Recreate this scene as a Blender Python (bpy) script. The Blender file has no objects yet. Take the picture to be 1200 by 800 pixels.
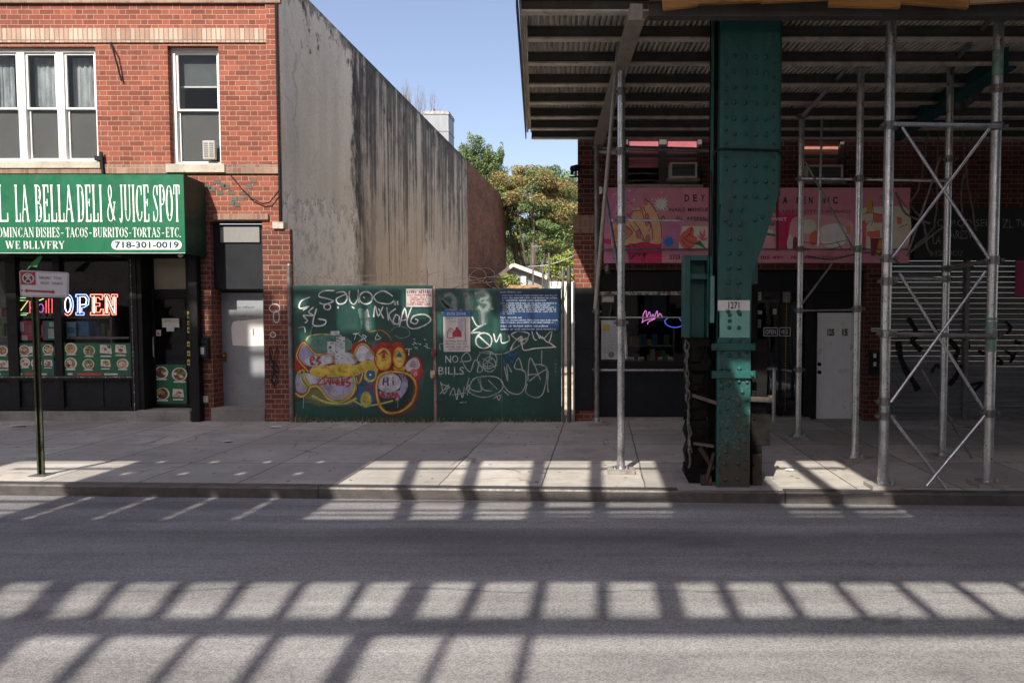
import bpy, bmesh, math, random
from math import radians, sin, cos, tan, pi
from mathutils import Vector, Matrix

random.seed(11)
S = bpy.context.scene
COL = S.collection

# ------------------------------------------------------------------ camera
CZ = 1.99                      # eye height above the roadway
PITCH = radians(2.5)
FPX, PX0, HOR = 800.0, 705.0, 383.0
PY0 = HOR + FPX * tan(PITCH)
cam_d = bpy.data.cameras.new('camera')
cam = bpy.data.objects.new('camera', cam_d)
COL.objects.link(cam)
cam.location = (0, 0, CZ)
cam.rotation_euler = (pi / 2 - PITCH, 0, 0)
cam_d.sensor_width = 36.0
cam_d.lens = 24.0
cam_d.shift_x = (600 - PX0) / 1200
cam_d.shift_y = (PY0 - 400) / 1200
cam_d.clip_start = 0.05
cam_d.clip_end = 2000
S.camera = cam

# ------------------------------------------------------------------ light
SUN_EL, SUN_AZ = radians(42), radians(19)     # light travels towards +Y and a little +X
world = bpy.data.worlds.new('World')
S.world = world
world.use_nodes = True
wn = world.node_tree
wn.nodes.clear()
sky = wn.nodes.new('ShaderNodeTexSky')
sky.sky_type = 'NISHITA'
sky.sun_disc = False
sky.sun_elevation = SUN_EL
sky.sun_rotation = pi + SUN_AZ
sky.air_density = 1.0
sky.dust_density = 2.3
sky.ozone_density = 1.2
bg = wn.nodes.new('ShaderNodeBackground')
bg.inputs['Strength'].default_value = 0.107
wo = wn.nodes.new('ShaderNodeOutputWorld')
air = wn.nodes.new('ShaderNodeMix'); air.data_type = 'RGBA'; air.blend_type = 'MULTIPLY'
air.inputs[0].default_value = 1.0; air.inputs[7].default_value = (1.02, .89, .85, 1)      # warmer white balance
wn.links.new(sky.outputs[0], air.inputs[6]); wn.links.new(air.outputs[2], bg.inputs[0])
wn.links.new(bg.outputs[0], wo.inputs[0])

sun_d = bpy.data.lights.new('sun', 'SUN')
sun_d.energy = 3.15
sun_d.angle = radians(0.53)
sun_d.color = (1.0, 0.93, 0.83)
sun = bpy.data.objects.new('sun', sun_d)
COL.objects.link(sun)
sdir = Vector((sin(SUN_AZ) * cos(SUN_EL), cos(SUN_AZ) * cos(SUN_EL), -sin(SUN_EL)))
sun.rotation_euler = sdir.to_track_quat('-Z', 'Y').to_euler()
sun.location = (-20, -40, 40)

S.view_settings.view_transform = 'Standard'
S.view_settings.look = 'None'
S.view_settings.exposure = 1.3
S.view_settings.gamma = 1.0
S.view_settings.use_curve_mapping = False
S.render.engine = 'CYCLES'
S.cycles.use_denoising = True
S.cycles.max_bounces = 8
S.cycles.diffuse_bounces = 5
S.cycles.transparent_max_bounces = 12
S.cycles.sample_clamp_indirect = 6
S.cycles.caustics_reflective = False
S.cycles.caustics_refractive = False

# ------------------------------------------------------------------ where a sight line meets a plane of the place
_R = Vector((1, 0, 0)); _U = Vector((0, sin(PITCH), cos(PITCH))); _F = Vector((0, cos(PITCH), -sin(PITCH)))
def _dir(px, py): return _R * ((px - PX0) / FPX) + _U * (-(py - PY0) / FPX) + _F
def W(px, py, y):
    d = _dir(px, py); t = y / d.y
    return Vector((d.x * t, y, CZ + d.z * t))
def G(px, py, z):
    d = _dir(px, py); t = (z - CZ) / d.z
    return Vector((d.x * t, d.y * t, z))
def rect(a, b, c, d, y):
    """plane rectangle (x0, x1, z0, z1) at depth y of an upright rectangle measured left, top, right, bottom"""
    m = (b + d) / 2
    return W(a, m, y).x, W(c, m, y).x, W((a + c) / 2, d, y).z, W((a + c) / 2, b, y).z

# ------------------------------------------------------------------ materials
def _nodes(name):
    m = bpy.data.materials.new(name); m.use_nodes = True
    nt = m.node_tree; nt.nodes.clear()
    out = nt.nodes.new('ShaderNodeOutputMaterial')
    bs = nt.nodes.new('ShaderNodeBsdfPrincipled')
    nt.links.new(bs.outputs[0], out.inputs[0])
    return m, nt, bs
def _n(nt, t, **kw):
    n = nt.nodes.new(t)
    for k, v in kw.items(): setattr(n, k, v)
    return n
def _pos(nt): return _n(nt, 'ShaderNodeNewGeometry').outputs['Position']
def _map(nt, vec, scale=(1, 1, 1), loc=(0, 0, 0)):
    n = _n(nt, 'ShaderNodeMapping'); n.inputs['Scale'].default_value = scale; n.inputs['Location'].default_value = loc
    nt.links.new(vec, n.inputs['Vector']); return n.outputs[0]
def _noise(nt, vec, scale, detail=4, rough=.6):
    n = _n(nt, 'ShaderNodeTexNoise'); n.inputs['Scale'].default_value = scale
    n.inputs['Detail'].default_value = detail; n.inputs['Roughness'].default_value = rough
    nt.links.new(vec, n.inputs['Vector']); return n.outputs['Fac']
def _rng(nt, fac, a, b, c, d, clamp=True):
    n = _n(nt, 'ShaderNodeMapRange'); n.clamp = clamp
    for i, v in zip((1, 2, 3, 4), (a, b, c, d)): n.inputs[i].default_value = v
    nt.links.new(fac, n.inputs[0]); return n.outputs[0]
def _mix(nt, fac, a, b, mode='MIX'):
    n = _n(nt, 'ShaderNodeMix', data_type='RGBA', blend_type=mode)
    for sock, v in ((n.inputs[0], fac), (n.inputs[6], a), (n.inputs[7], b)):
        if hasattr(v, 'is_output'): nt.links.new(v, sock)
        elif isinstance(v, (int, float)): sock.default_value = v
        else: sock.default_value = (*v, 1)
    return n.outputs[2]
def _math(nt, op, a, b=None, clamp=False):
    n = _n(nt, 'ShaderNodeMath', operation=op); n.use_clamp = clamp
    for s, v in zip(n.inputs, (a, b)):
        if v is None: continue
        if hasattr(v, 'is_output'): nt.links.new(v, s)
        else: s.default_value = v
    return n.outputs[0]
def _bump(nt, bs, h, strength, dist):
    b = _n(nt, 'ShaderNodeBump'); b.inputs['Strength'].default_value = strength; b.inputs['Distance'].default_value = dist
    nt.links.new(h, b.inputs['Height']); nt.links.new(b.outputs[0], bs.inputs['Normal'])
def _set(bs, rough, metal=0, spec=.5):
    bs.inputs['Roughness'].default_value = rough; bs.inputs['Metallic'].default_value = metal
    bs.inputs['Specular IOR Level'].default_value = spec
def _wall_uv(nt):
    """(along, up) coordinates on any upright face"""
    g = _n(nt, 'ShaderNodeNewGeometry')
    sp = _n(nt, 'ShaderNodeSeparateXYZ'); nt.links.new(g.outputs['Position'], sp.inputs[0])
    sn = _n(nt, 'ShaderNodeSeparateXYZ'); nt.links.new(g.outputs['True Normal'], sn.inputs[0])
    side = _math(nt, 'GREATER_THAN', _math(nt, 'ABSOLUTE', sn.outputs[0]), .7)
    flat = _math(nt, 'GREATER_THAN', _math(nt, 'ABSOLUTE', sn.outputs[2]), .7)
    mx = _n(nt, 'ShaderNodeMix', data_type='FLOAT')
    nt.links.new(side, mx.inputs[0]); nt.links.new(sp.outputs[0], mx.inputs[2]); nt.links.new(sp.outputs[1], mx.inputs[3])
    mz = _n(nt, 'ShaderNodeMix', data_type='FLOAT')
    nt.links.new(flat, mz.inputs[0]); nt.links.new(sp.outputs[2], mz.inputs[2]); nt.links.new(sp.outputs[1], mz.inputs[3])
    cb = _n(nt, 'ShaderNodeCombineXYZ'); nt.links.new(mx.outputs[0], cb.inputs[0]); nt.links.new(mz.outputs[0], cb.inputs[1])
    return cb.outputs[0]

MATS = {}
def plain(name, col, rough=.6, metal=0, var=.15, scale=3, spec=.5, bump=0, bscale=60, dirt=None, dscale=5, dlo=.55, dhi=.7, stretch=(1, 1, 1)):
    if name in MATS: return MATS[name]
    m, nt, bs = _nodes(name); _set(bs, rough, metal, spec)
    p = _map(nt, _pos(nt), stretch)
    f = _rng(nt, _noise(nt, p, scale), .3, .7, 1 - var, 1 + var)
    f2 = _rng(nt, _noise(nt, p, scale * 14, 3), .3, .7, 1 - var * .45, 1 + var * .45)
    c = _mix(nt, 1.0, col, _math(nt, 'MULTIPLY', f, f2), 'MULTIPLY')
    if dirt:
        c = _mix(nt, _rng(nt, _noise(nt, p, dscale, 6, .7), dlo, dhi, 0, 1), c, dirt)
    nt.links.new(c, bs.inputs['Base Color'])
    rr = _rng(nt, _noise(nt, p, scale * 5), .3, .7, max(.02, rough - .1), min(1, rough + .1))
    nt.links.new(rr, bs.inputs['Roughness'])
    if bump: _bump(nt, bs, _noise(nt, p, bscale, 5), bump, .01)
    MATS[name] = m; return m
def emit(name, col, strength):
    if name in MATS: return MATS[name]
    m, nt, bs = _nodes(name); bs.inputs['Base Color'].default_value = (*[c * .3 for c in col], 1)
    bs.inputs['Emission Color'].default_value = (*col, 1); bs.inputs['Emission Strength'].default_value = strength
    MATS[name] = m; return m
def brick(name, c1, c2, mortar, bw=.275, rh=.0925, ms=.009, soot=.25, off=.5, rough=.85):
    if name in MATS: return MATS[name]
    m, nt, bs = _nodes(name); _set(bs, rough, 0, .3)
    uv = _wall_uv(nt)
    w = _n(nt, 'ShaderNodeTexNoise'); w.inputs['Scale'].default_value = 6; nt.links.new(uv, w.inputs['Vector'])
    dv = _n(nt, 'ShaderNodeVectorMath', operation='MULTIPLY_ADD')
    nt.links.new(w.outputs['Color'], dv.inputs[0]); dv.inputs[1].default_value = (.008, .008, 0); nt.links.new(uv, dv.inputs[2])
    b = _n(nt, 'ShaderNodeTexBrick'); b.offset = off
    b.inputs['Color1'].default_value = (*c1, 1); b.inputs['Color2'].default_value = (*c2, 1); b.inputs['Mortar'].default_value = (*mortar, 1)
    b.inputs['Scale'].default_value = 1; b.inputs['Mortar Size'].default_value = ms; b.inputs['Mortar Smooth'].default_value = .25
    b.inputs['Brick Width'].default_value = bw; b.inputs['Row Height'].default_value = rh; b.inputs['Bias'].default_value = 0
    nt.links.new(dv.outputs[0], b.inputs['Vector'])
    f = _rng(nt, _noise(nt, uv, 1.3, 5), .3, .75, 1.12, 1 - soot)
    f2 = _rng(nt, _noise(nt, uv, 45, 4), .3, .7, .82, 1.15)
    c = _mix(nt, 1.0, b.outputs['Color'], _math(nt, 'MULTIPLY', f, f2), 'MULTIPLY')
    # pale efflorescence in patches
    c = _mix(nt, _rng(nt, _noise(nt, uv, 2.1, 7, .75), .58, .8, 0, .35), c, (.42, .36, .31))
    nt.links.new(c, bs.inputs['Base Color'])
    h = _math(nt, 'ADD', _math(nt, 'MULTIPLY', b.outputs['Fac'], -1.0), _math(nt, 'MULTIPLY', _noise(nt, uv, 70, 4), .35))
    _bump(nt, bs, h, .6, .012)
    MATS[name] = m; return m
def bond(name, c1, c2, mortar, st=.27, hd=.13, rh=.0925, ms=.0115, soot=.25, rough=.85, pale=.3):
    """brickwork of stretchers and headers in turn, each brick with its own tone"""
    if name in MATS: return MATS[name]
    m, nt, bs = _nodes(name); _set(bs, rough, 0, .25)
    uv = _wall_uv(nt)
    w = _n(nt, 'ShaderNodeTexNoise'); w.inputs['Scale'].default_value = 5; nt.links.new(uv, w.inputs['Vector'])
    dv = _n(nt, 'ShaderNodeVectorMath', operation='MULTIPLY_ADD')
    nt.links.new(w.outputs['Color'], dv.inputs[0]); dv.inputs[1].default_value = (.012, .010, 0); nt.links.new(uv, dv.inputs[2])
    s = _n(nt, 'ShaderNodeSeparateXYZ'); nt.links.new(dv.outputs[0], s.inputs[0])
    P = st + hd
    vv = _math(nt, 'DIVIDE', s.outputs[1], rh); row = _math(nt, 'FLOOR', vv)
    u2 = _math(nt, 'ADD', s.outputs[0], _math(nt, 'MULTIPLY', _math(nt, 'FLOORED_MODULO', row, 2.0), P * .5))
    cell = _math(nt, 'FLOOR', _math(nt, 'DIVIDE', u2, P)); t = _math(nt, 'FLOORED_MODULO', u2, P)
    head = _math(nt, 'GREATER_THAN', t, st)
    du = _math(nt, 'MINIMUM', _math(nt, 'MINIMUM', t, _math(nt, 'ABSOLUTE', _math(nt, 'SUBTRACT', t, st))), _math(nt, 'SUBTRACT', P, t))
    fr = _math(nt, 'FRACT', vv); dz = _math(nt, 'MULTIPLY', _math(nt, 'MINIMUM', fr, _math(nt, 'SUBTRACT', 1.0, fr)), rh)
    dist = _math(nt, 'ADD', _math(nt, 'MINIMUM', du, dz), _rng(nt, _noise(nt, uv, 60, 3), .3, .7, -.0025, .0025))
    body = _rng(nt, dist, ms * .38, ms * .62, 0, 1)
    cb = _n(nt, 'ShaderNodeCombineXYZ'); nt.links.new(_math(nt, 'ADD', _math(nt, 'MULTIPLY', cell, 2.0), head), cb.inputs[0]); nt.links.new(row, cb.inputs[1])
    wn_ = _n(nt, 'ShaderNodeTexWhiteNoise', noise_dimensions='3D'); nt.links.new(cb.outputs[0], wn_.inputs['Vector'])
    c = _mix(nt, _rng(nt, wn_.outputs['Value'], .05, .95, 0, 1), c1, c2)
    sc = _n(nt, 'ShaderNodeSeparateColor'); nt.links.new(wn_.outputs['Color'], sc.inputs[0])
    c = _mix(nt, 1.0, c, _rng(nt, sc.outputs[1], 0, 1, .78, 1.22), 'MULTIPLY')
    c = _mix(nt, _rng(nt, _noise(nt, uv, 28, 5, .7), .52, .75, 0, .5), c, [k * .62 for k in c2])
    c = _mix(nt, body, _mix(nt, _noise(nt, uv, 9, 4), [k * .75 for k in mortar], [min(1, k * 1.15) for k in mortar]), c)
    f = _rng(nt, _noise(nt, uv, 1.1, 6, .65), .3, .75, 1.12, 1 - soot)
    c = _mix(nt, 1.0, c, _math(nt, 'MULTIPLY', f, _rng(nt, _noise(nt, uv, 55, 4), .3, .7, .85, 1.13)), 'MULTIPLY')
    c = _mix(nt, _rng(nt, _noise(nt, uv, 2.1, 7, .75), .58, .8, 0, pale), c, (.45, .37, .31))
    nt.links.new(c, bs.inputs['Base Color'])
    _bump(nt, bs, _math(nt, 'ADD', body, _math(nt, 'MULTIPLY', _noise(nt, uv, 70, 4), .4)), .6, .012)
    MATS[name] = m; return m
def spray_paint(name, col, thin=1.0):
    """aerosol paint: patchy, thin in places so the board shows through"""
    m, nt, bs = _nodes(name); _set(bs, .6, 0, .3)
    p = _pos(nt)
    c = _mix(nt, 1.0, col, _rng(nt, _noise(nt, p, 7, 5, .7), .3, .7, .72, 1.2), 'MULTIPLY')
    nt.links.new(c, bs.inputs['Base Color'])
    a = _math(nt, 'MULTIPLY', _rng(nt, _noise(nt, p, 4.5, 6, .7), .36, .52, .5, 1), _rng(nt, _noise(nt, p, 60, 4, .7), .34, .46, .55, 1))
    if thin < 1: a = _math(nt, 'MULTIPLY', a, thin)
    nt.links.new(a, bs.inputs['Alpha'])
    return m
def glass(name='glass', tint=(.8, .86, .86), clear=.75):
    if name in MATS: return MATS[name]
    m = bpy.data.materials.new(name); m.use_nodes = True; nt = m.node_tree; nt.nodes.clear()
    out = _n(nt, 'ShaderNodeOutputMaterial'); mx = _n(nt, 'ShaderNodeMixShader')
    tr = _n(nt, 'ShaderNodeBsdfTransparent'); tr.inputs[0].default_value = (*tint, 1)
    gl = _n(nt, 'ShaderNodeBsdfGlossy'); gl.inputs['Roughness'].default_value = .02; gl.inputs[0].default_value = (.9, .93, .95, 1)
    lw = _n(nt, 'ShaderNodeLayerWeight'); lw.inputs[0].default_value = .5
    fz = _math(nt, 'ADD', _math(nt, 'MULTIPLY', _math(nt, 'POWER', lw.outputs['Facing'], 5.0), .9), .045)
    p = _map(nt, _pos(nt)); h = _noise(nt, p, 1.6, 2)
    b = _n(nt, 'ShaderNodeBump'); b.inputs['Strength'].default_value = .06; b.inputs['Distance'].default_value = .05
    nt.links.new(h, b.inputs['Height']); nt.links.new(b.outputs[0], gl.inputs['Normal'])
    k = _math(nt, 'ADD', fz, (1 - clear) * .12)
    nt.links.new(k, mx.inputs[0]); nt.links.new(tr.outputs[0], mx.inputs[1]); nt.links.new(gl.outputs[0], mx.inputs[2])
    nt.links.new(mx.outputs[0], out.inputs[0])
    MATS[name] = m; return m

# ------------------------------------------------------------------ mesh builder (world coordinates)
class MB:
    def __init__(s): s.v = []; s.f = []; s.mi = []
    def face(s, pts, m=0):
        i = len(s.v); s.v += [tuple(p) for p in pts]; s.f.append(tuple(range(i, i + len(pts)))); s.mi.append(m)
    def raw(s, vs, fs, m=0):
        i = len(s.v); s.v += [tuple(p) for p in vs]
        for f in fs: s.f.append(tuple(i + k for k in f)); s.mi.append(m)
    def box(s, x0, x1, y0, y1, z0, z1, m=0):
        if x0 > x1: x0, x1 = x1, x0
        if y0 > y1: y0, y1 = y1, y0
        if z0 > z1: z0, z1 = z1, z0
        v = [(x0, y0, z0), (x1, y0, z0), (x1, y1, z0), (x0, y1, z0), (x0, y0, z1), (x1, y0, z1), (x1, y1, z1), (x0, y1, z1)]
        s.raw(v, [(0, 3, 2, 1), (4, 5, 6, 7), (0, 1, 5, 4), (1, 2, 6, 5), (2, 3, 7, 6), (3, 0, 4, 7)], m)
    def tube(s, p, q, r, r2=None, n=12, m=0, caps=True):
        p, q = Vector(p), Vector(q); r2 = r if r2 is None else r2
        d = (q - p).normalized(); a = d.orthogonal().normalized(); b = d.cross(a)
        vs = [p + (a * cos(2 * pi * i / n) + b * sin(2 * pi * i / n)) * r for i in range(n)] + \
             [q + (a * cos(2 * pi * i / n) + b * sin(2 * pi * i / n)) * r2 for i in range(n)]
        fs = [(i, (i + 1) % n, n + (i + 1) % n, n + i) for i in range(n)]
        if caps: fs += [tuple(range(n))[::-1], tuple(range(n, 2 * n))]
        s.raw(vs, fs, m)
    def pipe(s, pts, r, n=8, m=0):
        """one tube through a run of points"""
        pts = [Vector(p) for p in pts]; vs = []; fs = []; a = None
        for i, p in enumerate(pts):
            d = (pts[min(i + 1, len(pts) - 1)] - pts[max(i - 1, 0)]).normalized()
            a = (a - d * a.dot(d)).normalized() if a is not None and (a - d * a.dot(d)).length > 1e-4 else d.orthogonal().normalized()
            b = d.cross(a)
            vs += [p + (a * cos(2 * pi * k / n) + b * sin(2 * pi * k / n)) * r for k in range(n)]
        for i in range(len(pts) - 1):
            for k in range(n):
                fs.append((i * n + k, i * n + (k + 1) % n, (i + 1) * n + (k + 1) % n, (i + 1) * n + k))
        fs += [tuple(range(n))[::-1], tuple(range((len(pts) - 1) * n, len(pts) * n))]
        s.raw(vs, fs, m)
    def bar(s, p, q, w, h, m=0, up=(0, 0, 1)):
        p, q = Vector(p), Vector(q); d = (q - p).normalized(); u = Vector(up)
        a = d.cross(u).normalized(); b = a.cross(d)
        vs = [e + a * (w / 2 * sx) + b * (h / 2 * sz) for e in (p, q) for sx, sz in ((-1, -1), (1, -1), (1, 1), (-1, 1))]
        s.raw(vs, [(0, 1, 2, 3), (7, 6, 5, 4), (0, 4, 5, 1), (1, 5, 6, 2), (2, 6, 7, 3), (3, 7, 4, 0)], m)
    def prism(s, xz, y0, y1, m=0):
        n = len(xz)
        s.raw([(x, y0, z) for x, z in xz] + [(x, y1, z) for x, z in xz],
              [tuple(range(n)), tuple(range(n, 2 * n))[::-1]] + [(i, n + i, n + (i + 1) % n, (i + 1) % n) for i in range(n)], m)
    def plan(s, xy, z0, z1, m=0):
        n = len(xy)
        s.raw([(x, y, z0) for x, y in xy] + [(x, y, z1) for x, y in xy],
              [tuple(range(n))[::-1], tuple(range(n, 2 * n))] + [(i, (i + 1) % n, n + (i + 1) % n, n + i) for i in range(n)], m)
    def poly(s, xz, y, m=0): s.face([(x, y, z) for x, z in xz], m)
    def disc(s, cx, cz, r, y, m=0, n=18, rz=None):
        s.face([(cx + r * cos(2 * pi * i / n), y, cz + (rz or r) * sin(2 * pi * i / n)) for i in range(n)], m)
    def dome(s, c, r, axis=(0, -1, 0), n=7, m=0, h=None):
        c = Vector(c); d = Vector(axis).normalized(); a = d.orthogonal().normalized(); b = d.cross(a); h = h or r
        vs = []
        for k, (rr, hh) in enumerate(((1, 0), (.82, .55), (.42, .9))):
            vs += [c + (a * cos(2 * pi * i / n) + b * sin(2 * pi * i / n)) * r * rr + d * h * hh for i in range(n)]
        vs.append(c + d * h); fs = []
        for k in range(2):
            fs += [(k * n + i, k * n + (i + 1) % n, (k + 1) * n + (i + 1) % n, (k + 1) * n + i) for i in range(n)]
        fs += [(2 * n + i, 2 * n + (i + 1) % n, 3 * n) for i in range(n)]
        s.raw(vs, fs, m)
    def ribbon(s, xz, w, y, m=0, closed=False):
        """flat painted line on an upright face"""
        P = [Vector((x, z)) for x, z in xz]
        Q = [P[0]]
        for p in P[1:]:
            if (p - Q[-1]).length > 1e-5: Q.append(p)
        P = Q; n = len(P)
        if n < 2: return
        L, Rr = [], []
        for i, p in enumerate(P):
            a = P[i - 1] if (i > 0 or closed) else p; b = P[(i + 1) % n] if (i < n - 1 or closed) else p
            d1 = (p - a); d2 = (b - p); d1 = d1.normalized() if d1.length else d2.normalized(); d2 = d2.normalized() if d2.length else d1
            d = d1 + d2
            d = d.normalized() if d.length > .2 else d1
            nn = Vector((-d.y, d.x)); k = 1 / max(.55, nn.dot(Vector((-d1.y, d1.x))))
            ww = w[i] if isinstance(w, (list, tuple)) else w
            L.append(p + nn * ww / 2 * k); Rr.append(p - nn * ww / 2 * k)
        e = n if closed else n - 1
        s.raw([(p.x, y, p.y) for p in L] + [(p.x, y, p.y) for p in Rr], [(n + i, n + (i + 1) % n, (i + 1) % n, i) for i in range(e)], m)
    def build(s, name, mats, parent=None, at=None, smooth=False, bevel=0, fix=True):
        me = bpy.data.meshes.new(name)
        if not isinstance(mats, (list, tuple)): mats = [mats]
        o = bpy.data.objects.new(name, me); COL.objects.link(o)
        base = Vector((0, 0, 0))
        if parent is not None:
            o.parent = parent; base = WORLD[parent.name]
            off = base
        else:
            if at is None:
                xs = [v[0] for v in s.v]; ys = [v[1] for v in s.v]; zs = [v[2] for v in s.v]
                at = ((min(xs) + max(xs)) / 2, (min(ys) + max(ys)) / 2, min(zs))
            off = Vector(at); o.location = off
        WORLD[o.name] = Vector(off)
        me.from_pydata([(v[0] - off.x, v[1] - off.y, v[2] - off.z) for v in s.v], [], s.f)
        for m in mats: me.materials.append(m)
        me.polygons.foreach_set('material_index', s.mi)
        me.update()
        if fix:
            bm = bmesh.new(); bm.from_mesh(me)
            big = [f for f in bm.faces if len(f.verts) > 4]
            if big: bmesh.ops.triangulate(bm, faces=big)
            bm.to_mesh(me); bm.free()
        if smooth:
            me.polygons.foreach_set('use_smooth', [True] * len(me.polygons))
            try: me.set_sharp_from_angle(angle=radians(40))
            except Exception: pass
        if bevel:
            b = o.modifiers.new('bevel', 'BEVEL'); b.width = bevel; b.segments = 2; b.limit_method = 'ANGLE'
        return o
WORLD = {}
def tag(o, label=None, cat=None, group=None, kind=None):
    for k, v in (('label', label), ('category', cat), ('group', group), ('kind', kind)):
        if v: o[k] = v
    return o
def thing(name, loc, label, cat, group=None):
    o = bpy.data.objects.new(name, None); COL.objects.link(o); o.empty_display_size = .2
    o.location = loc; WORLD[o.name] = Vector(loc); return tag(o, label, cat, group)
def structure(o): o['kind'] = 'structure'; return o
def twin(o, delta):
    """copy of a thing with copies of its parts and sub-parts, moved by delta"""
    r = o.copy(); COL.objects.link(r); r.location = Vector(o.location) + Vector(delta); WORLD[r.name] = WORLD[o.name] + Vector(delta)
    for ch in list(o.children):
        c = ch.copy(); COL.objects.link(c); c.parent = r; WORLD[c.name] = WORLD[r.name]
        for g in list(ch.children):
            d = g.copy(); COL.objects.link(d); d.parent = c; WORLD[d.name] = WORLD[r.name]
    return r
def wall(mb, x0, x1, z0, z1, y0, y1, holes, m=0):
    """upright wall slab facing -Y with rectangular openings cut through"""
    xs = sorted({x0, x1, *[min(max(h[i], x0), x1) for h in holes for i in (0, 1)]})
    zs = sorted({z0, z1, *[min(max(h[i], z0), z1) for h in holes for i in (2, 3)]})
    def solid(i, j):
        if i < 0 or j < 0 or i >= len(xs) - 1 or j >= len(zs) - 1: return False
        cx, cz = (xs[i] + xs[i + 1]) / 2, (zs[j] + zs[j + 1]) / 2
        return not any(h[0] < cx < h[1] and h[2] < cz < h[3] for h in holes)
    for i in range(len(xs) - 1):
        for j in range(len(zs) - 1):
            if not solid(i, j): continue
            a, b, c, d = xs[i], xs[i + 1], zs[j], zs[j + 1]
            mb.face([(a, y0, c), (b, y0, c), (b, y0, d), (a, y0, d)], m)
            mb.face([(b, y1, c), (a, y1, c), (a, y1, d), (b, y1, d)], m)
            if not solid(i - 1, j): mb.face([(a, y1, c), (a, y0, c), (a, y0, d), (a, y1, d)], m)
            if not solid(i + 1, j): mb.face([(b, y0, c), (b, y1, c), (b, y1, d), (b, y0, d)], m)
            if not solid(i, j - 1): mb.face([(a, y1, c), (b, y1, c), (b, y0, c), (a, y0, c)], m)
            if not solid(i, j + 1): mb.face([(a, y0, d), (b, y0, d), (b, y1, d), (a, y1, d)], m)
def smooth(pts, n=6, closed=False):
    P = [Vector(p) for p in pts]; out = []; L = len(P)
    for i in range(L if closed else L - 1):
        a = P[(i - 1) % L] if (closed or i > 0) else P[0]; b = P[i]; c = P[(i + 1) % L]; d = P[(i + 2) % L] if (closed or i < L - 2) else P[-1]
        for k in range(n):
            t = k / n
            out.append(.5 * ((2 * b) + (c - a) * t + (2 * a - 5 * b + 4 * c - d) * t * t + (3 * b - a - 3 * c + d) * t ** 3))
    if not closed: out.append(P[-1])
    return out
def ell(cx, cy, rx, ry, n=20, a0=0, a1=360):
    return [(cx + rx * cos(radians(a0 + (a1 - a0) * i / n)), cy + ry * sin(radians(a0 + (a1 - a0) * i / n))) for i in range(n + 1)]

# ------------------------------------------------------------------ lettering
def letters(mb, txt, x0, x1, z0, z1, y, m=0, bold=0.0, depth=.003, keep=False, fn=None):
    """plain block lettering filling the rectangle, facing -Y"""
    cu = bpy.data.curves.new('lettering', 'FONT'); cu.body = txt; cu.offset = bold; cu.resolution_u = 2
    ob = bpy.data.objects.new('lettering', cu)
    me = bpy.data.meshes.new_from_object(ob)
    if len(me.vertices):
        xs = [v.co.x for v in me.vertices]; zs = [v.co.y for v in me.vertices]
        a, b, c, d = min(xs), max(xs), min(zs), max(zs)
        sx = (x1 - x0) / max(1e-6, b - a); sz = (z1 - z0) / max(1e-6, d - c)
        f = fn or (lambda x, z: (x, y, z))
        mb.raw([f(x0 + (v.co.x - a) * sx, z0 + (v.co.y - c) * sz) for v in me.vertices], [tuple(p.vertices) for p in me.polygons], m)
    bpy.data.objects.remove(ob); bpy.data.meshes.remove(me); bpy.data.curves.remove(cu)
_T, _t = .15, .05
def _serif(x, z, w=.26): return ([(x - w / 2, z), (x + w / 2, z)], _t)
def _stem(x, z0=0, z1=1): return [([(x, z0), (x, z1)], _T), _serif(x, z0 + .025), _serif(x, z1 - .025)]
def _bowl(x, z0, z1, w): return [([(x, z1 - .03), (x + w * .55, z1 - .03)], _t), ([(x, z0 + .03), (x + w * .55, z0 + .03)], _t),
                                 (ell(x + w * .5, (z0 + z1) / 2, w * .5, (z1 - z0) / 2 - .03, 12, -90, 90), _t), (ell(x + w * .42, (z0 + z1) / 2, w * .5, (z1 - z0) / 2 - .1, 8, -55, 55), _T)]
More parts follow.
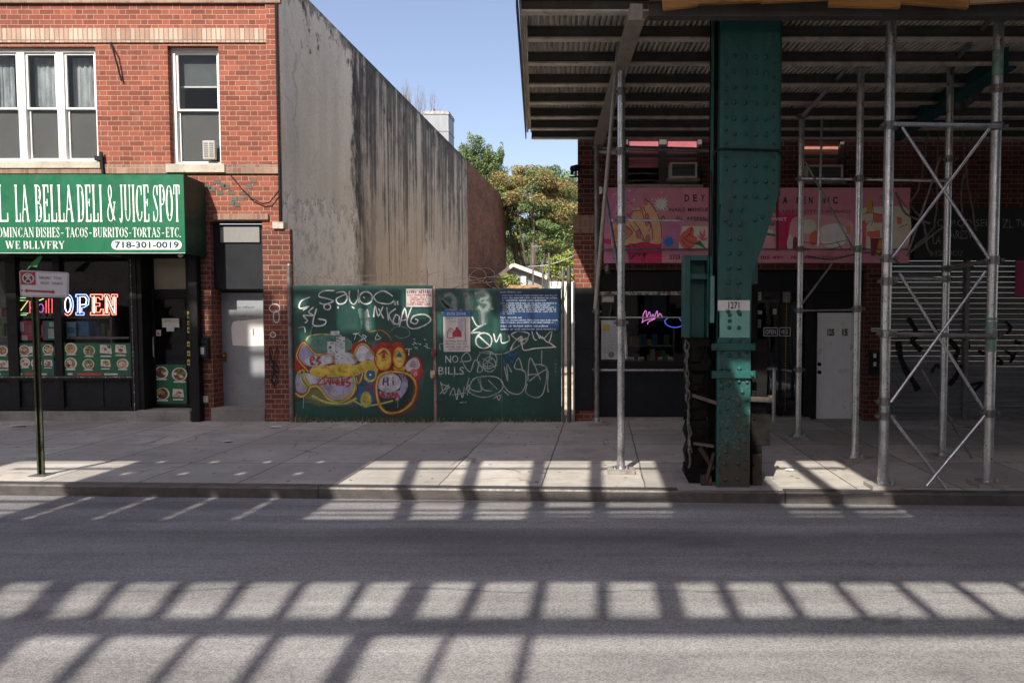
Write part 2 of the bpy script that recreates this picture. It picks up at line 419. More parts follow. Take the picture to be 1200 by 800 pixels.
GL = {
 'L': (.66, _stem(.18) + [([(.1, .025), (.62, .025)], _t), ([(.6, .02), (.6, .24)], _t)]),
 'E': (.68, _stem(.18) + [([(.1, .025), (.62, .025)], _t), ([(.6, .02), (.6, .22)], _t), ([(.1, .975), (.6, .975)], _t), ([(.58, .98), (.58, .78)], _t), ([(.2, .52), (.46, .52)], _t), ([(.46, .42), (.46, .62)], _t)]),
 'F': (.64, _stem(.18) + [([(.1, .975), (.6, .975)], _t), ([(.58, .98), (.58, .78)], _t), ([(.2, .52), (.46, .52)], _t), ([(.46, .42), (.46, .62)], _t)]),
 'A': (.84, [([(.1, .02), (.42, 1)], _t), ([(.40, .98), (.72, .02)], _T), ([(.2, .34), (.62, .34)], _t), _serif(.1, .025, .22), _serif(.72, .025, .28)]),
 'B': (.72, _stem(.18) + _bowl(.18, .5, 1, .42) + _bowl(.18, 0, .54, .48)),
 'D': (.78, _stem(.18) + _bowl(.18, 0, 1, .54)),
 'P': (.68, _stem(.18) + _bowl(.18, .44, 1, .44)),
 'R': (.76, _stem(.18) + _bowl(.18, .46, 1, .44) + [([(.36, .48), (.66, .03)], _T), _serif(.68, .025, .16)]),
 'I': (.36, _stem(.18)),
 'J': (.46, [([(.28, 1), (.28, .12), (.2, .0), (.1, .0)], _T * .8), _serif(.28, .975), ([(.05, .1), (.12, .02)], _T * .7)]),
 'U': (.8, [([(.18, 1), (.18, .3)], _T), (ell(.41, .28, .23, .25, 12, 180, 360), _t * 1.5), ([(.64, .28), (.64, 1)], _t), _serif(.18, .975), _serif(.64, .975, .22)]),
 'C': (.74, [(ell(.4, .5, .32, .47, 24, 40, 320), _t), (ell(.4, .5, .28, .42, 10, 125, 235), _T), ([(.64, .98), (.64, .72)], _t), ([(.64, .28), (.64, .12)], _t)]),
 'G': (.78, [(ell(.4, .5, .32, .47, 24, 40, 320), _t), (ell(.4, .5, .28, .42, 10, 125, 235), _T), ([(.64, .02), (.64, .4)], _T), _serif(.64, .4)]),
 'O': (.8, [(ell(.4, .5, .34, .47, 24), _t), (ell(.4, .5, .29, .42, 8, 125, 235), _T), (ell(.4, .5, .29, .42, 8, -55, 55), _T)]),
 'S': (.6, [(smooth([(.5, .76), (.42, .94), (.26, .97), (.12, .86), (.12, .68), (.3, .54), (.46, .4), (.5, .2), (.36, .04), (.2, .03), (.08, .2)], 4), _t * 1.5), ([(.14, .7), (.46, .34)], _T), ([(.52, .98), (.52, .72)], _t), ([(.07, .02), (.07, .28)], _t)]),
 'T': (.7, _stem(.35)[:2] + [([(.05, .975), (.65, .975)], _t), ([(.06, .98), (.06, .74)], _t), ([(.64, .98), (.64, .74)], _t)]),
 'M': (1.0, [([(.14, 0), (.14, 1)], _t), ([(.16, .98), (.48, .05)], _T), ([(.48, .05), (.8, .98)], _t), ([(.82, 0), (.82, 1)], _T), _serif(.14, .025, .22), _serif(.82, .025), _serif(.12, .975, .2), _serif(.84, .975, .2)]),
 'N': (.86, [([(.14, 0), (.14, 1)], _t), ([(.16, .98), (.68, .04)], _T), ([(.7, 0), (.7, 1)], _t), _serif(.14, .025, .22), _serif(.7, .975, .22), _serif(.1, .975, .18)]),
 'H': (.86, _stem(.18) + _stem(.66) + [([(.18, .5), (.66, .5)], _t)]),
 'V': (.82, [([(.12, .98), (.42, .02)], _T), ([(.44, .02), (.7, .98)], _t), _serif(.12, .975), _serif(.7, .975, .22)]),
 'W': (1.15, [([(.12, .98), (.34, .02)], _T), ([(.35, .02), (.56, .98)], _t), ([(.54, .98), (.78, .02)], _T), ([(.79, .02), (1.02, .98)], _t), _serif(.12, .975), _serif(.55, .975), _serif(1.02, .975, .22)]),
 'Y': (.8, [([(.12, .98), (.4, .45)], _T), ([(.42, .45), (.68, .98)], _t), ([(.4, .0), (.4, .48)], _T), _serif(.12, .975), _serif(.68, .975, .22), _serif(.4, .025)]),
 '&': (.9, [(smooth([(.82, .5), (.62, .12), (.4, .02), (.16, .08), (.1, .28), (.28, .5), (.5, .7), (.48, .92), (.34, .98), (.22, .86), (.28, .66), (.82, .04)], 4), _t * 1.7), ([(.3, .62), (.72, .08)], _T), ([(.72, .52), (.92, .52)], _t)]),
 '-': (.36, [([(.06, .42), (.3, .42)], _t * 1.6)]), '.': (.24, [([(.12, 0), (.12, .12)], _T)]), ' ': (.3, []),
}
def serif_text(mb, txt, x0, x1, z0, z1, y, m=0, gap=.06):
    wtot = sum(GL[c][0] + gap for c in txt) - gap
    sx = (x1 - x0) / wtot; sz = z1 - z0; cx = 0; k = 0
    for c in txt:
        w, st = GL[c]
        for pts, th in st:
            q = [(x0 + (cx + a) * sx, z0 + b * sz) for a, b in pts]
            # strokes keep their stress: thick upright, thin level
            horiz = abs(q[-1][1] - q[0][1]) < abs(q[-1][0] - q[0][0]) * .25 and len(q) == 2
            ww = th * (sz * 1.0 if horiz else sx * 1.15)
            if th == _t and not horiz: ww = max(ww, _t * sz * .45)
            mb.ribbon(q, ww, y - .0004 * (k % 7), m); k += 1
        cx += w + gap
def scrawl(mb, x0, x1, z, h, y, m=0, seed=0, words=5):
    """a line of tiny unreadable print: short word-length runs of upright ticks"""
    r = random.Random(seed); x = x0; n = 0
    while x < x1:
        L = min(x1 - x, h * r.uniform(1.5, 5))
        k = x
        while k < x + L - h * .25:
            hh = h * r.choice((.65, .65, 1, .8))
            mb.ribbon([(k, z), (k + r.uniform(-.1, .1) * h, z + hh)], h * .2, y - .0002 * (n % 3), m); n += 1
            if r.random() < .6: mb.ribbon([(k, z + h * r.choice((.05, .35, .6))), (k + h * .45, z + h * r.choice((.05, .35, .6)))], h * .16, y - .0002 * (n % 3 + 3), m)
            k += h * .5
        x += L + h * .6
# =================================================================== GROUND
def kerb_y(x): return 7.62 - .041 * x
def walk_z(y): return .15 + (y - 7.6) * .013

def asphalt_mat():
    m, nt, bs = _nodes('asphalt'); _set(bs, .85, 0, .3)
    p = _pos(nt)
    big = _rng(nt, _noise(nt, _map(nt, p, (.25, .9, 1)), 1.0, 5), .3, .72, .66, 1.3)
    streak = _rng(nt, _noise(nt, _map(nt, p, (.06, 2.6, 1)), 1.0, 4), .33, .68, .72, 1.18)
    v = _n(nt, 'ShaderNodeTexVoronoi'); v.inputs['Scale'].default_value = 95; nt.links.new(p, v.inputs['Vector'])
    sv = _n(nt, 'ShaderNodeSeparateColor'); nt.links.new(v.outputs['Color'], sv.inputs[0])
    stone = _rng(nt, sv.outputs[0], 0, 1, .72, 1.3)
    grit = _rng(nt, _noise(nt, p, 150, 2), .3, .7, .82, 1.18)
    c = _mix(nt, 1.0, (.292, .284, .280), _math(nt, 'MULTIPLY', _math(nt, 'MULTIPLY', big, streak), _math(nt, 'MULTIPLY', stone, grit)), 'MULTIPLY')
    c = _mix(nt, _rng(nt, sv.outputs[1], .9, 1, 0, .55), c, (.42, .40, .37))
    # hairline cracks
    w = _n(nt, 'ShaderNodeTexNoise'); w.inputs['Scale'].default_value = 1.6; nt.links.new(p, w.inputs['Vector'])
    dv = _n(nt, 'ShaderNodeVectorMath', operation='MULTIPLY_ADD'); nt.links.new(w.outputs['Color'], dv.inputs[0]); dv.inputs[1].default_value = (.9, .9, 0); nt.links.new(p, dv.inputs[2])
    e = _n(nt, 'ShaderNodeTexVoronoi', feature='DISTANCE_TO_EDGE'); e.inputs['Scale'].default_value = .5; nt.links.new(dv.outputs[0], e.inputs['Vector'])
    gate = _rng(nt, _noise(nt, p, .7, 3),   .56, .64, 0, 1)
    c = _mix(nt, _math(nt, 'MULTIPLY', _rng(nt, e.outputs['Distance'], .0, .007, .5, 0), gate), c, (.06, .057, .055))
    sy = _n(nt, 'ShaderNodeSeparateXYZ'); nt.links.new(p, sy.inputs[0])
    wob = _rng(nt, _noise(nt, _map(nt, p, (.5, .5, 1), (5, 0, 0)), 1.0, 4), .3, .7, -.14, .14)
    yy = _math(nt, 'ADD', sy.outputs[1], wob)
    for yc, hw, k in ((6.15, .55, .38), (3.6, .5, .16), (7.35, .22, .3)):      # darker bands along the road and the gutter strip
        d = _math(nt, 'ABSOLUTE', _math(nt, 'SUBTRACT', yy, yc)); c = _mix(nt, _rng(nt, d, hw * .3, hw, k, 0), c, (.085, .082, .08))
    d = _math(nt, 'ABSOLUTE', _math(nt, 'SUBTRACT', _math(nt, 'ADD', sy.outputs[1], _math(nt, 'MULTIPLY', wob, .6)), 5.02))
    c = _mix(nt, _math(nt, 'MULTIPLY', _rng(nt, d, .006, .03, .4, 0), _rng(nt, _noise(nt, _map(nt, p, (.8, .1, 1)), 1.5, 4), .46, .54, 0, 1)), c, (.04, .04, .04))
    # oil and tar
    c = _mix(nt, _rng(nt, _noise(nt, _map(nt, p, (.5, 1.3, 1), (3, 1, 0)), .8, 6, .65), .56, .72, 0, .5), c, (.07, .07, .072))
    nt.links.new(c, bs.inputs['Base Color'])
    h = _math(nt, 'ADD', sv.outputs[0], _noise(nt, p, 180, 2))
    _bump(nt, bs, h, .75, .012)
    return m
def concrete_mat(name, base, slab=True):
    m, nt, bs = _nodes(name); _set(bs, .85, 0, .3)
    p = _pos(nt)
    f = _math(nt, 'MULTIPLY', _rng(nt, _noise(nt, p, .9, 6, .65), .3, .7, .78, 1.15), _rng(nt, _noise(nt, p, 90, 3), .3, .7, .86, 1.12))
    if slab:
        w = _n(nt, 'ShaderNodeTexNoise'); w.inputs['Scale'].default_value = 2.2; nt.links.new(p, w.inputs['Vector'])
        dv = _n(nt, 'ShaderNodeVectorMath', operation='MULTIPLY_ADD'); nt.links.new(w.outputs['Color'], dv.inputs[0]); dv.inputs[1].default_value = (.035, .035, 0); nt.links.new(p, dv.inputs[2])
        b = _n(nt, 'ShaderNodeTexBrick'); b.offset = 0
        b.inputs['Color1'].default_value = (*base, 1); b.inputs['Color2'].default_value = (*[c * .66 for c in base], 1); b.inputs['Mortar'].default_value = (*[c * .16 for c in base], 1)
        b.inputs['Scale'].default_value = 1; b.inputs['Mortar Size'].default_value = .011; b.inputs['Mortar Smooth'].default_value = .35
        b.inputs['Brick Width'].default_value = 1.2; b.inputs['Row Height'].default_value = 1.34; b.inputs['Bias'].default_value = .1
        nt.links.new(_map(nt, dv.outputs[0], (1, 1, 1), (.68, -7.78 + 1.34 * 7, 0)), b.inputs['Vector'])
        c = _mix(nt, 1.0, b.outputs['Color'], f, 'MULTIPLY')
        # spots of trodden gum, stains
        v = _n(nt, 'ShaderNodeTexVoronoi'); v.inputs['Scale'].default_value = 3.4; nt.links.new(p, v.inputs['Vector'])
        c = _mix(nt, _rng(nt, v.outputs['Distance'], .08, .11, .75, 0), c, (.06, .058, .055))
        e = _n(nt, 'ShaderNodeTexVoronoi', feature='DISTANCE_TO_EDGE'); e.inputs['Scale'].default_value = .55
        d2 = _n(nt, 'ShaderNodeVectorMath', operation='MULTIPLY_ADD'); nt.links.new(w.outputs['Color'], d2.inputs[0]); d2.inputs[1].default_value = (.5, .5, 0); nt.links.new(p, d2.inputs[2])
        nt.links.new(d2.outputs[0], e.inputs['Vector'])
        c = _mix(nt, _math(nt, 'MULTIPLY', _rng(nt, e.outputs['Distance'], 0, .012, .7, 0), _rng(nt, _noise(nt, p, .6, 2), .5, .58, 0, 1)), c, (.06, .055, .05))
        h = _math(nt, 'ADD', _math(nt, 'MULTIPLY', b.outputs['Fac'], -1), _math(nt, 'MULTIPLY', _noise(nt, p, 120, 3), .3))
    else:
        c = _mix(nt, 1.0, base, f, 'MULTIPLY'); h = _noise(nt, p, 60, 4)
    c = _mix(nt, _rng(nt, _noise(nt, _map(nt, p, (1, 1, 1), (7, 3, 0)), 1.5, 7, .7), .52, .72, 0, .6), c, [q * .42 for q in base])
    c = _mix(nt, _rng(nt, _noise(nt, _map(nt, p, (.7, 1.6, 1), (1, 8, 0)), 2.6, 8, .75), .5, .68, 0, .6), c, [q * .42 for q in base])
    c = _mix(nt, _rng(nt, _noise(nt, _map(nt, p, (1, 1, 1), (4, 2, 0)), .55, 8, .72), .48, .66, 0, .5), c, [q * .5 for q in base])
    nt.links.new(c, bs.inputs['Base Color'])
    _bump(nt, bs, h, .5, .01)
    return m
M_ASPH = asphalt_mat()
M_WALK = concrete_mat('sidewalk concrete', (.50, .468, .42))
M_CONC = concrete_mat('concrete', (.30, .29, .27), False)
M_STEELKERB = plain('worn kerb steel', (.085, .078, .074), .5, .35, .3, 5, dirt=(.12, .085, .065), dscale=3, dlo=.6, dhi=.75, bump=.4, bscale=40)
M_SOIL = plain('soil', (.44, .385, .31), .95, 0, .4, 1.5, bump=.6, bscale=12, dirt=(.20, .19, .12), dscale=1.2)

mb = MB(); mb.face([(-400, 13.4, .10), (400, 13.4, .10), (400, 600, .10), (-400, 600, .10)])
mb.face([(-400, -600, .02), (400, -600, .02), (400, -13.0, .02), (-400, -13.0, .02)])
structure(mb.build('ground', M_SOIL, at=(0, 0, 0)))
mb = MB(); mb.face([(-120, -9.2, .025), (120, -9.2, .025), (120, kerb_y(120), .025), (-120, kerb_y(-120), .025)])
structure(mb.build('street', M_ASPH, at=(0, 0, 0)))
mb = MB()
N = 60
for i in range(N):
    a, b = -90 + 180 * i / N, -90 + 180 * (i + 1) / N
    mb.face([(a, kerb_y(a) + .16, walk_z(7.7)), (b, kerb_y(b) + .16, walk_z(7.7)), (b, 13.6, walk_z(13.6)), (a, 13.6, walk_z(13.6))])
structure(mb.build('sidewalk', M_WALK, at=(0, 10, 0)))
mb = MB()
xs = [-60, -9.4, -3.25, 2.05, 60]
for a, b in zip(xs, xs[1:]):
    g = .006
    a += g; b -= g
    ya, yb = kerb_y(a), kerb_y(b)
    top = .155
    mb.face([(a, ya + .012, top), (b, yb + .012, top), (b, yb + .162, top + .001), (a, ya + .162, top + .001)])
    mb.face([(a, ya, top - .02), (b, yb, top - .02), (b, yb + .012, top), (a, ya + .012, top)])
    mb.face([(a, ya - .004, -.03), (b, yb - .004, -.03), (b, yb, top - .02), (a, ya, top - .02)])
    mb.face([(a, ya, -.03), (a, ya, top - .02), (a, ya + .162, top), (a, ya + .162, -.03)])
    mb.face([(b, yb, top - .02), (b, yb, -.03), (b, yb + .162, -.03), (b, yb + .162, top)])
structure(mb.build('kerb', M_STEELKERB, at=(0, 7.6, 0)))
mb = MB(); mb.box(-90, 90, -13.0, -9.2, -.1, .15)
structure(mb.build('far_sidewalk', M_WALK, at=(0, -11, 0)))

# =================================================================== MATERIALS OF THE BUILDINGS
M_BRICK = bond('red brick', (.25, .076, .050), (.188, .060, .041), (.38, .25, .175), soot=.22)
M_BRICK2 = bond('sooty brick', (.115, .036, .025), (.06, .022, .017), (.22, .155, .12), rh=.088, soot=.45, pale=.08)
M_BRICKP = bond('pier brick', (.20, .062, .043), (.125, .045, .034), (.34, .25, .19), soot=.4, pale=.15)
M_SOLD = brick('pale soldier brick', (.46, .38, .30), (.34, .21, .15), (.20, .15, .12), bw=.088, rh=.27, off=0, soot=.3)
M_SOLD2 = brick('worn sill brick', (.33, .22, .165), (.24, .12, .08), (.30, .24, .20), bw=.086, rh=.16, off=0, soot=.4)
M_WHITE = plain('white window paint', (.74, .74, .72), .45, 0, .06, 4, dirt=(.5, .49, .46), dscale=6, dlo=.6, dhi=.8)
M_BLACK = plain('black paint', (.009, .009, .010), .5, 0, .3, 4, spec=.22, dirt=(.02, .02, .019), dscale=5)
M_BLACK2 = plain('matt black panel', (.010, .012, .016), .6, 0, .3, 2, spec=.25, dirt=(.02, .022, .026), dscale=3)
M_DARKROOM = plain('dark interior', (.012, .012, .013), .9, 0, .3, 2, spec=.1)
M_STONE = plain('stone sill', (.42, .37, .31), .85, 0, .25, 3, bump=.3, bscale=40, dirt=(.22, .18, .15), dscale=6)
M_GREYDOOR = plain('grey door paint', (.235, .25, .27), .5, 0, .1, 3, dirt=(.17, .18, .19), dscale=4, dlo=.55, dhi=.75)
M_PATCH = plain('fresh white paint', (.66, .66, .64), .55, 0, .06, 3)
M_BRASS = plain('brass', (.5, .34, .12), .35, 1, .1)
M_GALV = plain('galvanised steel', (.50, .51, .52), .33, .9, .22, 6, dirt=(.22, .20, .18), dscale=9, dlo=.58, dhi=.72)
M_GALVD = plain('weathered steel', (.20, .20, .20), .5, .6, .3, 6, dirt=(.13, .09, .065), dscale=7, dlo=.5, dhi=.7)
M_GLASS = glass('shop glass', (.86, .88, .88), .9)
M_GLASSW = glass('window glass', (.93, .95, .95), .4)
M_SCREEN = plain('insect screen', (.125, .12, .115), .9, 0, .1, 2)
M_CURT = plain('lace curtain', (.36, .39, .41), .9, 0, .45, 2.5, stretch=(2, 1, .8))
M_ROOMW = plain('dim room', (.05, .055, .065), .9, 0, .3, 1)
def stucco_mat():
    m, nt, bs = _nodes('stained stucco'); _set(bs, .9, 0, .2)
    p = _pos(nt)
    s = _n(nt, 'ShaderNodeSeparateXYZ'); nt.links.new(p, s.inputs[0]); y, z = s.outputs[1], s.outputs[2]
    N = lambda sc, k=1.0, d=6, r=.65, o=0.0: _noise(nt, _map(nt, p, sc, (0, o, 0)), k, d, r)
    edge = _rng(nt, N((1, 2, 1.2), 1.5, 5), .3, .7, -.25, .25)
    far = _rng(nt, _math(nt, 'ADD', y, edge), 16.2, 16.45, 0, 1)
    c = _mix(nt, _rng(nt, N((1, .9, .5), 1.0), .35, .65, 0, 1), (.60, .555, .465), (.72, .67, .57))
    c = _mix(nt, _rng(nt, N((1, 1.4, .12), 1.0, 5, .6, 3), .5, .68, 0, .45), c, (.40, .385, .35))
    c = _mix(nt, _math(nt, 'MULTIPLY', far, _rng(nt, z, 3, 8, .75, .45)), c, _mix(nt, _rng(nt, z, 3, 7, 0, 1), (.40, .325, .25), (.40, .37, .33)))  # browner low down: dirt plus warm bounce light put into the colour
    s1 = N((1, 7.5, .10), 1.0, 7, .7); s2 = N((1, 1.7, .22), 1.0, 5, .6, 5); s3 = N((1, 2.6, 2.2), 1.0, 7, .7)
    # run-off streaks, strong past the seam
    top = _rng(nt, z, 3.2, 8.6, -.055, .075)
    mixs = _math(nt, 'ADD', _math(nt, 'ADD', _math(nt, 'MULTIPLY', s1, .5), _math(nt, 'MULTIPLY', s2, .35)), _math(nt, 'MULTIPLY', s3, .15))
    c = _mix(nt, _math(nt, 'MULTIPLY', far, _rng(nt, _math(nt, 'ADD', mixs, top), .49, .56, 0, .88)), c, (.058, .056, .053))
    c = _mix(nt, _math(nt, 'MULTIPLY', far, _rng(nt, s1, .55, .66, 0, .6)), c, (.14, .125, .11))
    # black bloom close to the seam
    seam = _math(nt, 'MULTIPLY', _rng(nt, y, 16.3, 18.2, 1, 0), far)
    c = _mix(nt, _math(nt, 'MULTIPLY', seam, _rng(nt, _math(nt, 'ADD', s2, _math(nt, 'MULTIPLY', s3, .3)), .55, .68, 0, .9)), c, (.045, .045, .045))
    # scattered black mould under the wall head
    head = _rng(nt, z, 6.2, 8.5, -.10, .085)
    c = _mix(nt, _rng(nt, _math(nt, 'ADD', s3, head), .60, .68, 0, .85), c, (.05, .05, .05))
    c = _mix(nt, _rng(nt, _math(nt, 'ADD', z, edge), 8.38, 8.5, 0, .7), c, (.06, .06, .058))
    # fresh render low down on the far part
    pb = _math(nt, 'MULTIPLY', _rng(nt, _math(nt, 'ADD', y, _math(nt, 'MULTIPLY', edge, 2.0)), 21.2, 21.5, 0, 1), _rng(nt, _math(nt, 'ADD', z, _math(nt, 'MULTIPLY', edge, 3.0)), 4.6, 5.0, 1, 0))
    c = _mix(nt, _math(nt, 'MULTIPLY', pb, _rng(nt, N((1, 1.2, .4), 1.0, 5, .6, 8), .42, .5, 0, .8)), c, (.60, .57, .52))
    c = _mix(nt, _math(nt, 'MULTIPLY', far, _rng(nt, N((1, 2.2, .35), 1.2, 7, .7, 9), .62, .66, 0, .6)), c, (.55, .52, .46))
    near = _math(nt, 'SUBTRACT', 1.0, far)
    line = _math(nt, 'ADD', z, _math(nt, 'ADD', _math(nt, 'MULTIPLY', edge, 2.2), _math(nt, 'MULTIPLY', y, -.12)))
    c = _mix(nt, _math(nt, 'MULTIPLY', near, _rng(nt, line, 2.72, 2.78, .62, 0)), c, (.78, .755, .70))
    c = _mix(nt, _math(nt, 'MULTIPLY', near, _math(nt, 'MULTIPLY', _rng(nt, line, 2.70, 2.75, 0, .7), _rng(nt, line, 2.76, 2.84, 1, 0))), c, (.16, .14, .12))
    c = _mix(nt, _math(nt, 'MULTIPLY', near, _math(nt, 'MULTIPLY', _rng(nt, line, 2.7, 2.75, 1, 0), _rng(nt, N((1, 3, 2), 1.2, 7, .75, 2), .5, .6, 0, .55))), c, (.30, .28, .255))
    c = _mix(nt, _rng(nt, N((1, 1.6, 1.1), 1.0, 8, .75, 14), .56, .70, 0, .4), c, (.33, .30, .25))
    # hairline render cracks
    ve = _n(nt, 'ShaderNodeTexVoronoi', feature='DISTANCE_TO_EDGE'); ve.inputs['Scale'].default_value = .45
    wv = _n(nt, 'ShaderNodeTexNoise'); wv.inputs['Scale'].default_value = 2.0; nt.links.new(p, wv.inputs['Vector'])
    dw = _n(nt, 'ShaderNodeVectorMath', operation='MULTIPLY_ADD'); nt.links.new(wv.outputs['Color'], dw.inputs[0]); dw.inputs[1].default_value = (0, .6, .6); nt.links.new(p, dw.inputs[2]); nt.links.new(dw.outputs[0], ve.inputs['Vector'])
    c = _mix(nt, _math(nt, 'MULTIPLY', _rng(nt, ve.outputs['Distance'], 0, .008, .35, 0), _rng(nt, N((1, .5, .5), 1.0, 3), .5, .56, 0, 1)), c, (.10, .09, .085))
    c = _mix(nt, 1.0, c, _rng(nt, _noise(nt, p, 22, 5), .3, .7, .88, 1.1), 'MULTIPLY')
    nt.links.new(c, bs.inputs['Base Color'])
    _bump(nt, bs, _math(nt, 'ADD', _noise(nt, p, 9, 6), _math(nt, 'MULTIPLY', s1, .5)), .5, .03)
    return m
M_STUCCO = stucco_mat()
M_RUST = bond('brown rear brick', (.23, .105, .07), (.17, .08, .056), (.20, .115, .085), soot=.5, pale=.12)
M_ROOF = plain('roof felt', (.05, .05, .05), .95, 0, .2, 2)
M_GREENAWN = plain('green awning vinyl', (.004, .115, .052), .42, 0, .10, 1.5, dirt=(.010, .15, .075), dscale=1.2)
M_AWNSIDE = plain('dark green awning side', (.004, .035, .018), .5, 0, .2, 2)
M_LETTER = plain('sign lettering white', (.66, .74, .69), .5, 0, .12, 20, dirt=(.35, .50, .43), dscale=9, dlo=.6, dhi=.75)
M_NAVY = plain('navy print', (.012, .035, .06), .5)
M_OXIDE = plain('steel door frame', (.045, .035, .03), .6, 0, .3, 4)

# =================================================================== DELI BUILDING
F = 12.9
XC = -6.03
deli = thing('deli_building', (-10, F, walk_z(F)), 'two storey red brick building with a deli below and a bare stained stucco side wall', 'building')
GZ = walk_z(F) - .05
h_tri = rect(-24, 55, 113.5, 189.5, F)
h_sgl = rect(198, 54, 257.5, 193, F)
h_shop = (-14.6, rect(0, 300, 224.5, 490, F)[1], GZ, W(200, 297, F).z + .1)
h_door = (rect(248.5, 262, 309.5, 480, F)[0], rect(248.5, 262, 309.5, 480, F)[1], GZ, W(280, 259, F).z)
mb = MB(); wall(mb, -15, XC, GZ, 8.75, F, F + .34, [h_tri, h_sgl, h_shop, h_door])
mb.build('front_wall', M_BRICK, deli)
# party wall, one slab of stucco then one of brown render
mb = MB(); mb.plan([(XC + .0, F + .02), (XC + .045, F + .02), (-5.35, 27.5), (-5.75, 27.5), (XC - .3, F + .36), (XC + .0, F + .36)][::1], GZ, 8.6)
mb.build('stucco_side_wall', M_STUCCO, deli)
mb = MB(); mb.plan([(-5.37, 27.5), (-5.0, 36), (-15, 36), (-15, 35.6), (-5.4, 35.6), (-5.75, 27.5)], GZ, 8.62)
mb.build('brown_rear_wall', M_RUST, deli)
mb = MB(); mb.plan([(-15, F + .36), (XC - .32, F + .36), (-5.77, 27.5), (-5.42, 35.58), (-15, 35.58)], 8.0, 8.2)
mb.build('roof', M_ROOF, deli)
# bands of brick set on end
def band(px0, py0, px1, py1, mat_, nm, proud=.03):
    a, b, c, d = rect(px0, py0, px1, py1, F - proud); q = MB(); q.box(a, b, F - proud, F + .02, c, d)
    return q.build(nm, mat_, deli, bevel=.006)
band(-60, 33, 312, 50, M_SOLD, 'soldier_course', .025)
band(-60, -8, 328, 3.5, M_SOLD2, 'cornice_course', .05)
band(-60, 192.5, 326.5, 203.5, M_SOLD2, 'sill_course', .035)
band(194, 192, 263, 202, M_STONE, 'window_sill', .06)
band(-40, 189, 117, 197, M_STONE, 'window_sill', .055)
band(250, 250.5, 314, 257.5, M_SOLD2, 'lintel_course', .045)
band(319, 260, 332, 268, M_STONE, 'corbel_stone', .17)
# raised strip of brick at the corner
a, b, c, d = rect(312.5, 3, 327.5, 192, F - .02); mb = MB(); mb.box(a, b, F - .022, F + .01, c, d); mb.build('corner_strip', M_BRICK, deli)
# dark headers laid in a V pattern above the door
mb = MB()
V = [(249, 222), (255, 213), (261, 217), (258, 226), (266, 219), (271, 226), (275, 233), (278, 240), (283, 233), (288, 226), (292, 219), (297, 212), (272, 238), (244, 219)]
for k, (px, py) in enumerate(V):
    a, b, c, d = rect(px - 3.4, py - 2.3, px + 3.4, py + 2.3, F); mb.box(a, b, F - .006, F + .02, c, d)
mb.build('pattern_brick', plain('dark glazed brick', (.07, .075, .06), .5), deli)
# pier beside the grey door, proud of the wall
a, b, c, d = rect(309.5, 268, 341.5, 491, F - .13); mb = MB(); mb.box(a, b, F - .13, F - .001, walk_z(F) - .05, d)
mb.build('brick_pier', M_BRICKP, deli)
a, b, c, d = rect(224.5, 297, 248.5, 491, F - .05); mb = MB(); mb.box(a, b, F - .05, F - .001, walk_z(F) - .05, d)
mb.build('brick_pier', M_BRICKP, deli)
# graffiti scratched on the pier
mb = MB(); q = lambda pts, y: [(W(x, yy, y).x, W(x, yy, y).z) for x, yy in pts]
r_ = random.Random(4)
for k in range(5):
    pts = smooth([(318 + r_.uniform(-4, 9), 408 + j * 9 + r_.uniform(-3, 3)) for j in range(6)], 5)
    mb.ribbon(q(pts, F - .13), .018, F - .133 - .0004 * k, 0)
for k, c in enumerate([(322, 361, 6, 5), (324, 371, 3.5, 7), (320, 392, 3, 3)]):
    mb.ribbon(q(ell(*c, 14), F - .13), .018, F - .134 - .0004 * k, 1)
mb.build('graffiti', [M_BLACK, plain('white spray', (.55, .52, .5), .8)], deli)

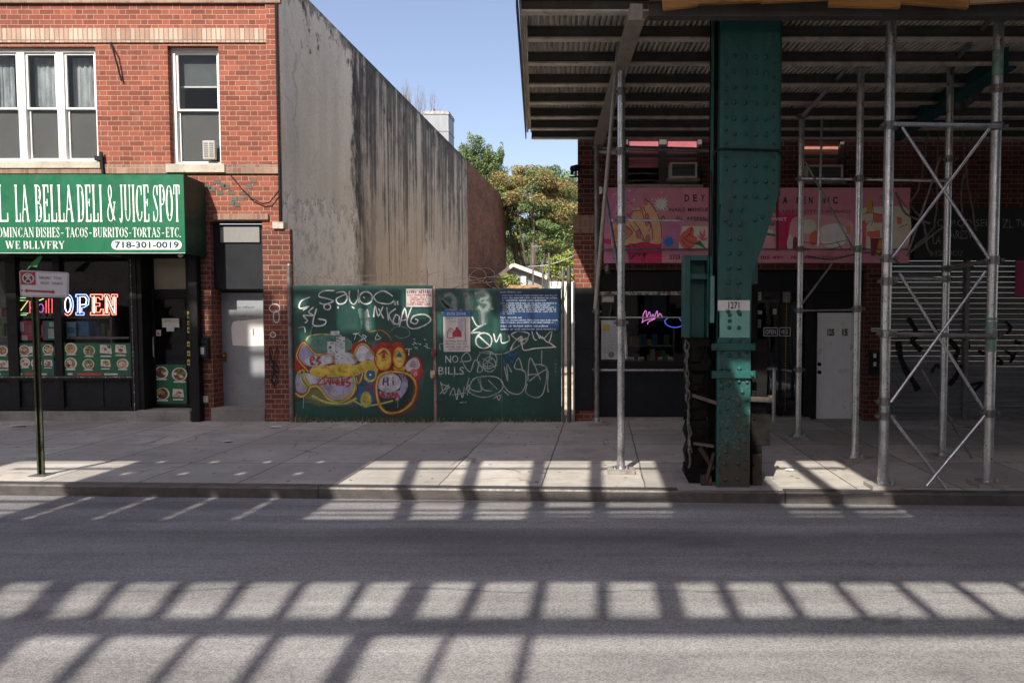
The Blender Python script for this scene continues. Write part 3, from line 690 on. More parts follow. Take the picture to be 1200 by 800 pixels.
def sash_window(name, hole, n, y, screen=True, curtains=True):
    x0, x1, z0, z1 = hole; t = .075
    f = MB()
    f.box(x0, x1, y, y + .12, z1 - t, z1); f.box(x0, x1, y, y + .12, z0, z0 + t * .75)
    w = (x1 - x0) / n
    for k in range(n + 1):
        c = x0 + w * k; hw = t if k in (0, n) else t * .95
        f.box(max(x0, c - hw), min(x1, c + hw), y + .004, y + .118, z0 + t * .75, z1 - t)
    win = f.build('window', M_WHITE, deli, bevel=.006)
    zm = z0 + (z1 - z0) * .48
    for k in range(n):
        a, b = x0 + w * k + t, x0 + w * (k + 1) - t
        if n == 1: a, b = x0 + t, x1 - t
        sx = MB()
        for (zl, zh, yy) in ((zm - .02, z1 - t, y + .03), (z0 + t * .75, zm + .02, y + .065)):
            s = .038
            sx.box(a, b, yy, yy + .035, zh - s, zh); sx.box(a, b, yy, yy + .035, zl, zl + s)
            sx.box(a, a + s, yy + .001, yy + .034, zl + s, zh - s); sx.box(b - s, b, yy + .001, yy + .034, zl + s, zh - s)
        sx.build('sash', M_WHITE, win, bevel=.004)
        g = MB(); g.box(a + .03, b - .03, y + .045, y + .05, zm, z1 - t - .03); g.build('upper_pane', M_GLASSW, win)
        g = MB(); g.box(a + .03, b - .03, y + .08, y + .085, z0 + .09, zm); g.build('lower_pane', M_GLASSW, win)
        sc = MB(); sc.box(a + .03, b - .03, y + .093, y + .097, z0 + .09, zm); sc.build('insect_screen', M_SCREEN, win)
        # lace behind the upper sash, with folds
        if n == 1:
            c = MB(); zb = z0 + (z1 - z0) * .70; c.box(a + .01, b - .01, y + .15, y + .155, zb, z1 - t - .02); c.build('roller_shade', plain('grey window shade', (.10, .11, .115), .8, 0, .15, 3), win)
            c = MB(); c.box(a + .01, b - .01, y + .14, y + .16, zb - .03, zb); c.build('shade_rail', M_WHITE, win)
        if curtains and n > 1:
            c = MB(); m_ = 26; rr = random.Random(k + n)
            l, r = (a + .02, a + (b - a) * (.62 if k != 1 else .98)) if k != 2 else (a + (b - a) * .02, b - .02)
            if n == 1: l, r = a + .02, b - .02
            zt, zb = (z1 - .1, zm - .3) if n > 1 else (z0 + (z1 - z0) * .80, zm - .1)
            top = [(l + (r - l) * i / m_, y + .2 + .010 * sin(i * 1.3 + k) + rr.uniform(-.006, .006)) for i in range(m_ + 1)]
            for i in range(m_):
                c.face([(top[i][0], top[i][1], zb), (top[i + 1][0], top[i + 1][1], zb), (top[i + 1][0], top[i + 1][1], zt), (top[i][0], top[i][1], zt)])
            c.build('curtain', M_CURT, win, smooth=True)
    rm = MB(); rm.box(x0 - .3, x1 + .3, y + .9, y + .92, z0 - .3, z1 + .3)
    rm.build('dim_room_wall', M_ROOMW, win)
    return win
sash_window('w', h_tri, 3, F + .07)
sash_window('w', h_sgl, 1, F + .10)
# a shade rail across the single window's upper glass
# small things fixed to the front
mb = MB(); mb.pipe([W(129, 50, F - .03), W(133, 60, F - .1), W(142.5, 95, F - .04)], .016, 6)
tag(mb.build('iron_bracket', M_BLACK2), 'thin bent iron rod hanging on the brick between the upper windows', 'bracket')
mb = MB(); mb.tube(W(118.5, 178, F - .06), W(121, 206, F - .06), .025, n=8); mb.box(*[v for v in (W(114, 186, F).x, W(122, 186, F).x)], F - .08, F, W(118, 189, F).z, W(118, 184, F).z)
tag(mb.build('conduit_pipe', M_BLACK2), 'short black conduit at the corner of the triple window sill', 'pipe')
mb = MB(); mb.pipe([W(270, 205, F - .03), W(277, 213, F - .02), W(283, 221, F - .03), W(295, 233, F - .05), W(308, 239, F - .05), W(316, 237, F - .06), W(325, 226, F - .05), W(329, 217, F - .03)], .011, 6)
tag(mb.build('loose_cable', M_BLACK), 'black cable sagging across the brick above the grey door', 'cable')
mb = MB(); mb.pipe([(XC + .02, F - .02, z) for z in (3.8, 5, 6.5, 8.7)], .03, 8)
mb.build('shadow_line_pipe', M_BLACK, deli)  # thin black tube standing in for the shadow line at the corner
# box fan standing in the single window
fx0, fx1, fz0, fz1 = rect(239, 165.5, 253.5, 187.5, F + .08)
fan = thing('window_fan', ((fx0 + fx1) / 2, F + .07, fz0), 'white twin window fan standing in the lower corner of the single upper window', 'fan')
mb = MB(); mb.box(fx0, fx1, F + .03, F + .10, fz0, fz1); mb.build('housing', plain('aged white plastic', (.34, .335, .32), .5, 0, .08, 6), fan, bevel=.012)
for k in (0, 1):
    c = fx0 + (fx1 - fx0) * (.28 + .44 * k); mb = MB()
    for j in range(7): mb.box(c - .036, c + .036, F + .022, F + .029, fz0 + .05 + j * .04, fz0 + .065 + j * .04)
    mb.build('grille', plain('grey plastic', (.2, .2, .2), .5), fan)

# ---------------- shopfront
yg = F + .06
def bx(nm, px0, py0, px1, py1, y0, y1, m_, parent=deli, bevel=.005):
    a, b, c, d = rect(px0, py0, px1, py1, y0); q = MB(); q.box(a, b, y0, y1, c, d); return q.build(nm, m_, parent, bevel=bevel)
mb = MB()
for px0, px1 in ((-60, -45), (8, 20), (63, 72), (152, 161)):
    a, b, c, d = rect(px0, 296, px1, 490, F + .0); mb.box(a, b, F + .005, F + .16, c, d)
for py0, py1, yy in ((440.5, 446, F + .0), (296, 301, F + .0), (477, 483, F + .004)):
    a, b, c, d = rect(-80, py0, 160, py1, yy); mb.box(a, b, yy + .01, F + .15, c, d)
mb.build('shopfront_frame', M_BLACK, deli, bevel=.006)
a, b, c, d = rect(-80, 446, 153, 478, F + .05); mb = MB(); mb.box(a, b, F + .05, F + .14, c, d)
for px in (17, 66, 120):
    x = W(px, 460, F + .04).x; mb.box(x - .02, x + .02, F + .035, F + .05, c, d)
mb.build('stall_riser', M_BLACK2, deli)
a, b, c, d = rect(-80, 441, 155, 442.4, F - .005); mb = MB(); mb.box(a, b, F - .004, F + .02, c, d)
x = W(155.5, 400, F).x; mb.box(x - .007, x + .007, F - .004, F + .02, W(155, 482, F).z, W(155, 304, F).z)
mb.build('worn_trim', plain('chipped edge', (.10, .10, .095), .6, 0, .3, 30, dirt=(.62, .60, .55), dscale=22, dlo=.55, dhi=.6), deli)
a, b, c, d = rect(-90, 482, 170, 492, F - .05); mb = MB(); mb.box(a, b, F - .05, F + .3, c - .05, d); mb.build('concrete_plinth', M_CONC, deli, bevel=.015)
for px0, px1 in ((-45, 8), (20, 63), (72, 152)):
    a, b, c, d = rect(px0, 301, px1, 441, yg); mb = MB(); mb.box(a - .02, b + .02, yg, yg + .01, c - .02, d + .02); mb.build('shop_window', M_GLASS, deli)
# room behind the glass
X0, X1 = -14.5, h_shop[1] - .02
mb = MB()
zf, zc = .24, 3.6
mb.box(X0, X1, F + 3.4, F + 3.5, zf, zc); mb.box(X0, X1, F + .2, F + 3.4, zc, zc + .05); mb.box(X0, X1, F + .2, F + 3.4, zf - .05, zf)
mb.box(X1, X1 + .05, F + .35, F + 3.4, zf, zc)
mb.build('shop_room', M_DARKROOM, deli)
PK = [plain('packet ' + n_, c_, .5) for n_, c_ in (('red', (.3, .03, .03)), ('yellow', (.4, .28, .03)), ('blue', (.04, .1, .25)), ('pale', (.4, .38, .34)), ('green', (.05, .2, .06)), ('brown', (.12, .07, .04)))]
def goods_shelf(x0, x1, y0, zs, seed, label):
    t = thing('goods_shelf', ((x0 + x1) / 2, y0, .25), label, 'shelf')
    mb = MB()
    for z in zs: mb.box(x0, x1, y0, y0 + .35, z - .03, z)
    for x in (x0, x1): mb.box(x - .02, x + .02, y0, y0 + .35, .25, zs[-1] + .35)
    mb.build('rack', M_GALVD, t)
    r = random.Random(seed)
    mb = MB()
    for z in zs:
        x = x0 + .05
        while x < x1 - .15:
            w = r.uniform(.06, .15); h = r.uniform(.12, .28)
            if r.random() < .85: mb.box(x, x + w - .012, y0 + .05 + r.uniform(0, .06), y0 + .3, z, z + h, r.randrange(6))
            x += w
    o = mb.build('packet_row', PK, t); o['kind'] = 'stuff'
goods_shelf(-13.5, -10.2, F + 1.3, (.6, 1.0, 1.4, 1.8, 2.2), 3, 'dim shelf of packets inside the deli behind the neon window')
goods_shelf(-9.3, -7.6, F + 2.6, (.6, 1.0, 1.4, 1.8, 2.2), 5, 'dim shelf of packets inside the deli behind the glass door')
# recessed shop door
yd = F + .34
mb = MB()
for px0, px1, y0, y1 in ((161, 167, F + .02, yd + .1), (174, 181, yd - .04, yd + .08), (219, 224, yd - .04, yd + .08)):
    a, b, c, d = rect(px0, 298, px1, 484, y0); mb.box(a, b, y0, y1, c, d)
for py0, py1 in ((297, 303), (339, 349), (474, 480)):
    a, b, c, d = rect(161, py0, 224, py1, yd); mb.box(a, b, yd - .03, yd + .07, c, d)
mb.build('shop_door_frame', M_BLACK, deli, bevel=.006)
bx('transom_panel', 174, 303, 219, 339.5, yd, yd + .03, plain('aged cream board', (.34, .30, .22), .7, 0, .12, 3))
bx('transom_panel', 160, 304, 168, 341, F + .11, F + .13, plain('aged cream board', (.34, .30, .22), .7))
a, b, c, d = rect(181, 349, 219, 474, yd); mb = MB(); s = .035
mb.box(a, a + s, yd, yd + .045, c, d); mb.box(b - s, b, yd, yd + .045, c, d); mb.box(a + s, b - s, yd + .001, yd + .044, c, c + s * 1.2); mb.box(a + s, b - s, yd + .001, yd + .044, d - s, d)
sd = mb.build('glass_door', M_BLACK, deli)
mb = MB(); mb.box(a + s, b - s, yd + .02, yd + .028, c + s, d - s); mb.build('door_pane', M_GLASS, sd)
mb = MB(); mb.pipe([(a + .02, yd - .0, c + .9), (a + .02, yd - .06, c + .95), (a + .02, yd - .06, c + 1.3), (a + .02, yd, c + 1.35)], .012, 8); mb.build('door_handle', M_GALV, sd)
bx('side_light', 167, 349, 174, 478, F + .22, F + .23, M_GLASS)
a, b, c, d = rect(159, 481, 223, 491, F - .12); mb = MB(); mb.box(a, b, F - .12, yd + .4, c - .06, d); mb.build('door_step', M_CONC, deli, bevel=.02)
a, b, c, d = rect(222, 297, 232, 494, F - .2); mb = MB(); mb.box(a, b, F - .2, F - .055, walk_z(F - .2) - .01, d); mb.build('gate_post', M_BLACK, deli, bevel=.008)
# grey door in its recess
yr = F + .32
a, b, c, d = rect(244, 263, 312, 338.5, F + .1); mb = MB(); mb.box(a, b, F + .1, F + .2, c, d); mb.build('dark_transom', M_BLACK2, deli)
bx('lamp_housing', 258, 266, 304, 284, F + .07, F + .1, plain('aged white metal', (.20, .20, .19), .5, 0, .1, 8, stretch=(12, 1, 1)))
mb = MB()
a, b, c, d = rect(250, 338, 310, 482, yr - .05)
mb.box(a - .05, a + .11, yr - .06, yr + .1, c, d); mb.box(b - .005, b + .1, yr - .06, yr + .1, c, d); mb.box(a + .11, b - .005, yr - .058, yr + .1, d - .05, d)
mb.build('door_frame', M_OXIDE, deli)
a, b, c, d = rect(260.5, 343, 309.5, 478, yr); mb = MB(); mb.box(a, b, yr, yr + .045, c, d)
gd = mb.build('grey_door', M_GREYDOOR, deli, bevel=.004)
mb = MB(); P = [(273, 377), (281, 375), (281, 376), (312, 373), (312, 405), (290, 405.5), (289, 405.5), (273, 404.5), (272, 398), (271, 384)]
mb.poly([(W(x, y_, yr).x if x < 311 else b - .004, W(x, y_, yr).z) for x, y_ in P], yr - .003); mb.build('white_paint_patch', M_PATCH, gd)
mb = MB(); scrawl(mb, W(276, 360, yr).x, W(300, 360, yr).x, W(280, 361, yr).z, .05, yr - .003, 0, 4); scrawl(mb, W(280, 360, yr).x, W(298, 360, yr).x, W(280, 371, yr).z, .045, yr - .003, 0, 5)
mb.ribbon([(W(297, 386, yr).x, W(297, 385, yr).z), (W(297, 386, yr).x, W(297, 393, yr).z)], .02, yr - .005)
mb.build('faint_lettering', plain('pencil grey', (.10, .105, .11), .7), gd)
mb = MB(); x, z = W(264, 417, yr).x, W(264, 417, yr).z; mb.box(x - .03, x + .03, yr - .012, yr, z - .11, z + .07); mb.tube((x, yr - .01, z), (x, yr - .07, z), .012); mb.dome((x, yr - .055, z), .03, n=10); mb.build('door_knob', M_BRASS, gd, smooth=True)
a, b, c, d = rect(247, 478, 310.5, 491, F - .10); mb = MB(); mb.box(a, b, F - .10, yr + .2, c - .06, d); mb.build('door_step', M_CONC, deli, bevel=.015)
# chimney on the roof, clad in pale sheet metal
mb = MB(); cx = (500 - PX0) / FPX * 33; cx1 = (528 - PX0) / FPX * 33
mb.box(cx, cx1, 33, 34.2, 8.2, 12.1); mb.box(cx - .03, cx1 + .03, 32.97, 34.23, 12.1, 12.25, 1)
mb.box(cx - .02, cx1 + .02, 32.98, 34.22, 11.3, 11.36, 1); mb.box(cx - .02, cx1 + .02, 32.98, 34.22, 10.4, 10.45, 1)
mb.tube((cx + .3, 33.5, 12.2), (cx + .3, 33.5, 12.5), .1, m=1)
mb.build('clad_chimney', [plain('pale sheet metal', (.19, .215, .24), .5, .1, .15, 2, stretch=(4, 4, .5), dirt=(.3, .31, .33), dscale=3), M_GALVD], deli)

# ---------------- awning
ya = 12.2
zt, zb = W(100, 204.5, ya).z, W(100, 297, ya).z
xr = W(216, 250, ya).x; xw = W(243, 250, F).x
awn = thing('shop_awning', (-10, F, zb), 'long green vinyl box awning with white lettering over the deli front', 'awning')
mb = MB(); mb.box(-14.5, xr, ya, ya + .02, zb, zt); mb.build('front_panel', M_GREENAWN, awn)
mb = MB(); ztw = zt - .02
mb.face([(xr, ya + .021, zb), (xw, F - .06, zb), (xw, F - .06, ztw), (xr, ya + .021, zt)]); mb.face([(xr - .02, ya + .022, zt), (xr - .02, ya + .022, zb), (xw - .02, F - .06, zb), (xw - .02, F - .06, ztw)][::1])
mb.build('side_panel', M_AWNSIDE, awn)
mb = MB(); mb.face([(-14.5, ya + .02, zt), (xr, ya + .02, zt), (xw, F - .06, ztw), (-14.5, F - .06, ztw)]); mb.build('top_panel', M_GREENAWN, awn)
mb = MB()
for z, y in ((zb + .015, ya + .04), (zt - .03, ya + .04)): mb.bar((-14.5, y, z), (xr - .02, y, z), .03, .03)
for x in (-13, -11, -9, xr - .04): mb.bar((x, ya + .05, zb + .02), (x, F - .06, zb + .02), .03, .03)
mb.build('frame', M_GALVD, awn)
mb = MB(); yl = ya - .004
def fit(t, px0, py0, px1, py1): a, b, c, d = rect(px0, py0, px1, py1, yl); serif_text(mb, t, a, b, c, d, yl)
for t, p0, p1 in (('EL', -22, 10), ('LA', 17, 34), ('BELLA', 40.5, 86), ('DELI', 90, 120), ('&', 125, 135), ('JUICE', 139.5, 175), ('SPOT', 179, 211)): fit(t, p0, 216.5, p1, 260)
for t, p0, p1 in (('DOMINCAN', -9, 40), ('DISHES', 42, 70), ('-', 71, 75), ('TACOS', 77, 103), ('-', 104, 108), ('BURRITOS', 109, 150), ('-', 151, 154), ('TORTAS', 155.5, 188), ('-', 189, 193), ('ETC.', 194, 212)): fit(t, p0, 266.5, p1, 278)
for t, p0, p1 in (('WE', 6.5, 24), ('BLLVFRY', 27, 76)): fit(t, p0, 282.5, p1, 291.5)
mb.build('white_lettering', M_LETTER, awn)
a, b, c, d = rect(130.5, 281.3, 213, 292.6, yl); hr = (d - c) / 2
pts = [(b - hr + hr * cos(t), (c + d) / 2 + hr * sin(t)) for t in [(-pi / 2 + pi * i / 10) for i in range(11)]] + [(a + hr + hr * cos(t), (c + d) / 2 + hr * sin(t)) for t in [(pi / 2 + pi * i / 10) for i in range(11)]]
mb = MB(); mb.poly(pts, yl); letters(mb, '718-301-0019', a + .06, b - .05, c + .028, d - .025, yl - .003, 1, bold=.025)
mb.build('phone_panel', [M_LETTER, M_NAVY], awn)
mb = MB(); mb.face([(-14.5, ya - .003, zb + .003), (xr - .003, ya - .003, zb + .003), (xr - .003, ya - .003, zb + .012), (-14.5, ya - .003, zb + .012)]); mb.build('hem', M_LETTER, awn)
# little dome camera under the awning
c = W(211.5, 301, ya + .25); mb = MB(); mb.tube(c + Vector((0, 0, .03)), c + Vector((0, 0, .12)), .03); mb.dome(c + Vector((0, 0, .035)), .05, (0, 0, -1), 10)
tag(mb.build('dome_camera', M_WHITE, smooth=True), 'small white dome camera under the end of the green awning', 'camera')
# pennant
mb = MB(); mb.face([W(30, 318, 12.4), W(36, 312, 12.42), W(43, 313, 12.4), W(50, 300, 12.38), W(46, 300, 12.4), W(36, 309, 12.42)]); mb.face([W(50, 300, 12.385), W(43, 313, 12.405), W(36, 312, 12.425), W(30, 318, 12.405), W(36, 309, 12.425), W(46, 300, 12.405)][::1])
mb.tube(W(47, 297, 12.4), W(48, 301, 12.4), .006)
tag(mb.build('green_pennant', plain('pennant green', (.03, .28, .07), .6)), 'small bright green pennant hanging below the awning behind the parking sign', 'pennant')

# ---------------- things at the shop window
def neon(name, label, cat, strokes, y, mats, r=.011):
    """strokes: list of (points measured on the plane, material index)"""
    t = thing(name, tuple(W(*strokes[0][0][0], y)), label, cat)
    gs = {}
    for pts, mi in strokes: gs.setdefault(mi, []).append(pts)
    for mi, runs in gs.items():
        for pts in runs: mb = MB(); mb.pipe([W(a, b, y) for a, b in pts], r, 6); mb.build(('blue_tube', 'white_tube', 'red_tube', 'yellow_tube', 'pink_tube', 'green_tube')[mi], mats[mi], t, smooth=True)
    return t
NE = [emit('neon blue', (.25, .38, 1), 1.9), emit('neon white', (.9, .8, 1), 2), emit('neon red', (1, .22, .14), 2.0), emit('neon yellow', (1, .75, .2), 1.6), emit('neon pink', (1, .3, .75), .8), emit('neon green', (.3, .8, .35), .9)]
yn = F + .075 + .03
def rectpts(x0, y0, x1, y1): return [(x0, y0), (x1, y0), (x1, y1), (x0, y1), (x0, y0)]
st = []
st += [(ell(79.5, 357.2, 6.3, 12.2, 20, 150, 400), 0), (ell(79.5, 357.2, 6.3, 12.2, 10, 40, 150), 2), (ell(79.5, 357.2, 3.4, 8.8, 18), 1)]
def outline(pts, mi): return (pts + [pts[0]], mi)
st += [outline([(89, 345), (101, 345), (104.5, 350), (103.5, 357), (99, 360), (95.8, 360.4), (95.8, 366), (98.5, 366), (98.5, 369), (89, 369), (89, 366), (91, 366), (91, 348), (89, 348)], 0), ([(93.4, 367), (93.4, 347.6), (99.5, 347.8), (101.6, 351), (100.5, 356.5), (93.4, 357.4)], 1)]
st += [outline([(106, 345), (120, 345), (120, 351), (117.5, 351), (116, 348.4), (112.5, 348.4), (112.5, 355), (117, 355), (117, 358.6), (112.5, 358.6), (112.5, 365.8), (117, 365.8), (118.4, 362), (121, 362), (121, 369), (106, 369), (106, 366), (108.4, 366), (108.4, 348), (106, 348)], 2), ([(110.5, 347), (110.5, 367)], 1)]
st += [outline([(122, 345), (127.6, 345), (132, 358), (132, 348), (130.5, 348), (130.5, 345), (137.6, 345), (137.6, 348), (135.8, 348), (135.8, 369), (132, 369), (126.2, 355), (126.2, 366), (128, 366), (128, 369), (122, 369), (122, 366), (123.6, 366), (123.6, 348), (122, 348)], 2), ([(125, 367), (125, 347), (134, 367), (134, 347)], 1)]
neon('neon_open_sign', 'red and blue neon sign reading OPEN in the deli window', 'neon sign', st, yn, NE, .0085)
st = [([(22, 352), (33, 352), (22, 367), (33, 367)], 3), ([(21, 349), (30, 349)], 5), ([(35, 367), (35, 353), (40, 353), (42, 356), (40, 360), (35, 360), (43, 367)], 2), ([(21, 369), (31, 369)], 5), (ell(48, 361, 3, 5, 10), 4), ([(54, 367), (54, 352)], 2), ([(57, 367), (57, 350), (61, 350), (61, 367)], 2), ([(46, 352), (51, 350)], 3)]
neon('small_neon_sign', 'dim red and yellow neon scribble behind the parking sign', 'neon sign', st, yn, [emit('dim ' + str(i), c_, .8) for i, c_ in enumerate(((.2, .3, 1), (.8, .8, .8), (1, .12, .12), (.8, .75, .2), (.6, .1, .5), (.3, .7, .4)))], .008)

MENU = [plain('menu green', (.012, .115, .05), .5, 0, .2, 6), plain('menu plate', (.62, .6, .56), .5), plain('menu meat', (.30, .15, .075), .5, 0, .5, 40), plain('menu rice', (.45, .27, .09), .5, 0, .4, 50),
        plain('menu dark food', (.11, .05, .03), .5, 0, .5, 40), plain('menu pink food', (.42, .22, .18), .5, 0, .4, 40), plain('menu red strip', (.42, .05, .05), .5), plain('menu white print', (.6, .6, .56), .5), plain('menu salad', (.10, .20, .04), .5, 0, .4, 30), plain('menu cream', (.58, .50, .36), .5, 0, .3, 30)]
def menu(px0, py0, px1, py1, nx, ny, y, label, seed, strip=True):
    a, b, c, d = rect(px0, py0, px1, py1, y); mb = MB(); mb.box(a, b, y, y + .004, c, d)
    w = (b - a) / nx; base = c + (d - c) * (.17 if strip else .02); h = (d - base) / ny; r = random.Random(seed)
    for i in range(nx):
        for j in range(ny):
            cx, cz = a + w * (i + .5) + r.uniform(-.035, .035), base + h * (j + .53) + r.uniform(-.02, .02); rr = min(w, h) * r.uniform(.42, .52); o = .0045 * ((i + j) % 2)
            if r.random() < .7: mb.disc(cx, cz, rr, y - .002 - o, 1, 18, rr * r.uniform(.85, 1)); mb.disc(cx + r.uniform(-.01, .01), cz, rr * .78, y - .003 - o, r.choice((2, 3, 4, 5, 8, 9)))
            else: q = rr * .85; mb.poly([(cx - q, cz - q * .6), (cx + q, cz - q * .75), (cx + q * .85, cz + q * .65), (cx - q * .9, cz + q * .75)], y - .002 - o, 1)
            for k in range(13):
                t = r.uniform(0, 6.3); q = r.uniform(.0, .62) * rr; n_ = r.choice((3, 4, 5, 7)); s1 = rr * r.uniform(.1, .38)
                mb.disc(cx + q * cos(t), cz + q * sin(t), s1, y - .0032 - o - k * .0001, r.choice((2, 3, 4, 5, 8, 9, 1)), n_, s1 * r.uniform(.35, 1))
            mb.box(cx - rr * .75, cx + rr * .75, y - .0105, y - .0095, cz - rr * 1.06, cz - rr * .86, r.choice((1, 7, 7)))
    if strip:
        mb.box(a + (b - a) * .2, a + (b - a) * .56, y - .002, y - .001, c + .02, c + .07, 6); mb.box(a + (b - a) * .6, a + (b - a) * .8, y - .002, y - .001, c + .03, c + .06, 7); mb.box(a + (b - a) * .06, a + (b - a) * .13, y - .002, y - .001, c + .03, c + .065, 7)
    return tag(mb.build('menu_poster', MENU), label, 'poster', 'green food posters on the deli front')
ym = F + .045
menu(-44, 403, 11.5, 441, 4, 2, ym, 'green food photo poster farthest from the glass door of the deli', 1)
menu(20, 402, 63, 441, 3, 2, ym, 'narrow green food poster with three columns of plates behind the sign post', 2)
menu(74, 402, 153.5, 441, 4, 2, ym, 'wide green food poster with eight plates below the OPEN neon', 3)
menu(182.5, 427, 218.5, 473, 2, 2, yd - .012, 'small green food poster on the lower half of the deli door', 4, False)
def sheet(name, px0, py0, px1, py1, y, col, label, cat='poster', extra=()):
    a, b, c, d = rect(px0, py0, px1, py1, y); mb = MB(); mb.box(a, b, y, y + .004, c, d); ms = [col]
    for k, (u0, v0, u1, v1, m_) in enumerate(extra):
        ms.append(m_); mb.box(a + (b - a) * u0, a + (b - a) * u1, y - .002 - .0006 * k, y - .001, c + (d - c) * v0, c + (d - c) * v1, len(ms) - 1)
    return tag(mb.build(name, ms), label, cat)
PINK = plain('poster pink', (.42, .05, .11), .5, 0, .2, 4); TEAL = plain('poster teal', (.05, .25, .22), .5); PALE = plain('poster pale', (.55, .56, .55), .5, 0, .15, 10); BLUEP = plain('box blue', (.05, .16, .30), .5, 0, .2, 5)
sheet('poster', 21, 376, 43, 398.5, F + .075, PINK, 'pink poster with a pale milkshake in the deli window under the parking sign', extra=((.1, .45, .32, .95, PALE), (.2, .0, .5, .25, PALE), (.6, .2, .9, .8, plain('poster rose', (.5, .12, .16), .5))))
sheet('poster', 50, 376, 66, 398.5, F + .075, TEAL, 'teal and pink drinks poster between the sign post and the OPEN window', extra=((0, 0, .16, 1, PINK), (.4, .1, .9, .6, PALE), (.5, .7, .9, .95, PALE)))
def carton(px0, py0, px1, py1, m_, label):
    a, b, c, d = rect(px0, py0, px1, py1, F + .12); mb = MB(); mb.box(a, b, F + .12, F + .3, c, d); mb.box(a + .02, b - .02, F + .115, F + .12, c + .06, d - .1, 1); return tag(mb.build('carton', [m_, BLUEP], bevel=.005), label, 'box')
carton(78, 377, 89, 394, plain('pale teal card', (.22, .34, .36), .6), 'pale teal carton standing in the deli window under the letter O')
carton(92, 376.5, 104.5, 393.5, plain('blue card', (.03, .14, .28), .6), 'bright blue carton standing in the deli window under the letter P')
a, b, c, d = rect(74, 394.5, 152, 397, F + .13); mb = MB(); mb.box(a, b, F + .11, F + .45, c, d)
tag(mb.build('window_ledge', M_GALVD), 'grey metal ledge carrying cartons inside the deli window', 'shelf')
sheet('notice', 190, 373, 210, 383.5, yd - .012, PALE, 'white card notice on the glass of the deli door', 'notice', ((.1, .55, .9, .8, plain('notice tan', (.5, .42, .3), .6)), (.25, -.45, .7, .05, PALE)))
sheet('sticker', 183, 386.5, 188.5, 393.5, yd - .012, PALE, 'small white and red sticker at the edge of the deli door', 'sticker', ((.3, .15, .7, .6, MENU[6]),))
YEL = plain('sticker yellow', (.55, .45, .06), .5)
for k, (p0, p1, lab) in enumerate(((365, 373, 'uppermost yellow sticker on the black post beside the deli door'), (376, 381, 'second yellow sticker on the black post beside the deli door'), (383, 390, 'third yellow sticker on the black post beside the deli door'), (400, 406, 'fourth yellow sticker on the black post beside the deli door'), (411, 417, 'fifth yellow sticker on the black post beside the deli door'), (421, 428, 'lowest yellow sticker on the black post beside the deli door'))):
    sheet('sticker', 219.4, p0, 222.6, p1, yd - .046, YEL, lab, 'sticker', ((.2, .3, .8, .6, M_BLACK),))['group'] = 'yellow stickers by the deli door'
# intercom, bell, meter box
yi = F - .06
t = thing('intercom', tuple(W(236, 419, yi)), 'black entry phone box with a glowing square label on the brick by the deli door', 'intercom')
a, b, c, d = rect(229.5, 395.5, 244, 420, yi - .06); mb = MB(); mb.box(a, b, yi - .06, yi + .008, c, d); mb.build('case', M_BLACK, t, bevel=.01)
mb = MB(); a, b, c, d = rect(231, 405, 241, 417.5, yi - .065); mb.box(a, b, yi - .066, yi - .061, c, d); mb.build('screen', plain('screen frame', (.03, .05, .06), .3), t)
mb = MB(); a, b, c, d = rect(232.5, 407, 239, 415, yi - .068); mb.box(a, b, yi - .069, yi - .0665, c, d); mb.build('label_card', plain('pale card', (.5, .56, .6), .5), t)
mb = MB()
for px in (233, 237, 241): p = W(px, 400.5, yi - .061); mb.dome(p, .012, n=8)
mb.build('button', plain('teal button', (.05, .2, .2), .4), t)
t = thing('doorbell', tuple(W(253, 403, F - .0)), 'grey metal doorbell box on the frame beside the grey door', 'doorbell')
a, b, c, d = rect(249.5, 392, 256, 403.5, F + .2); mb = MB(); mb.box(a, b, F + .2, F + .27, c, d); mb.build('case', M_GALV, t, bevel=.006)
mb = MB(); mb.box(a + .03, b - .03, F + .19, F + .199, c + .03, d - .03); mb.build('button', M_BLACK, t)
a, b, c, d = rect(232.5, 464, 243.5, 471.5, F - .09); mb = MB(); mb.box(a, b, F - .09, F - .052, c, d); mb.box((a + b) / 2 - .004, (a + b) / 2 + .004, F - .093, F - .089, c + .01, d - .01, 1)
tag(mb.build('outlet_box', [plain('dirty white plastic', (.45, .45, .43), .5), M_BLACK], bevel=.005), 'white outlet box low on the brick beside the deli door', 'outlet')
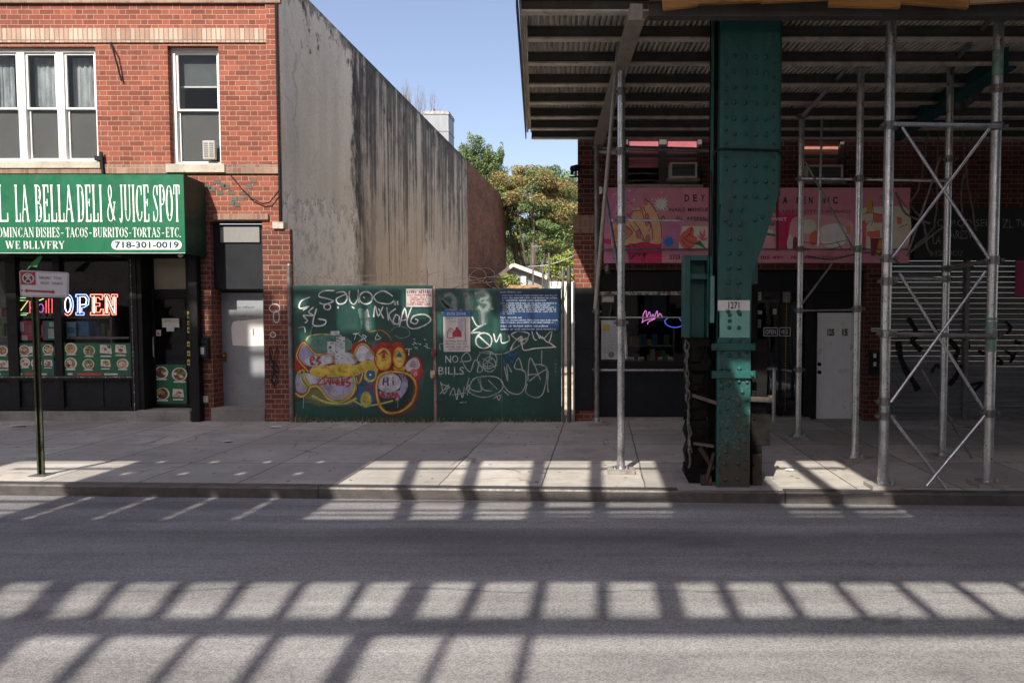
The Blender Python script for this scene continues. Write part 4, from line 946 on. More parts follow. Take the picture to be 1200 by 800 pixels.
# =================================================================== LOT BEHIND THE GATES: trees, sheds
LEAF = {
 'rust': [plain('leaf olive', (.145, .165, .05), .6, 0, .35, 1), plain('leaf ochre', (.26, .19, .062), .6, 0, .35, 1), plain('leaf rust', (.28, .14, .055), .6, 0, .3, 1)],
 'green': [plain('leaf mid green', (.105, .165, .05), .6, 0, .3, 1), plain('leaf deep green', (.06, .11, .036), .6, 0, .3, 1), plain('leaf fresh green', (.16, .215, .06), .6, 0, .3, 1)],
 'lime': [plain('leaf lime', (.19, .25, .04), .6, 0, .25, 1), plain('leaf fresh green', (.12, .17, .04), .6), plain('leaf yellow green', (.25, .27, .06), .6, 0, .2, 1)],
}
M_BARK = plain('bark', (.10, .078, .06), .9, 0, .35, 3, stretch=(4, 4, .6), bump=.6, bscale=14)
def leaf_mesh(mb, centre, rad, n, size, r, flat=.8, off=0):
    for _ in range(n):
        while True:
            d = Vector((r.uniform(-1, 1), r.uniform(-1, 1), r.uniform(-1, 1)))
            if .12 < d.length < 1: break
        if r.random() < .6: d = d.normalized() * r.uniform(.7, 1.0)
        p = centre + Vector((d.x * rad[0], d.y * rad[1], d.z * rad[2] * flat))
        s = size * r.uniform(.6, 1.35)
        nrm = (d.normalized() * .6 + Vector((r.uniform(-1, 1), r.uniform(-1, 1), r.uniform(-.4, 1.2)))).normalized()
        a = nrm.orthogonal().normalized(); a = Matrix.Rotation(r.uniform(0, 6.3), 3, nrm) @ a; b = nrm.cross(a)
        t = r.random()
        mb.face([p - a * s, p - b * s * .45 + nrm * s * .1, p + a * s, p + b * s * .45 + nrm * s * .1], off + (0 if t < .5 else (1 if t < .8 else 2)))
def tree(name, base, height, label, leafset, clumps, nleaf, size, trunk_r=.16, trunk_top=.5, seed=0, lean=0, mixmats=None):
    r = random.Random(seed); base = Vector(base)
    t = thing(name, base, label, 'tree')
    mb = MB(); fork = base + Vector((lean, 0, height * trunk_top))
    mid = base.lerp(fork, .5) + Vector((r.uniform(-.12, .12), 0, 0))
    mb.tube(base - Vector((0, 0, .1)), mid, trunk_r, trunk_r * .85, 9, caps=False); mb.tube(mid, fork, trunk_r * .85, trunk_r * .7, 9, caps=False)
    for c, rad in clumps:
        c = base + Vector(c); st = base.lerp(fork, r.uniform(.55, 1.0))
        k = st.lerp(c, .5) + Vector((r.uniform(-.3, .3), r.uniform(-.3, .3), r.uniform(-.1, .35)))
        mb.tube(st, k, trunk_r * .45, trunk_r * .28, 7, caps=False); mb.tube(k, c, trunk_r * .28, trunk_r * .1, 6, caps=False)
        for _ in range(5):
            e = c + Vector((r.uniform(-.8, .8) * rad[0], r.uniform(-.8, .8) * rad[1], r.uniform(-.3, .8) * rad[2]))
            mb.tube(k.lerp(c, r.uniform(.3, 1)), e, trunk_r * .1, trunk_r * .03, 5, caps=False)
    mb.build('trunk', M_BARK, t, smooth=True)
    mb = MB(); vol = sum(rad[0] * rad[1] * rad[2] for _, rad in clumps)
    zs_ = sorted(c[2] for c, _ in clumps)
    for c, rad in clumps:
        low = mixmats and c[2] < zs_[int(len(zs_) * .45)]
        c = base + Vector(c); n = int(nleaf * rad[0] * rad[1] * rad[2] / vol)
        # each clump is itself a handful of tufts with gaps between
        m = 16
        for j in range(m):
            off = Vector((r.uniform(-.75, .75) * rad[0], r.uniform(-.75, .75) * rad[1], r.uniform(-.7, .75) * rad[2]))
            q = r.uniform(.34, .72)
            leaf_mesh(mb, c + off, (rad[0] * q, rad[1] * q, rad[2] * q), n // m + 1, size, r, off=3 if mixmats and r.random() < (.7 if low else .22) else 0)
    mb.build('crown', LEAF[leafset] if isinstance(leafset, str) else leafset, t)
    return t
def px3(px, py, d): return ((px - PX0) / FPX * d, CZ + (HOR - py) / FPX * d)
def clump(base, px, py, d, dy, r): x, z = px3(px, py, d); return ((x - base[0], dy, z - base[2]), r)
# autumn tree
B = (px3(612, 0, 36)[0], 36, .1)
cl = [clump(B, px, py, 36, dy, (rx, 1.1, rz)) for px, py, dy, rx, rz in (
    (600, 216, 0, .9, .65), (618, 210, .5, .9, .6), (638, 216, -.3, .9, .7), (656, 230, .4, .9, .7), (588, 226, .3, .7, .6), (606, 242, -.6, .9, .55), (628, 240, -.8, .9, .6), (655, 252, -.3, .9, .6),
    (598, 262, .3, .7, .5), (622, 264, .4, .8, .5), (644, 272, 0, .9, .5), (664, 268, .5, .8, .6), (604, 284, .5, .7, .4), (652, 290, .2, .8, .4), (590, 240, .8, .6, .6))]
tree('autumn_tree', B, 9, 'spreading autumn tree with rusty orange leaves and forked dark limbs behind the gates', LEAF['rust'] + LEAF['green'], cl, 62000, .055, .20, .42, 3, .5, True)
B = (px3(660, 0, 46)[0], 46, .1)
cl = [clump(B, px, py, 46, dy, (rx, 1.5, rz)) for px, py, dy, rx, rz in (
    (650, 208, 0, 1.0, .7), (640, 222, .5, .9, .8), (662, 222, 0, 1.1, .9), (655, 245, 0, 1.3, 1.0), (676, 246, 0, 1.2, 1.1), (640, 262, 0, 1.2, 1.0), (668, 275, .3, 1.4, 1.2), (690, 270, 0, 1.2, 1.2), (640, 295, 0, 1.4, 1.0), (668, 305, 0, 1.4, 1.0), (612, 300, .5, 1.3, 1.0))]
tree('green_tree', B, 10, 'tall dense green tree rising behind the rusty autumn tree', 'green', cl, 42000, .085, .24, .5, 5)
B = (px3(566, 0, 44)[0], 44, .1)
cl = [clump(B, px, py, 44, dy, (rx, .8, rz)) for px, py, dy, rx, rz in (
    (560, 176, 0, .5, .9), (553, 186, 0, .4, .6), (571, 184, .2, .4, .7), (562, 196, 0, .9, .8), (580, 194, 0, .5, .8), (588, 184, 0, .22, .7), (548, 202, 0, .7, .7), (572, 208, .3, 1.0, .8), (586, 206, 0, .6, .6), (560, 222, 0, 1.2, .9), (580, 226, 0, 1.0, .9), (541, 178, 1, .3, .7), (540, 192, 1, .4, .7))]
tree('evergreen_tree', B, 12, 'upright bright green evergreen tree with a ragged top above the brown wall', 'green', cl, 26000, .065, .2, .72, 8)
B = (px3(652, 0, 31)[0], 31, .1)
cl = [clump(B, px, py, 31, dy, (rx, .6, rz)) for px, py, dy, rx, rz in ((658, 310, 0, .55, .38), (668, 304, .2, .5, .4), (648, 318, 0, .4, .3), (664, 322, 0, .5, .35))]
tree('lime_bush', B, 4, 'bright lime green bush lit by the sun above the white outhouse', 'lime', cl, 2600, .075, .07, .6, 9)
B = (px3(596, 0, 27)[0] , 27, .1)
cl = [clump(B, px, py, 27, dy, (rx, .4, rz)) for px, py, dy, rx, rz in ((597, 327, 0, .3, .22), (603, 331, .1, .25, .2), (592, 331, 0, .3, .2))]
tree('lime_bush', B, 2.5, 'small yellow green bush at the foot of the brown rear wall', 'lime', cl, 1200, .06, .05, .6, 10)
# distant leafy backdrop, tree by tree
for k, (px, py, d, s, lab) in enumerate(((618, 318, 62, 2.4, 'far dark tree low behind the white garden shed'), (690, 250, 70, 4.4, 'far green tree half hidden by the brick corner of the salon building'), (640, 280, 66, 3.4, 'far dull green tree filling the gap below the autumn crown'))):
    x, z = px3(px, py, d); B = (x, d, .1); r = random.Random(k)
    cl = [((r.uniform(-1, 1) * s, r.uniform(-1, 1) * s * .5, z - s * .3 + r.uniform(-1, .9) * s), (s * .45, s * .45, s * .4)) for _ in range(9)]
    tree('far_tree', B, z, lab, 'green', cl, 4500, .2, .3, .7, 20 + k)
# bare twigs above the wall head
B = Vector((px3(486, 0, 45)[0], 45, .1)); t = thing('bare_tree', B, 'leafless tree with thin grey twigs showing over the stucco wall head', 'tree')
mb = MB(); r = random.Random(2)
def grow(p, d, L, rad, lev):
    q = p + d * L; mb.tube(p, q, rad, rad * .7, 6 if lev < 3 else 4, caps=False)
    if lev >= 7: return
    for _ in range(3 if lev > 1 else 4):
        nd = (d + Vector((r.uniform(-.62, .62), r.uniform(-.5, .5), r.uniform(-.15, .42)))).normalized(); grow(q if r.random() < .6 else p.lerp(q, r.uniform(.5, 1)), nd, L * r.uniform(.55, .76), rad * .68, lev + 1)
grow(B, Vector((0, 0, 1)), 7.0, .18, 1)
zm_ = max(v[2] for v in mb.v); xm_ = max(abs(v[0] - B.x) for v in mb.v)
mb.v = [(B.x + (v[0] - B.x) * 2.1 / xm_, B.y + (v[1] - B.y) * 2.1 / xm_, .1 + (v[2] - .1) * 18.0 / zm_) for v in mb.v]
mb.build('trunk', plain('twig bark', (.15, .125, .11), .9), t, smooth=True)

M_SIDING = plain('white siding', (.66, .65, .62), .6, 0, .08, 2, stretch=(1, 1, 9), dirt=(.45, .43, .40), dscale=3)
M_SHEETROOF = plain('pale sheet roof', (.62, .60, .56), .6, 0, .12, 2, dirt=(.38, .33, .28), dscale=2.5)
M_TIMBER = plain('weathered timber', (.33, .21, .11), .8, 0, .3, 3, stretch=(1, 6, 6), bump=.3, bscale=20)
x, z = px3(626, 330, 30); t = thing('garden_shed', (x, 30, .1), 'white garden shed with a sagging pale roof in the lot behind the gates', 'shed')
mb = MB(); a, zr = px3(603, 310, 30); b, ze = px3(640, 325, 30); e, _ = px3(590, 0, 30)
mb.prism([(e, .1), (b - .1, .1), (b - .1, ze - .05), (a, zr - .08), (e, zr - .55)], 30, 33); mb.build('shed_wall', plain('grey blue siding', (.25, .28, .30), .7), t)
mb = MB(); mb.face([(a - .02, 29.7, zr), (b + .1, 29.6, ze), (b + .1, 33.2, ze + .2), (a - .02, 33.2, zr + .2)]); mb.face([(e - .1, 29.7, zr - .45), (a - .02, 29.7, zr), (a - .02, 33.2, zr + .2), (e - .1, 33.2, zr - .3)])
mb.bar((a, 29.7, zr - .05), (b + .1, 29.6, ze - .05), .1, .16); mb.bar((e - .1, 29.7, zr - .5), (a, 29.7, zr - .05), .1, .14)
mb.build('roof', M_SHEETROOF, t)
mb = MB(); c0, _ = px3(611, 0, 29.9); c1, cz = px3(617, 324, 29.9); mb.box(c0, c1, 29.85, 29.99, .1, cz); mb.build('door', M_SIDING, t)
x, z = px3(652, 322, 34); t = thing('white_outhouse', (x, 34, .1), 'low white clapboard outhouse with a grey sloping roof beside the brick corner of the salon', 'outhouse')
a, zr = px3(644, 315, 34); b, ze = px3(672, 319, 34); mb = MB(); mb.box(a, b, 34, 37, .1, ze - .05); mb.build('outhouse_wall', M_SIDING, t)
mb = MB(); mb.face([(a - .15, 33.7, ze - .05), (b + .15, 33.7, ze - .05), (b + .15, 37.2, ze + .5), (a - .15, 37.2, ze + .5)]); mb.bar((a - .15, 33.7, ze - .1), (b + .15, 33.7, ze - .1), .04, .12); mb.build('roof', plain('grey sheet roof', (.36, .38, .41), .5), t)
# boards stacked on a pallet stand
mb = MB(); a_, b_ = px3(598, 0, 24)[0], px3(628, 0, 24)[0]; zt0 = px3(0, 339, 24)[1]
for x in (a_, b_ - .1): mb.box(x, x + .1, 24, 24.8, .1, zt0)
mb.box(a_, b_, 24, 24.8, zt0 - .08, zt0 - .001); tag(mb.build('timber_stand', M_TIMBER), 'low timber stand carrying loose boards behind the blue notice', 'stand')
r = random.Random(6)
for k in range(9):
    a, z = px3(594 + r.uniform(0, 6), 337.5 - k * .5, 24); b, _ = px3(624 + r.uniform(0, 10), 335, 24); mb = MB()
    mb.bar((a, 24 + k * .08, z + r.uniform(-.03, .04)), (b, 24.2 + k * .08, z + r.uniform(-.06, .06)), .14, .035)
    tag(mb.build('timber_board', M_TIMBER), 'loose orange brown board lying on the stand just above the NO BILLS gate', 'board', 'loose boards behind the gates')
for k, (px, p0, d, lab) in enumerate(((625, 285, 28.5, 'thin grey clothes pole with a crossarm behind the white shed'), (643.5, 297, 28, 'thin pale clothes pole beside the white outhouse'), (636, 305, 29, 'short dark clothes pole between the shed and the outhouse'))):
    x, z = px3(px, p0, d); mb = MB(); mb.tube((x, d, .1), (x, d, z), .035, n=7)
    if k == 0: mb.bar((x - .05, d, z - .15), (x + .35, d, z - .15), .05, .05)
    tag(mb.build('clothes_pole', M_GALVD), lab, 'pole')
a = px3(620, 313, 28.3); b = px3(672, 300, 28); mb = MB(); mb.pipe([(a[0] + (b[0] - a[0]) * i / 8, 28.2, a[1] + (b[1] - a[1]) * i / 8 - .12 * sin(pi * i / 8)) for i in range(9)], .018, 5)
tag(mb.build('slack_cable', M_GALVD), 'slack pale cable strung from the garden shed to the brick corner', 'cable')

# =================================================================== PLYWOOD GATES
YF = 12.75
M_PLY = plain('dark green plywood paint', (.006, .052, .042), .42, 0, .22, 1.3, dirt=(.014, .085, .062), dscale=1.1, dlo=.5, dhi=.68, bump=.12, bscale=18)
SP = {'white': (.70, .78, .74), 'yellow': (.62, .48, .08), 'red': (.42, .035, .03), 'blue': (.03, .13, .28), 'lilac': (.36, .34, .50), 'pale': (.55, .58, .62), 'orange': (.62, .24, .05), 'dark': (.012, .05, .045), 'pink': (.52, .16, .2), 'lime': (.42, .52, .14), 'purple': (.10, .03, .08), 'grey': (.20, .27, .24), 'haze': (.10, .22, .18), 'chalk': (.34, .42, .39)}
SPN = list(SP) + ['fog', 'fogred', 'fogyellow', 'fogblue']; SPM = [spray_paint('spray ' + k, v) for k, v in SP.items()] + [spray_paint('overspray ' + k, v, .16) for k, v in (('pale', (.30, .34, .36)), ('red', (.32, .06, .05)), ('yellow', (.42, .36, .12)), ('blue', (.05, .15, .25)))]
def P5(x, y): return (330 + x / 4, 310 + y / 4)
def PC(x, y): return (340 + x * .1437, 380 + y * .1437)
def P6(x, y): return (500 + x / 4, 310 + y / 4)
class Spray:
    def __init__(s, y): s.mb = MB(); s.y = y; s.k = 0
    def _q(s, pts): s.k += 1; return [(W(a, b, s.y).x, W(a, b, s.y).z) for a, b in pts]
    def line(s, pts, col, w=.02, fn=P5, sm=True, closed=False):
        pts = [fn(*p) for p in pts]
        if sm and len(pts) > 2: pts = [tuple(v) for v in smooth(pts, 5, closed)]
        halo = {'white': 'fog', 'chalk': 'fog', 'grey': 'fog', 'red': 'fogred', 'orange': 'fogred', 'yellow': 'fogyellow', 'lime': 'fogyellow', 'blue': 'fogblue'}.get(col)
        if halo and w > .009:
            for q_ in (2.6, 1.7): s.mb.ribbon(s._q(pts), w * q_, s.y - .0012 - .00003 * s.k, SPN.index(halo), closed)
        q = s._q(pts); n = len(q); ww = [w * (.8 + .35 * abs(sin(i * .37 + s.k))) for i in range(n)]
        s.mb.ribbon(q, ww, s.y - .0012 - .00003 * s.k, SPN.index(col), closed)
    def fill(s, pts, col, fn=PC, sm=True):
        pts = [fn(*p) for p in pts]
        if sm: pts = [tuple(v) for v in smooth(pts, 5, True)]
        q = s._q(pts); s.mb.poly(q, s.y - .0012 - .00003 * s.k, SPN.index(col))
    def text(s, t, x0, y0, x1, y1, col, fn, bold=.0):
        a, b = fn(x0, y0), fn(x1, y1); s.k += 1
        xa, xb, za, zb_ = rect(a[0], a[1], b[0], b[1], s.y); letters(s.mb, t, xa, xb, za, zb_, s.y - .0012 - .00003 * s.k, SPN.index(col), bold)
def gate(px0, py0, px1, py1, label):
    a, b, c, d = rect(px0, py0, px1, py1, YF); t = thing('plywood_gate', ((a + b) / 2, YF, c), label, 'gate')
    mid = a + 1.22
    for u0, u1, k in ((a, mid - .003, 0), (mid + .003, b, 1)):
        mb = MB(); mb.box(u0, u1, YF, YF + .02, c, d)
        for zz in (c + .12, c + .9, c + 1.7, d - .1):
            for xx in (u0 + .06, u1 - .06): mb.disc(xx, zz, .014, YF - .0008, 1, 8)
        mb.build('plywood_panel', [M_PLY, plain('rusty screw head', (.06, .035, .025), .7)], t)
    mb = MB()
    for x in (a + .05, (a + b) / 2, b - .05): mb.box(x - .045, x + .045, YF + .021, YF + .11, c, d - .01)
    for z in (c + .25, d - .25): mb.box(a, b, YF + .111, YF + .15, z - .045, z + .045)
    mb.build('back_frame', M_TIMBER, t)
    for z in (c + .4, d - .4): mb = MB(); mb.box(a - .01, a + .16, YF - .006, YF - .001, z - .03, z + .03); mb.build('strap_hinge', plain('green painted iron', (.012, .05, .04), .45, .2), t)
    return t
gl_ = gate(344.6, 334.5, 507.6, 493.2, 'dark green plywood gate covered by a red and yellow bubble letter graffiti')
gr_ = gate(511.4, 337.8, 657.8, 495, 'dark green plywood gate stencilled NO BILLS under white line graffiti')
# small padlock plates
for px, py, lab in ((507.5, 413, 'rusty hasp high in the joint between the plywood gates'), (506.2, 438, 'pale hasp low in the joint between the plywood gates')):
    a, b, c, d = rect(px - 2, py - 4, px + 3.5, py + 4, YF - .03); mb = MB(); mb.box(a, b, YF - .03, YF - .001, c, d); mb.tube(((a + b) / 2, YF - .045, c - .02), ((a + b) / 2, YF - .045, c + .06), .02)
    tag(mb.build('gate_hasp', plain('rusty iron', (.22, .07, .05), .7, .3, .3, 20) if py < 420 else plain('bone paint', (.5, .42, .28), .6), bevel=.004), lab, 'hasp')
s = Spray(YF)
# --- left leaf, colour piece
for cx, cy, rx, ry, col in ((560, 430, 540, 240, 'fog'), (300, 330, 280, 150, 'fogred'), (760, 280, 230, 170, 'fogred'), (880, 560, 200, 190, 'fogred'), (300, 560, 260, 110, 'fogyellow'), (620, 560, 130, 150, 'fogblue'), (960, 360, 150, 130, 'fogred'), (640, 250, 200, 120, 'fog')):
    for q in (1.0, .86, .72): s.fill(ell(cx, cy, rx * q, ry * q, 24)[:-1], col)
s.fill([(55, 200), (105, 140), (160, 175), (120, 260), (150, 385), (95, 370), (45, 380), (40, 270)], 'red')
s.fill([(480, 215), (520, 155), (590, 140), (650, 180), (610, 215), (540, 245)], 'red')
s.fill([(672, 210), (740, 155), (800, 160), (815, 200), (750, 215), (700, 260)], 'red')
s.fill([(815, 190), (850, 150), (900, 150), (930, 200), (890, 215), (835, 225)], 'red')
s.fill([(970, 330), (1010, 262), (1060, 290), (1075, 370), (1055, 440), (1010, 455), (985, 400)], 'red')
s.fill([(130, 170), (130, 120), (190, 90), (330, 84), (440, 100), (500, 140), (490, 210), (400, 260), (230, 250), (170, 215)], 'haze')
s.fill([(70, 240), (108, 162), (165, 210), (240, 250), (335, 235), (355, 300), (240, 345), (150, 340), (90, 300)], 'lilac')
s.fill([(120, 290), (200, 255), (330, 245), (350, 300), (230, 340), (160, 335)], 'pale')
s.fill([(360, 290), (420, 240), (490, 235), (540, 290), (520, 325), (430, 325), (370, 320)], 'pale')
s.fill([(160, 385), (195, 345), (320, 335), (430, 318), (540, 330), (600, 295), (680, 300), (715, 350), (700, 410), (610, 390), (520, 420), (350, 430), (200, 425)], 'yellow')
s.fill([(95, 400), (160, 400), (230, 430), (350, 440), (505, 430), (525, 500), (490, 580), (400, 615), (300, 600), (240, 520), (150, 500), (110, 460)], 'pale')
s.fill([(250, 500), (370, 500), (500, 490), (490, 560), (420, 600), (320, 590)], 'lilac')
s.fill([(44, 440), (75, 378), (95, 470), (140, 530), (110, 560), (55, 540)], 'lilac')
s.fill([(525, 240), (560, 175), (620, 175), (690, 260), (690, 300), (640, 285), (565, 300)], 'pale')
s.fill([(560, 520), (590, 470), (650, 470), (700, 520), (695, 640), (640, 680), (575, 660)], 'blue')
s.fill(ell(655, 415, 52, 55, 14)[:-1], 'yellow'); s.fill(ell(657, 412, 38, 40, 14)[:-1], 'blue'); s.fill(ell(655, 410, 10, 8, 8)[:-1], 'white')
s.fill(ell(620, 612, 42, 62, 14)[:-1], 'yellow')
s.fill(ell(762, 282, 72, 98, 16)[:-1], 'orange'); s.fill(ell(762, 282, 62, 88, 16)[:-1], 'yellow')
s.fill(ell(888, 268, 56, 90, 16)[:-1], 'orange'); s.fill(ell(888, 270, 46, 78, 16)[:-1], 'yellow')
s.fill([(850, 340), (930, 340), (920, 390), (860, 395)], 'yellow')
s.fill([(940, 330), (1000, 275), (1045, 290), (1055, 350), (1010, 370), (960, 385)], 'pale'); s.fill(ell(1010, 395, 32, 36, 12)[:-1], 'pink')
s.fill([(705, 470), (745, 405), (840, 385), (960, 400), (1020, 470), (1020, 560), (975, 650), (890, 712), (790, 716), (735, 660), (706, 560)], 'dark')
s.fill([(880, 400), (940, 420), (960, 500), (920, 580), (860, 620), (900, 520), (910, 450)], 'lilac')
s.fill(ell(805, 475, 100, 80, 16)[:-1], 'pale'); s.fill([(720, 545), (800, 560), (890, 540), (880, 590), (800, 600), (740, 590)], 'lilac')
for col, w, dx in (('red', .055, 0), ('yellow', .03, 0)):
    s.line([(705, 480), (740, 408), (840, 385), (960, 405), (1020, 470), (1024, 560), (980, 650), (890, 712), (790, 716), (732, 660), (706, 560)], col, w, PC, True, True)
    s.line([(60, 395), (110, 372), (118, 440), (160, 505), (215, 500), (260, 540), (310, 605), (390, 632), (470, 605), (520, 545), (525, 450), (500, 390)], 'orange' if col == 'red' else 'lime', w * .8, PC)
    s.line([(44, 560), (90, 588), (140, 560), (165, 515), (215, 500)], 'orange' if col == 'red' else 'yellow', w * .7, PC)
    s.line([(150, 385), (60, 280), (65, 215), (105, 150), (150, 180), (215, 245), (330, 235), (360, 300)], col, w * .55, PC)
    s.line([(545, 300), (520, 250), (560, 170), (620, 168), (690, 250), (700, 300)], col, w * .6, PC)
    s.line([(540, 440), (560, 480), (590, 400), (560, 340)], 'orange' if col == 'red' else 'yellow', w * .6, PC)
s.line([(180, 580), (260, 620), (330, 640), (450, 645), (540, 600)], 'lime', .035, PC); s.line([(520, 620), (600, 660), (720, 650), (840, 620)], 'lime', .022, PC)
s.line([(82, 390), (95, 460), (140, 520)], 'lime', .03, PC); s.line([(330, 560), (420, 590), (500, 550)], 'yellow', .02, PC)
s.line([(130, 130), (160, 95), (250, 82), (350, 84)], 'lime', .022, PC); s.line([(690, 45), (750, 50), (800, 85), (825, 130)], 'orange', .014, PC); s.line([(640, 60), (720, 50)], 'lime', .012, PC)
s.line([(762, 280), (765, 215)], 'red', .045, PC, False); s.line([(725, 245), (765, 210), (800, 245)], 'purple', .022, PC, False); s.line([(745, 295), (785, 290)], 'red', .012, PC, False)
s.fill([(865, 265), (890, 220), (920, 265)], 'blue', PC, False); s.line([(868, 280), (915, 278)], 'pale', .03, PC, False); s.line([(875, 300), (910, 305)], 'orange', .012, PC)
s.line(ell(762, 282, 72, 98, 16), 'red', .018, PC); s.line(ell(888, 268, 56, 90, 16), 'red', .018, PC)
s.line([(600, 620), (615, 640), (608, 620)], 'blue', .012, PC); s.line([(628, 625), (640, 640)], 'blue', .012, PC); s.line(ell(620, 612, 42, 62, 14), 'lime', .012, PC)
for a in ([(765, 440), (758, 495)], [(795, 430), (798, 500)], [(762, 468), (798, 462)], [(838, 455), (842, 495)], [(836, 432), (842, 438)]): s.line(a, 'purple', .03, PC, False)
for a in ([(160, 290), (185, 262), (195, 285), (165, 300), (190, 325), (165, 325)], [(220, 270), (245, 268), (215, 295), (248, 310), (225, 332)],
          [(300, 415), (240, 460), (230, 490), (300, 480)], [(275, 440), (290, 490), (310, 450), (325, 490), (335, 440)], [(345, 485), (350, 450), (370, 470), (348, 480)], [(380, 500), (385, 450), (405, 470), (385, 480), (410, 495)],
          [(420, 500), (425, 440), (435, 490), (445, 440)], [(455, 445), (490, 430), (460, 470), (500, 480), (460, 510)],
          [(720, 590), (725, 560), (745, 590), (755, 560), (775, 595)], [(790, 600), (800, 560), (820, 590), (790, 590)], [(830, 600), (840, 555), (860, 600), (870, 560), (895, 605)], [(670, 500), (690, 480), (680, 540), (700, 560)], [(620, 500), (640, 510), (615, 525), (645, 530)]):
    s.line(a, 'red', .022, PC)
for a in ([(250, 360), (300, 350), (350, 390)], [(430, 330), (400, 370), (470, 390)], [(560, 400), (520, 390)], [(340, 260), (365, 300), (330, 320)]): s.line(a, 'orange', .012, PC)
s.line(ell(1005, 325, 16, 20, 12), 'purple', .01, PC); s.line([(985, 345), (1030, 350)], 'purple', .008, PC); s.line(ell(1022, 405, 10, 10, 10), 'white', .008, PC); s.line([(1020, 455), (1030, 520), (1010, 600)], 'orange', .02, PC)
for x0, y0, x1, y1 in ((305, 140, 372, 250), (375, 100, 448, 240), (365, 235, 440, 312), (330, 55, 402, 88), (175, 110, 210, 205), (395, 85, 420, 110)):
    s.fill([(x0, y0), (x1, y0), (x1, y1), (x0, y1)], 'pale' if x0 > 200 else 'haze', PC, False)
r = random.Random(9)
for k in range(17):
    x, y = r.uniform(312, 430), r.uniform(112, 300); s.line([(x, y), (x + r.uniform(8, 26), y + r.uniform(-3, 3))], 'dark', r.uniform(.01, .03), PC, False)
# --- left leaf, white tags
T5 = [[(248, 122), (195, 124), (175, 148), (218, 160), (242, 172), (200, 186), (178, 178)], [(256, 132), (292, 128), (308, 150), (298, 178), (268, 184), (258, 160), (300, 140)], [(318, 124), (320, 168), (340, 186), (358, 160), (360, 122), (364, 180)],
      ell(396, 156, 30, 29, 14, 200, 560), [(522, 148), (478, 124), (434, 146), (452, 176), (505, 184), (528, 168)], [(385, 150), (390, 160)], [(530, 170), (533, 190)], [(543, 170), (546, 190)],
      [(134, 152), (92, 172), (86, 205), (128, 196), (100, 214)], [(150, 200), (128, 222), (150, 240), (104, 238), (122, 262), (110, 272)], [(165, 206), (148, 280), (196, 284), (208, 262), (172, 254)], ell(215, 198, 16, 13, 10), [(330, 196), (342, 206)], [(264, 196), (266, 206)],
      [(402, 210), (410, 246)], [(432, 246), (440, 196), (454, 240), (476, 196)], [(455, 205), (478, 252)], [(494, 200), (502, 262)], [(536, 206), (504, 236), (530, 284)], [(536, 232), (524, 268), (548, 278), (552, 244), (538, 234)], [(552, 292), (578, 206), (592, 290)], [(560, 262), (588, 258)],
      [(612, 194), (588, 268), (612, 300), (668, 286), (700, 258), (672, 234), (622, 240), (606, 266), (628, 278), (640, 262), (626, 254)],
      [(80, 296), (106, 292), (112, 318)], [(505, 320), (540, 290), (590, 300), (600, 330), (560, 345), (530, 330)], [(150, 280), (140, 330), (200, 326)]]
for k, a in enumerate(T5): s.line(a, 'white' if k < 24 else 'grey', .022 if k < 23 else .012, P5)
for a in ([(335, 325), (365, 322)], [(350, 325), (342, 352)], [(365, 330), (380, 345), (362, 360), (398, 340), (380, 330), (398, 360)], [(450, 320), (440, 350), (466, 345), (450, 330)], [(580, 395), (612, 395)], [(598, 395), (597, 425)]): s.line(a, 'white', .012, P5)
r = random.Random(1)
for k in range(14):
    x, y = 650 + r.uniform(-40, 40), 372 + r.uniform(-24, 24); s.line([(x, y), (x + r.uniform(-9, 9), y + r.uniform(-7, 7)), (x + 8, y + 4)], 'white', .008, P5)
s.line([(372, 205), (380, 260), (388, 300)], 'haze', .09, P5); s.line([(395, 215), (402, 280), (408, 310)], 'grey', .06, P5)
for k in range(26):
    x, y_ = r.uniform(80, 1040), r.uniform(330, 600); s.line([(x, y_), (x + r.uniform(-2, 2), y_ + r.uniform(30, 110))], r.choice(('red', 'lilac', 'yellow', 'pale', 'blue')), .006, PC, False)
s.mb.build('graffiti', SPM, gl_)
# --- right leaf
s = Spray(YF)
for a, w in (([(75, 150), (110, 140), (135, 175), (100, 200), (70, 165), (110, 215), (70, 222)], .055), ([(120, 170), (135, 210), (105, 218)], .05), ([(155, 212), (165, 218)], .05), ([(175, 150), (190, 145), (192, 215)], .075), ([(225, 135), (265, 128), (288, 150), (255, 168), (292, 185), (270, 215), (240, 195)], .06), ([(262, 215), (266, 280)], .06), ([(300, 205), (316, 208)], .03)):
    s.line(a, 'grey', w, P6)
T6 = [[(212, 244), (238, 288), (276, 278), (232, 300), (206, 322)], [(205, 322), (250, 318), (236, 344)], ell(268, 356, 38, 36, 16), [(240, 330), (300, 385)], [(314, 322), (326, 362), (346, 326), (352, 366), (386, 356), (384, 330)],
      [(396, 326), (430, 312), (478, 322), (470, 344), (424, 350), (396, 328)], [(392, 402), (410, 366), (446, 338), (452, 398), (510, 392), (604, 386)], [(430, 360), (476, 346), (446, 374), (442, 334)], [(492, 306), (504, 348), (516, 352)], [(510, 306), (530, 346)],
      [(528, 330), (548, 346), (586, 308), (572, 364), (540, 336)], [(574, 364), (606, 388)], [(440, 298), (436, 312)]]
for a in T6: s.line(a, 'white', .02, P6)
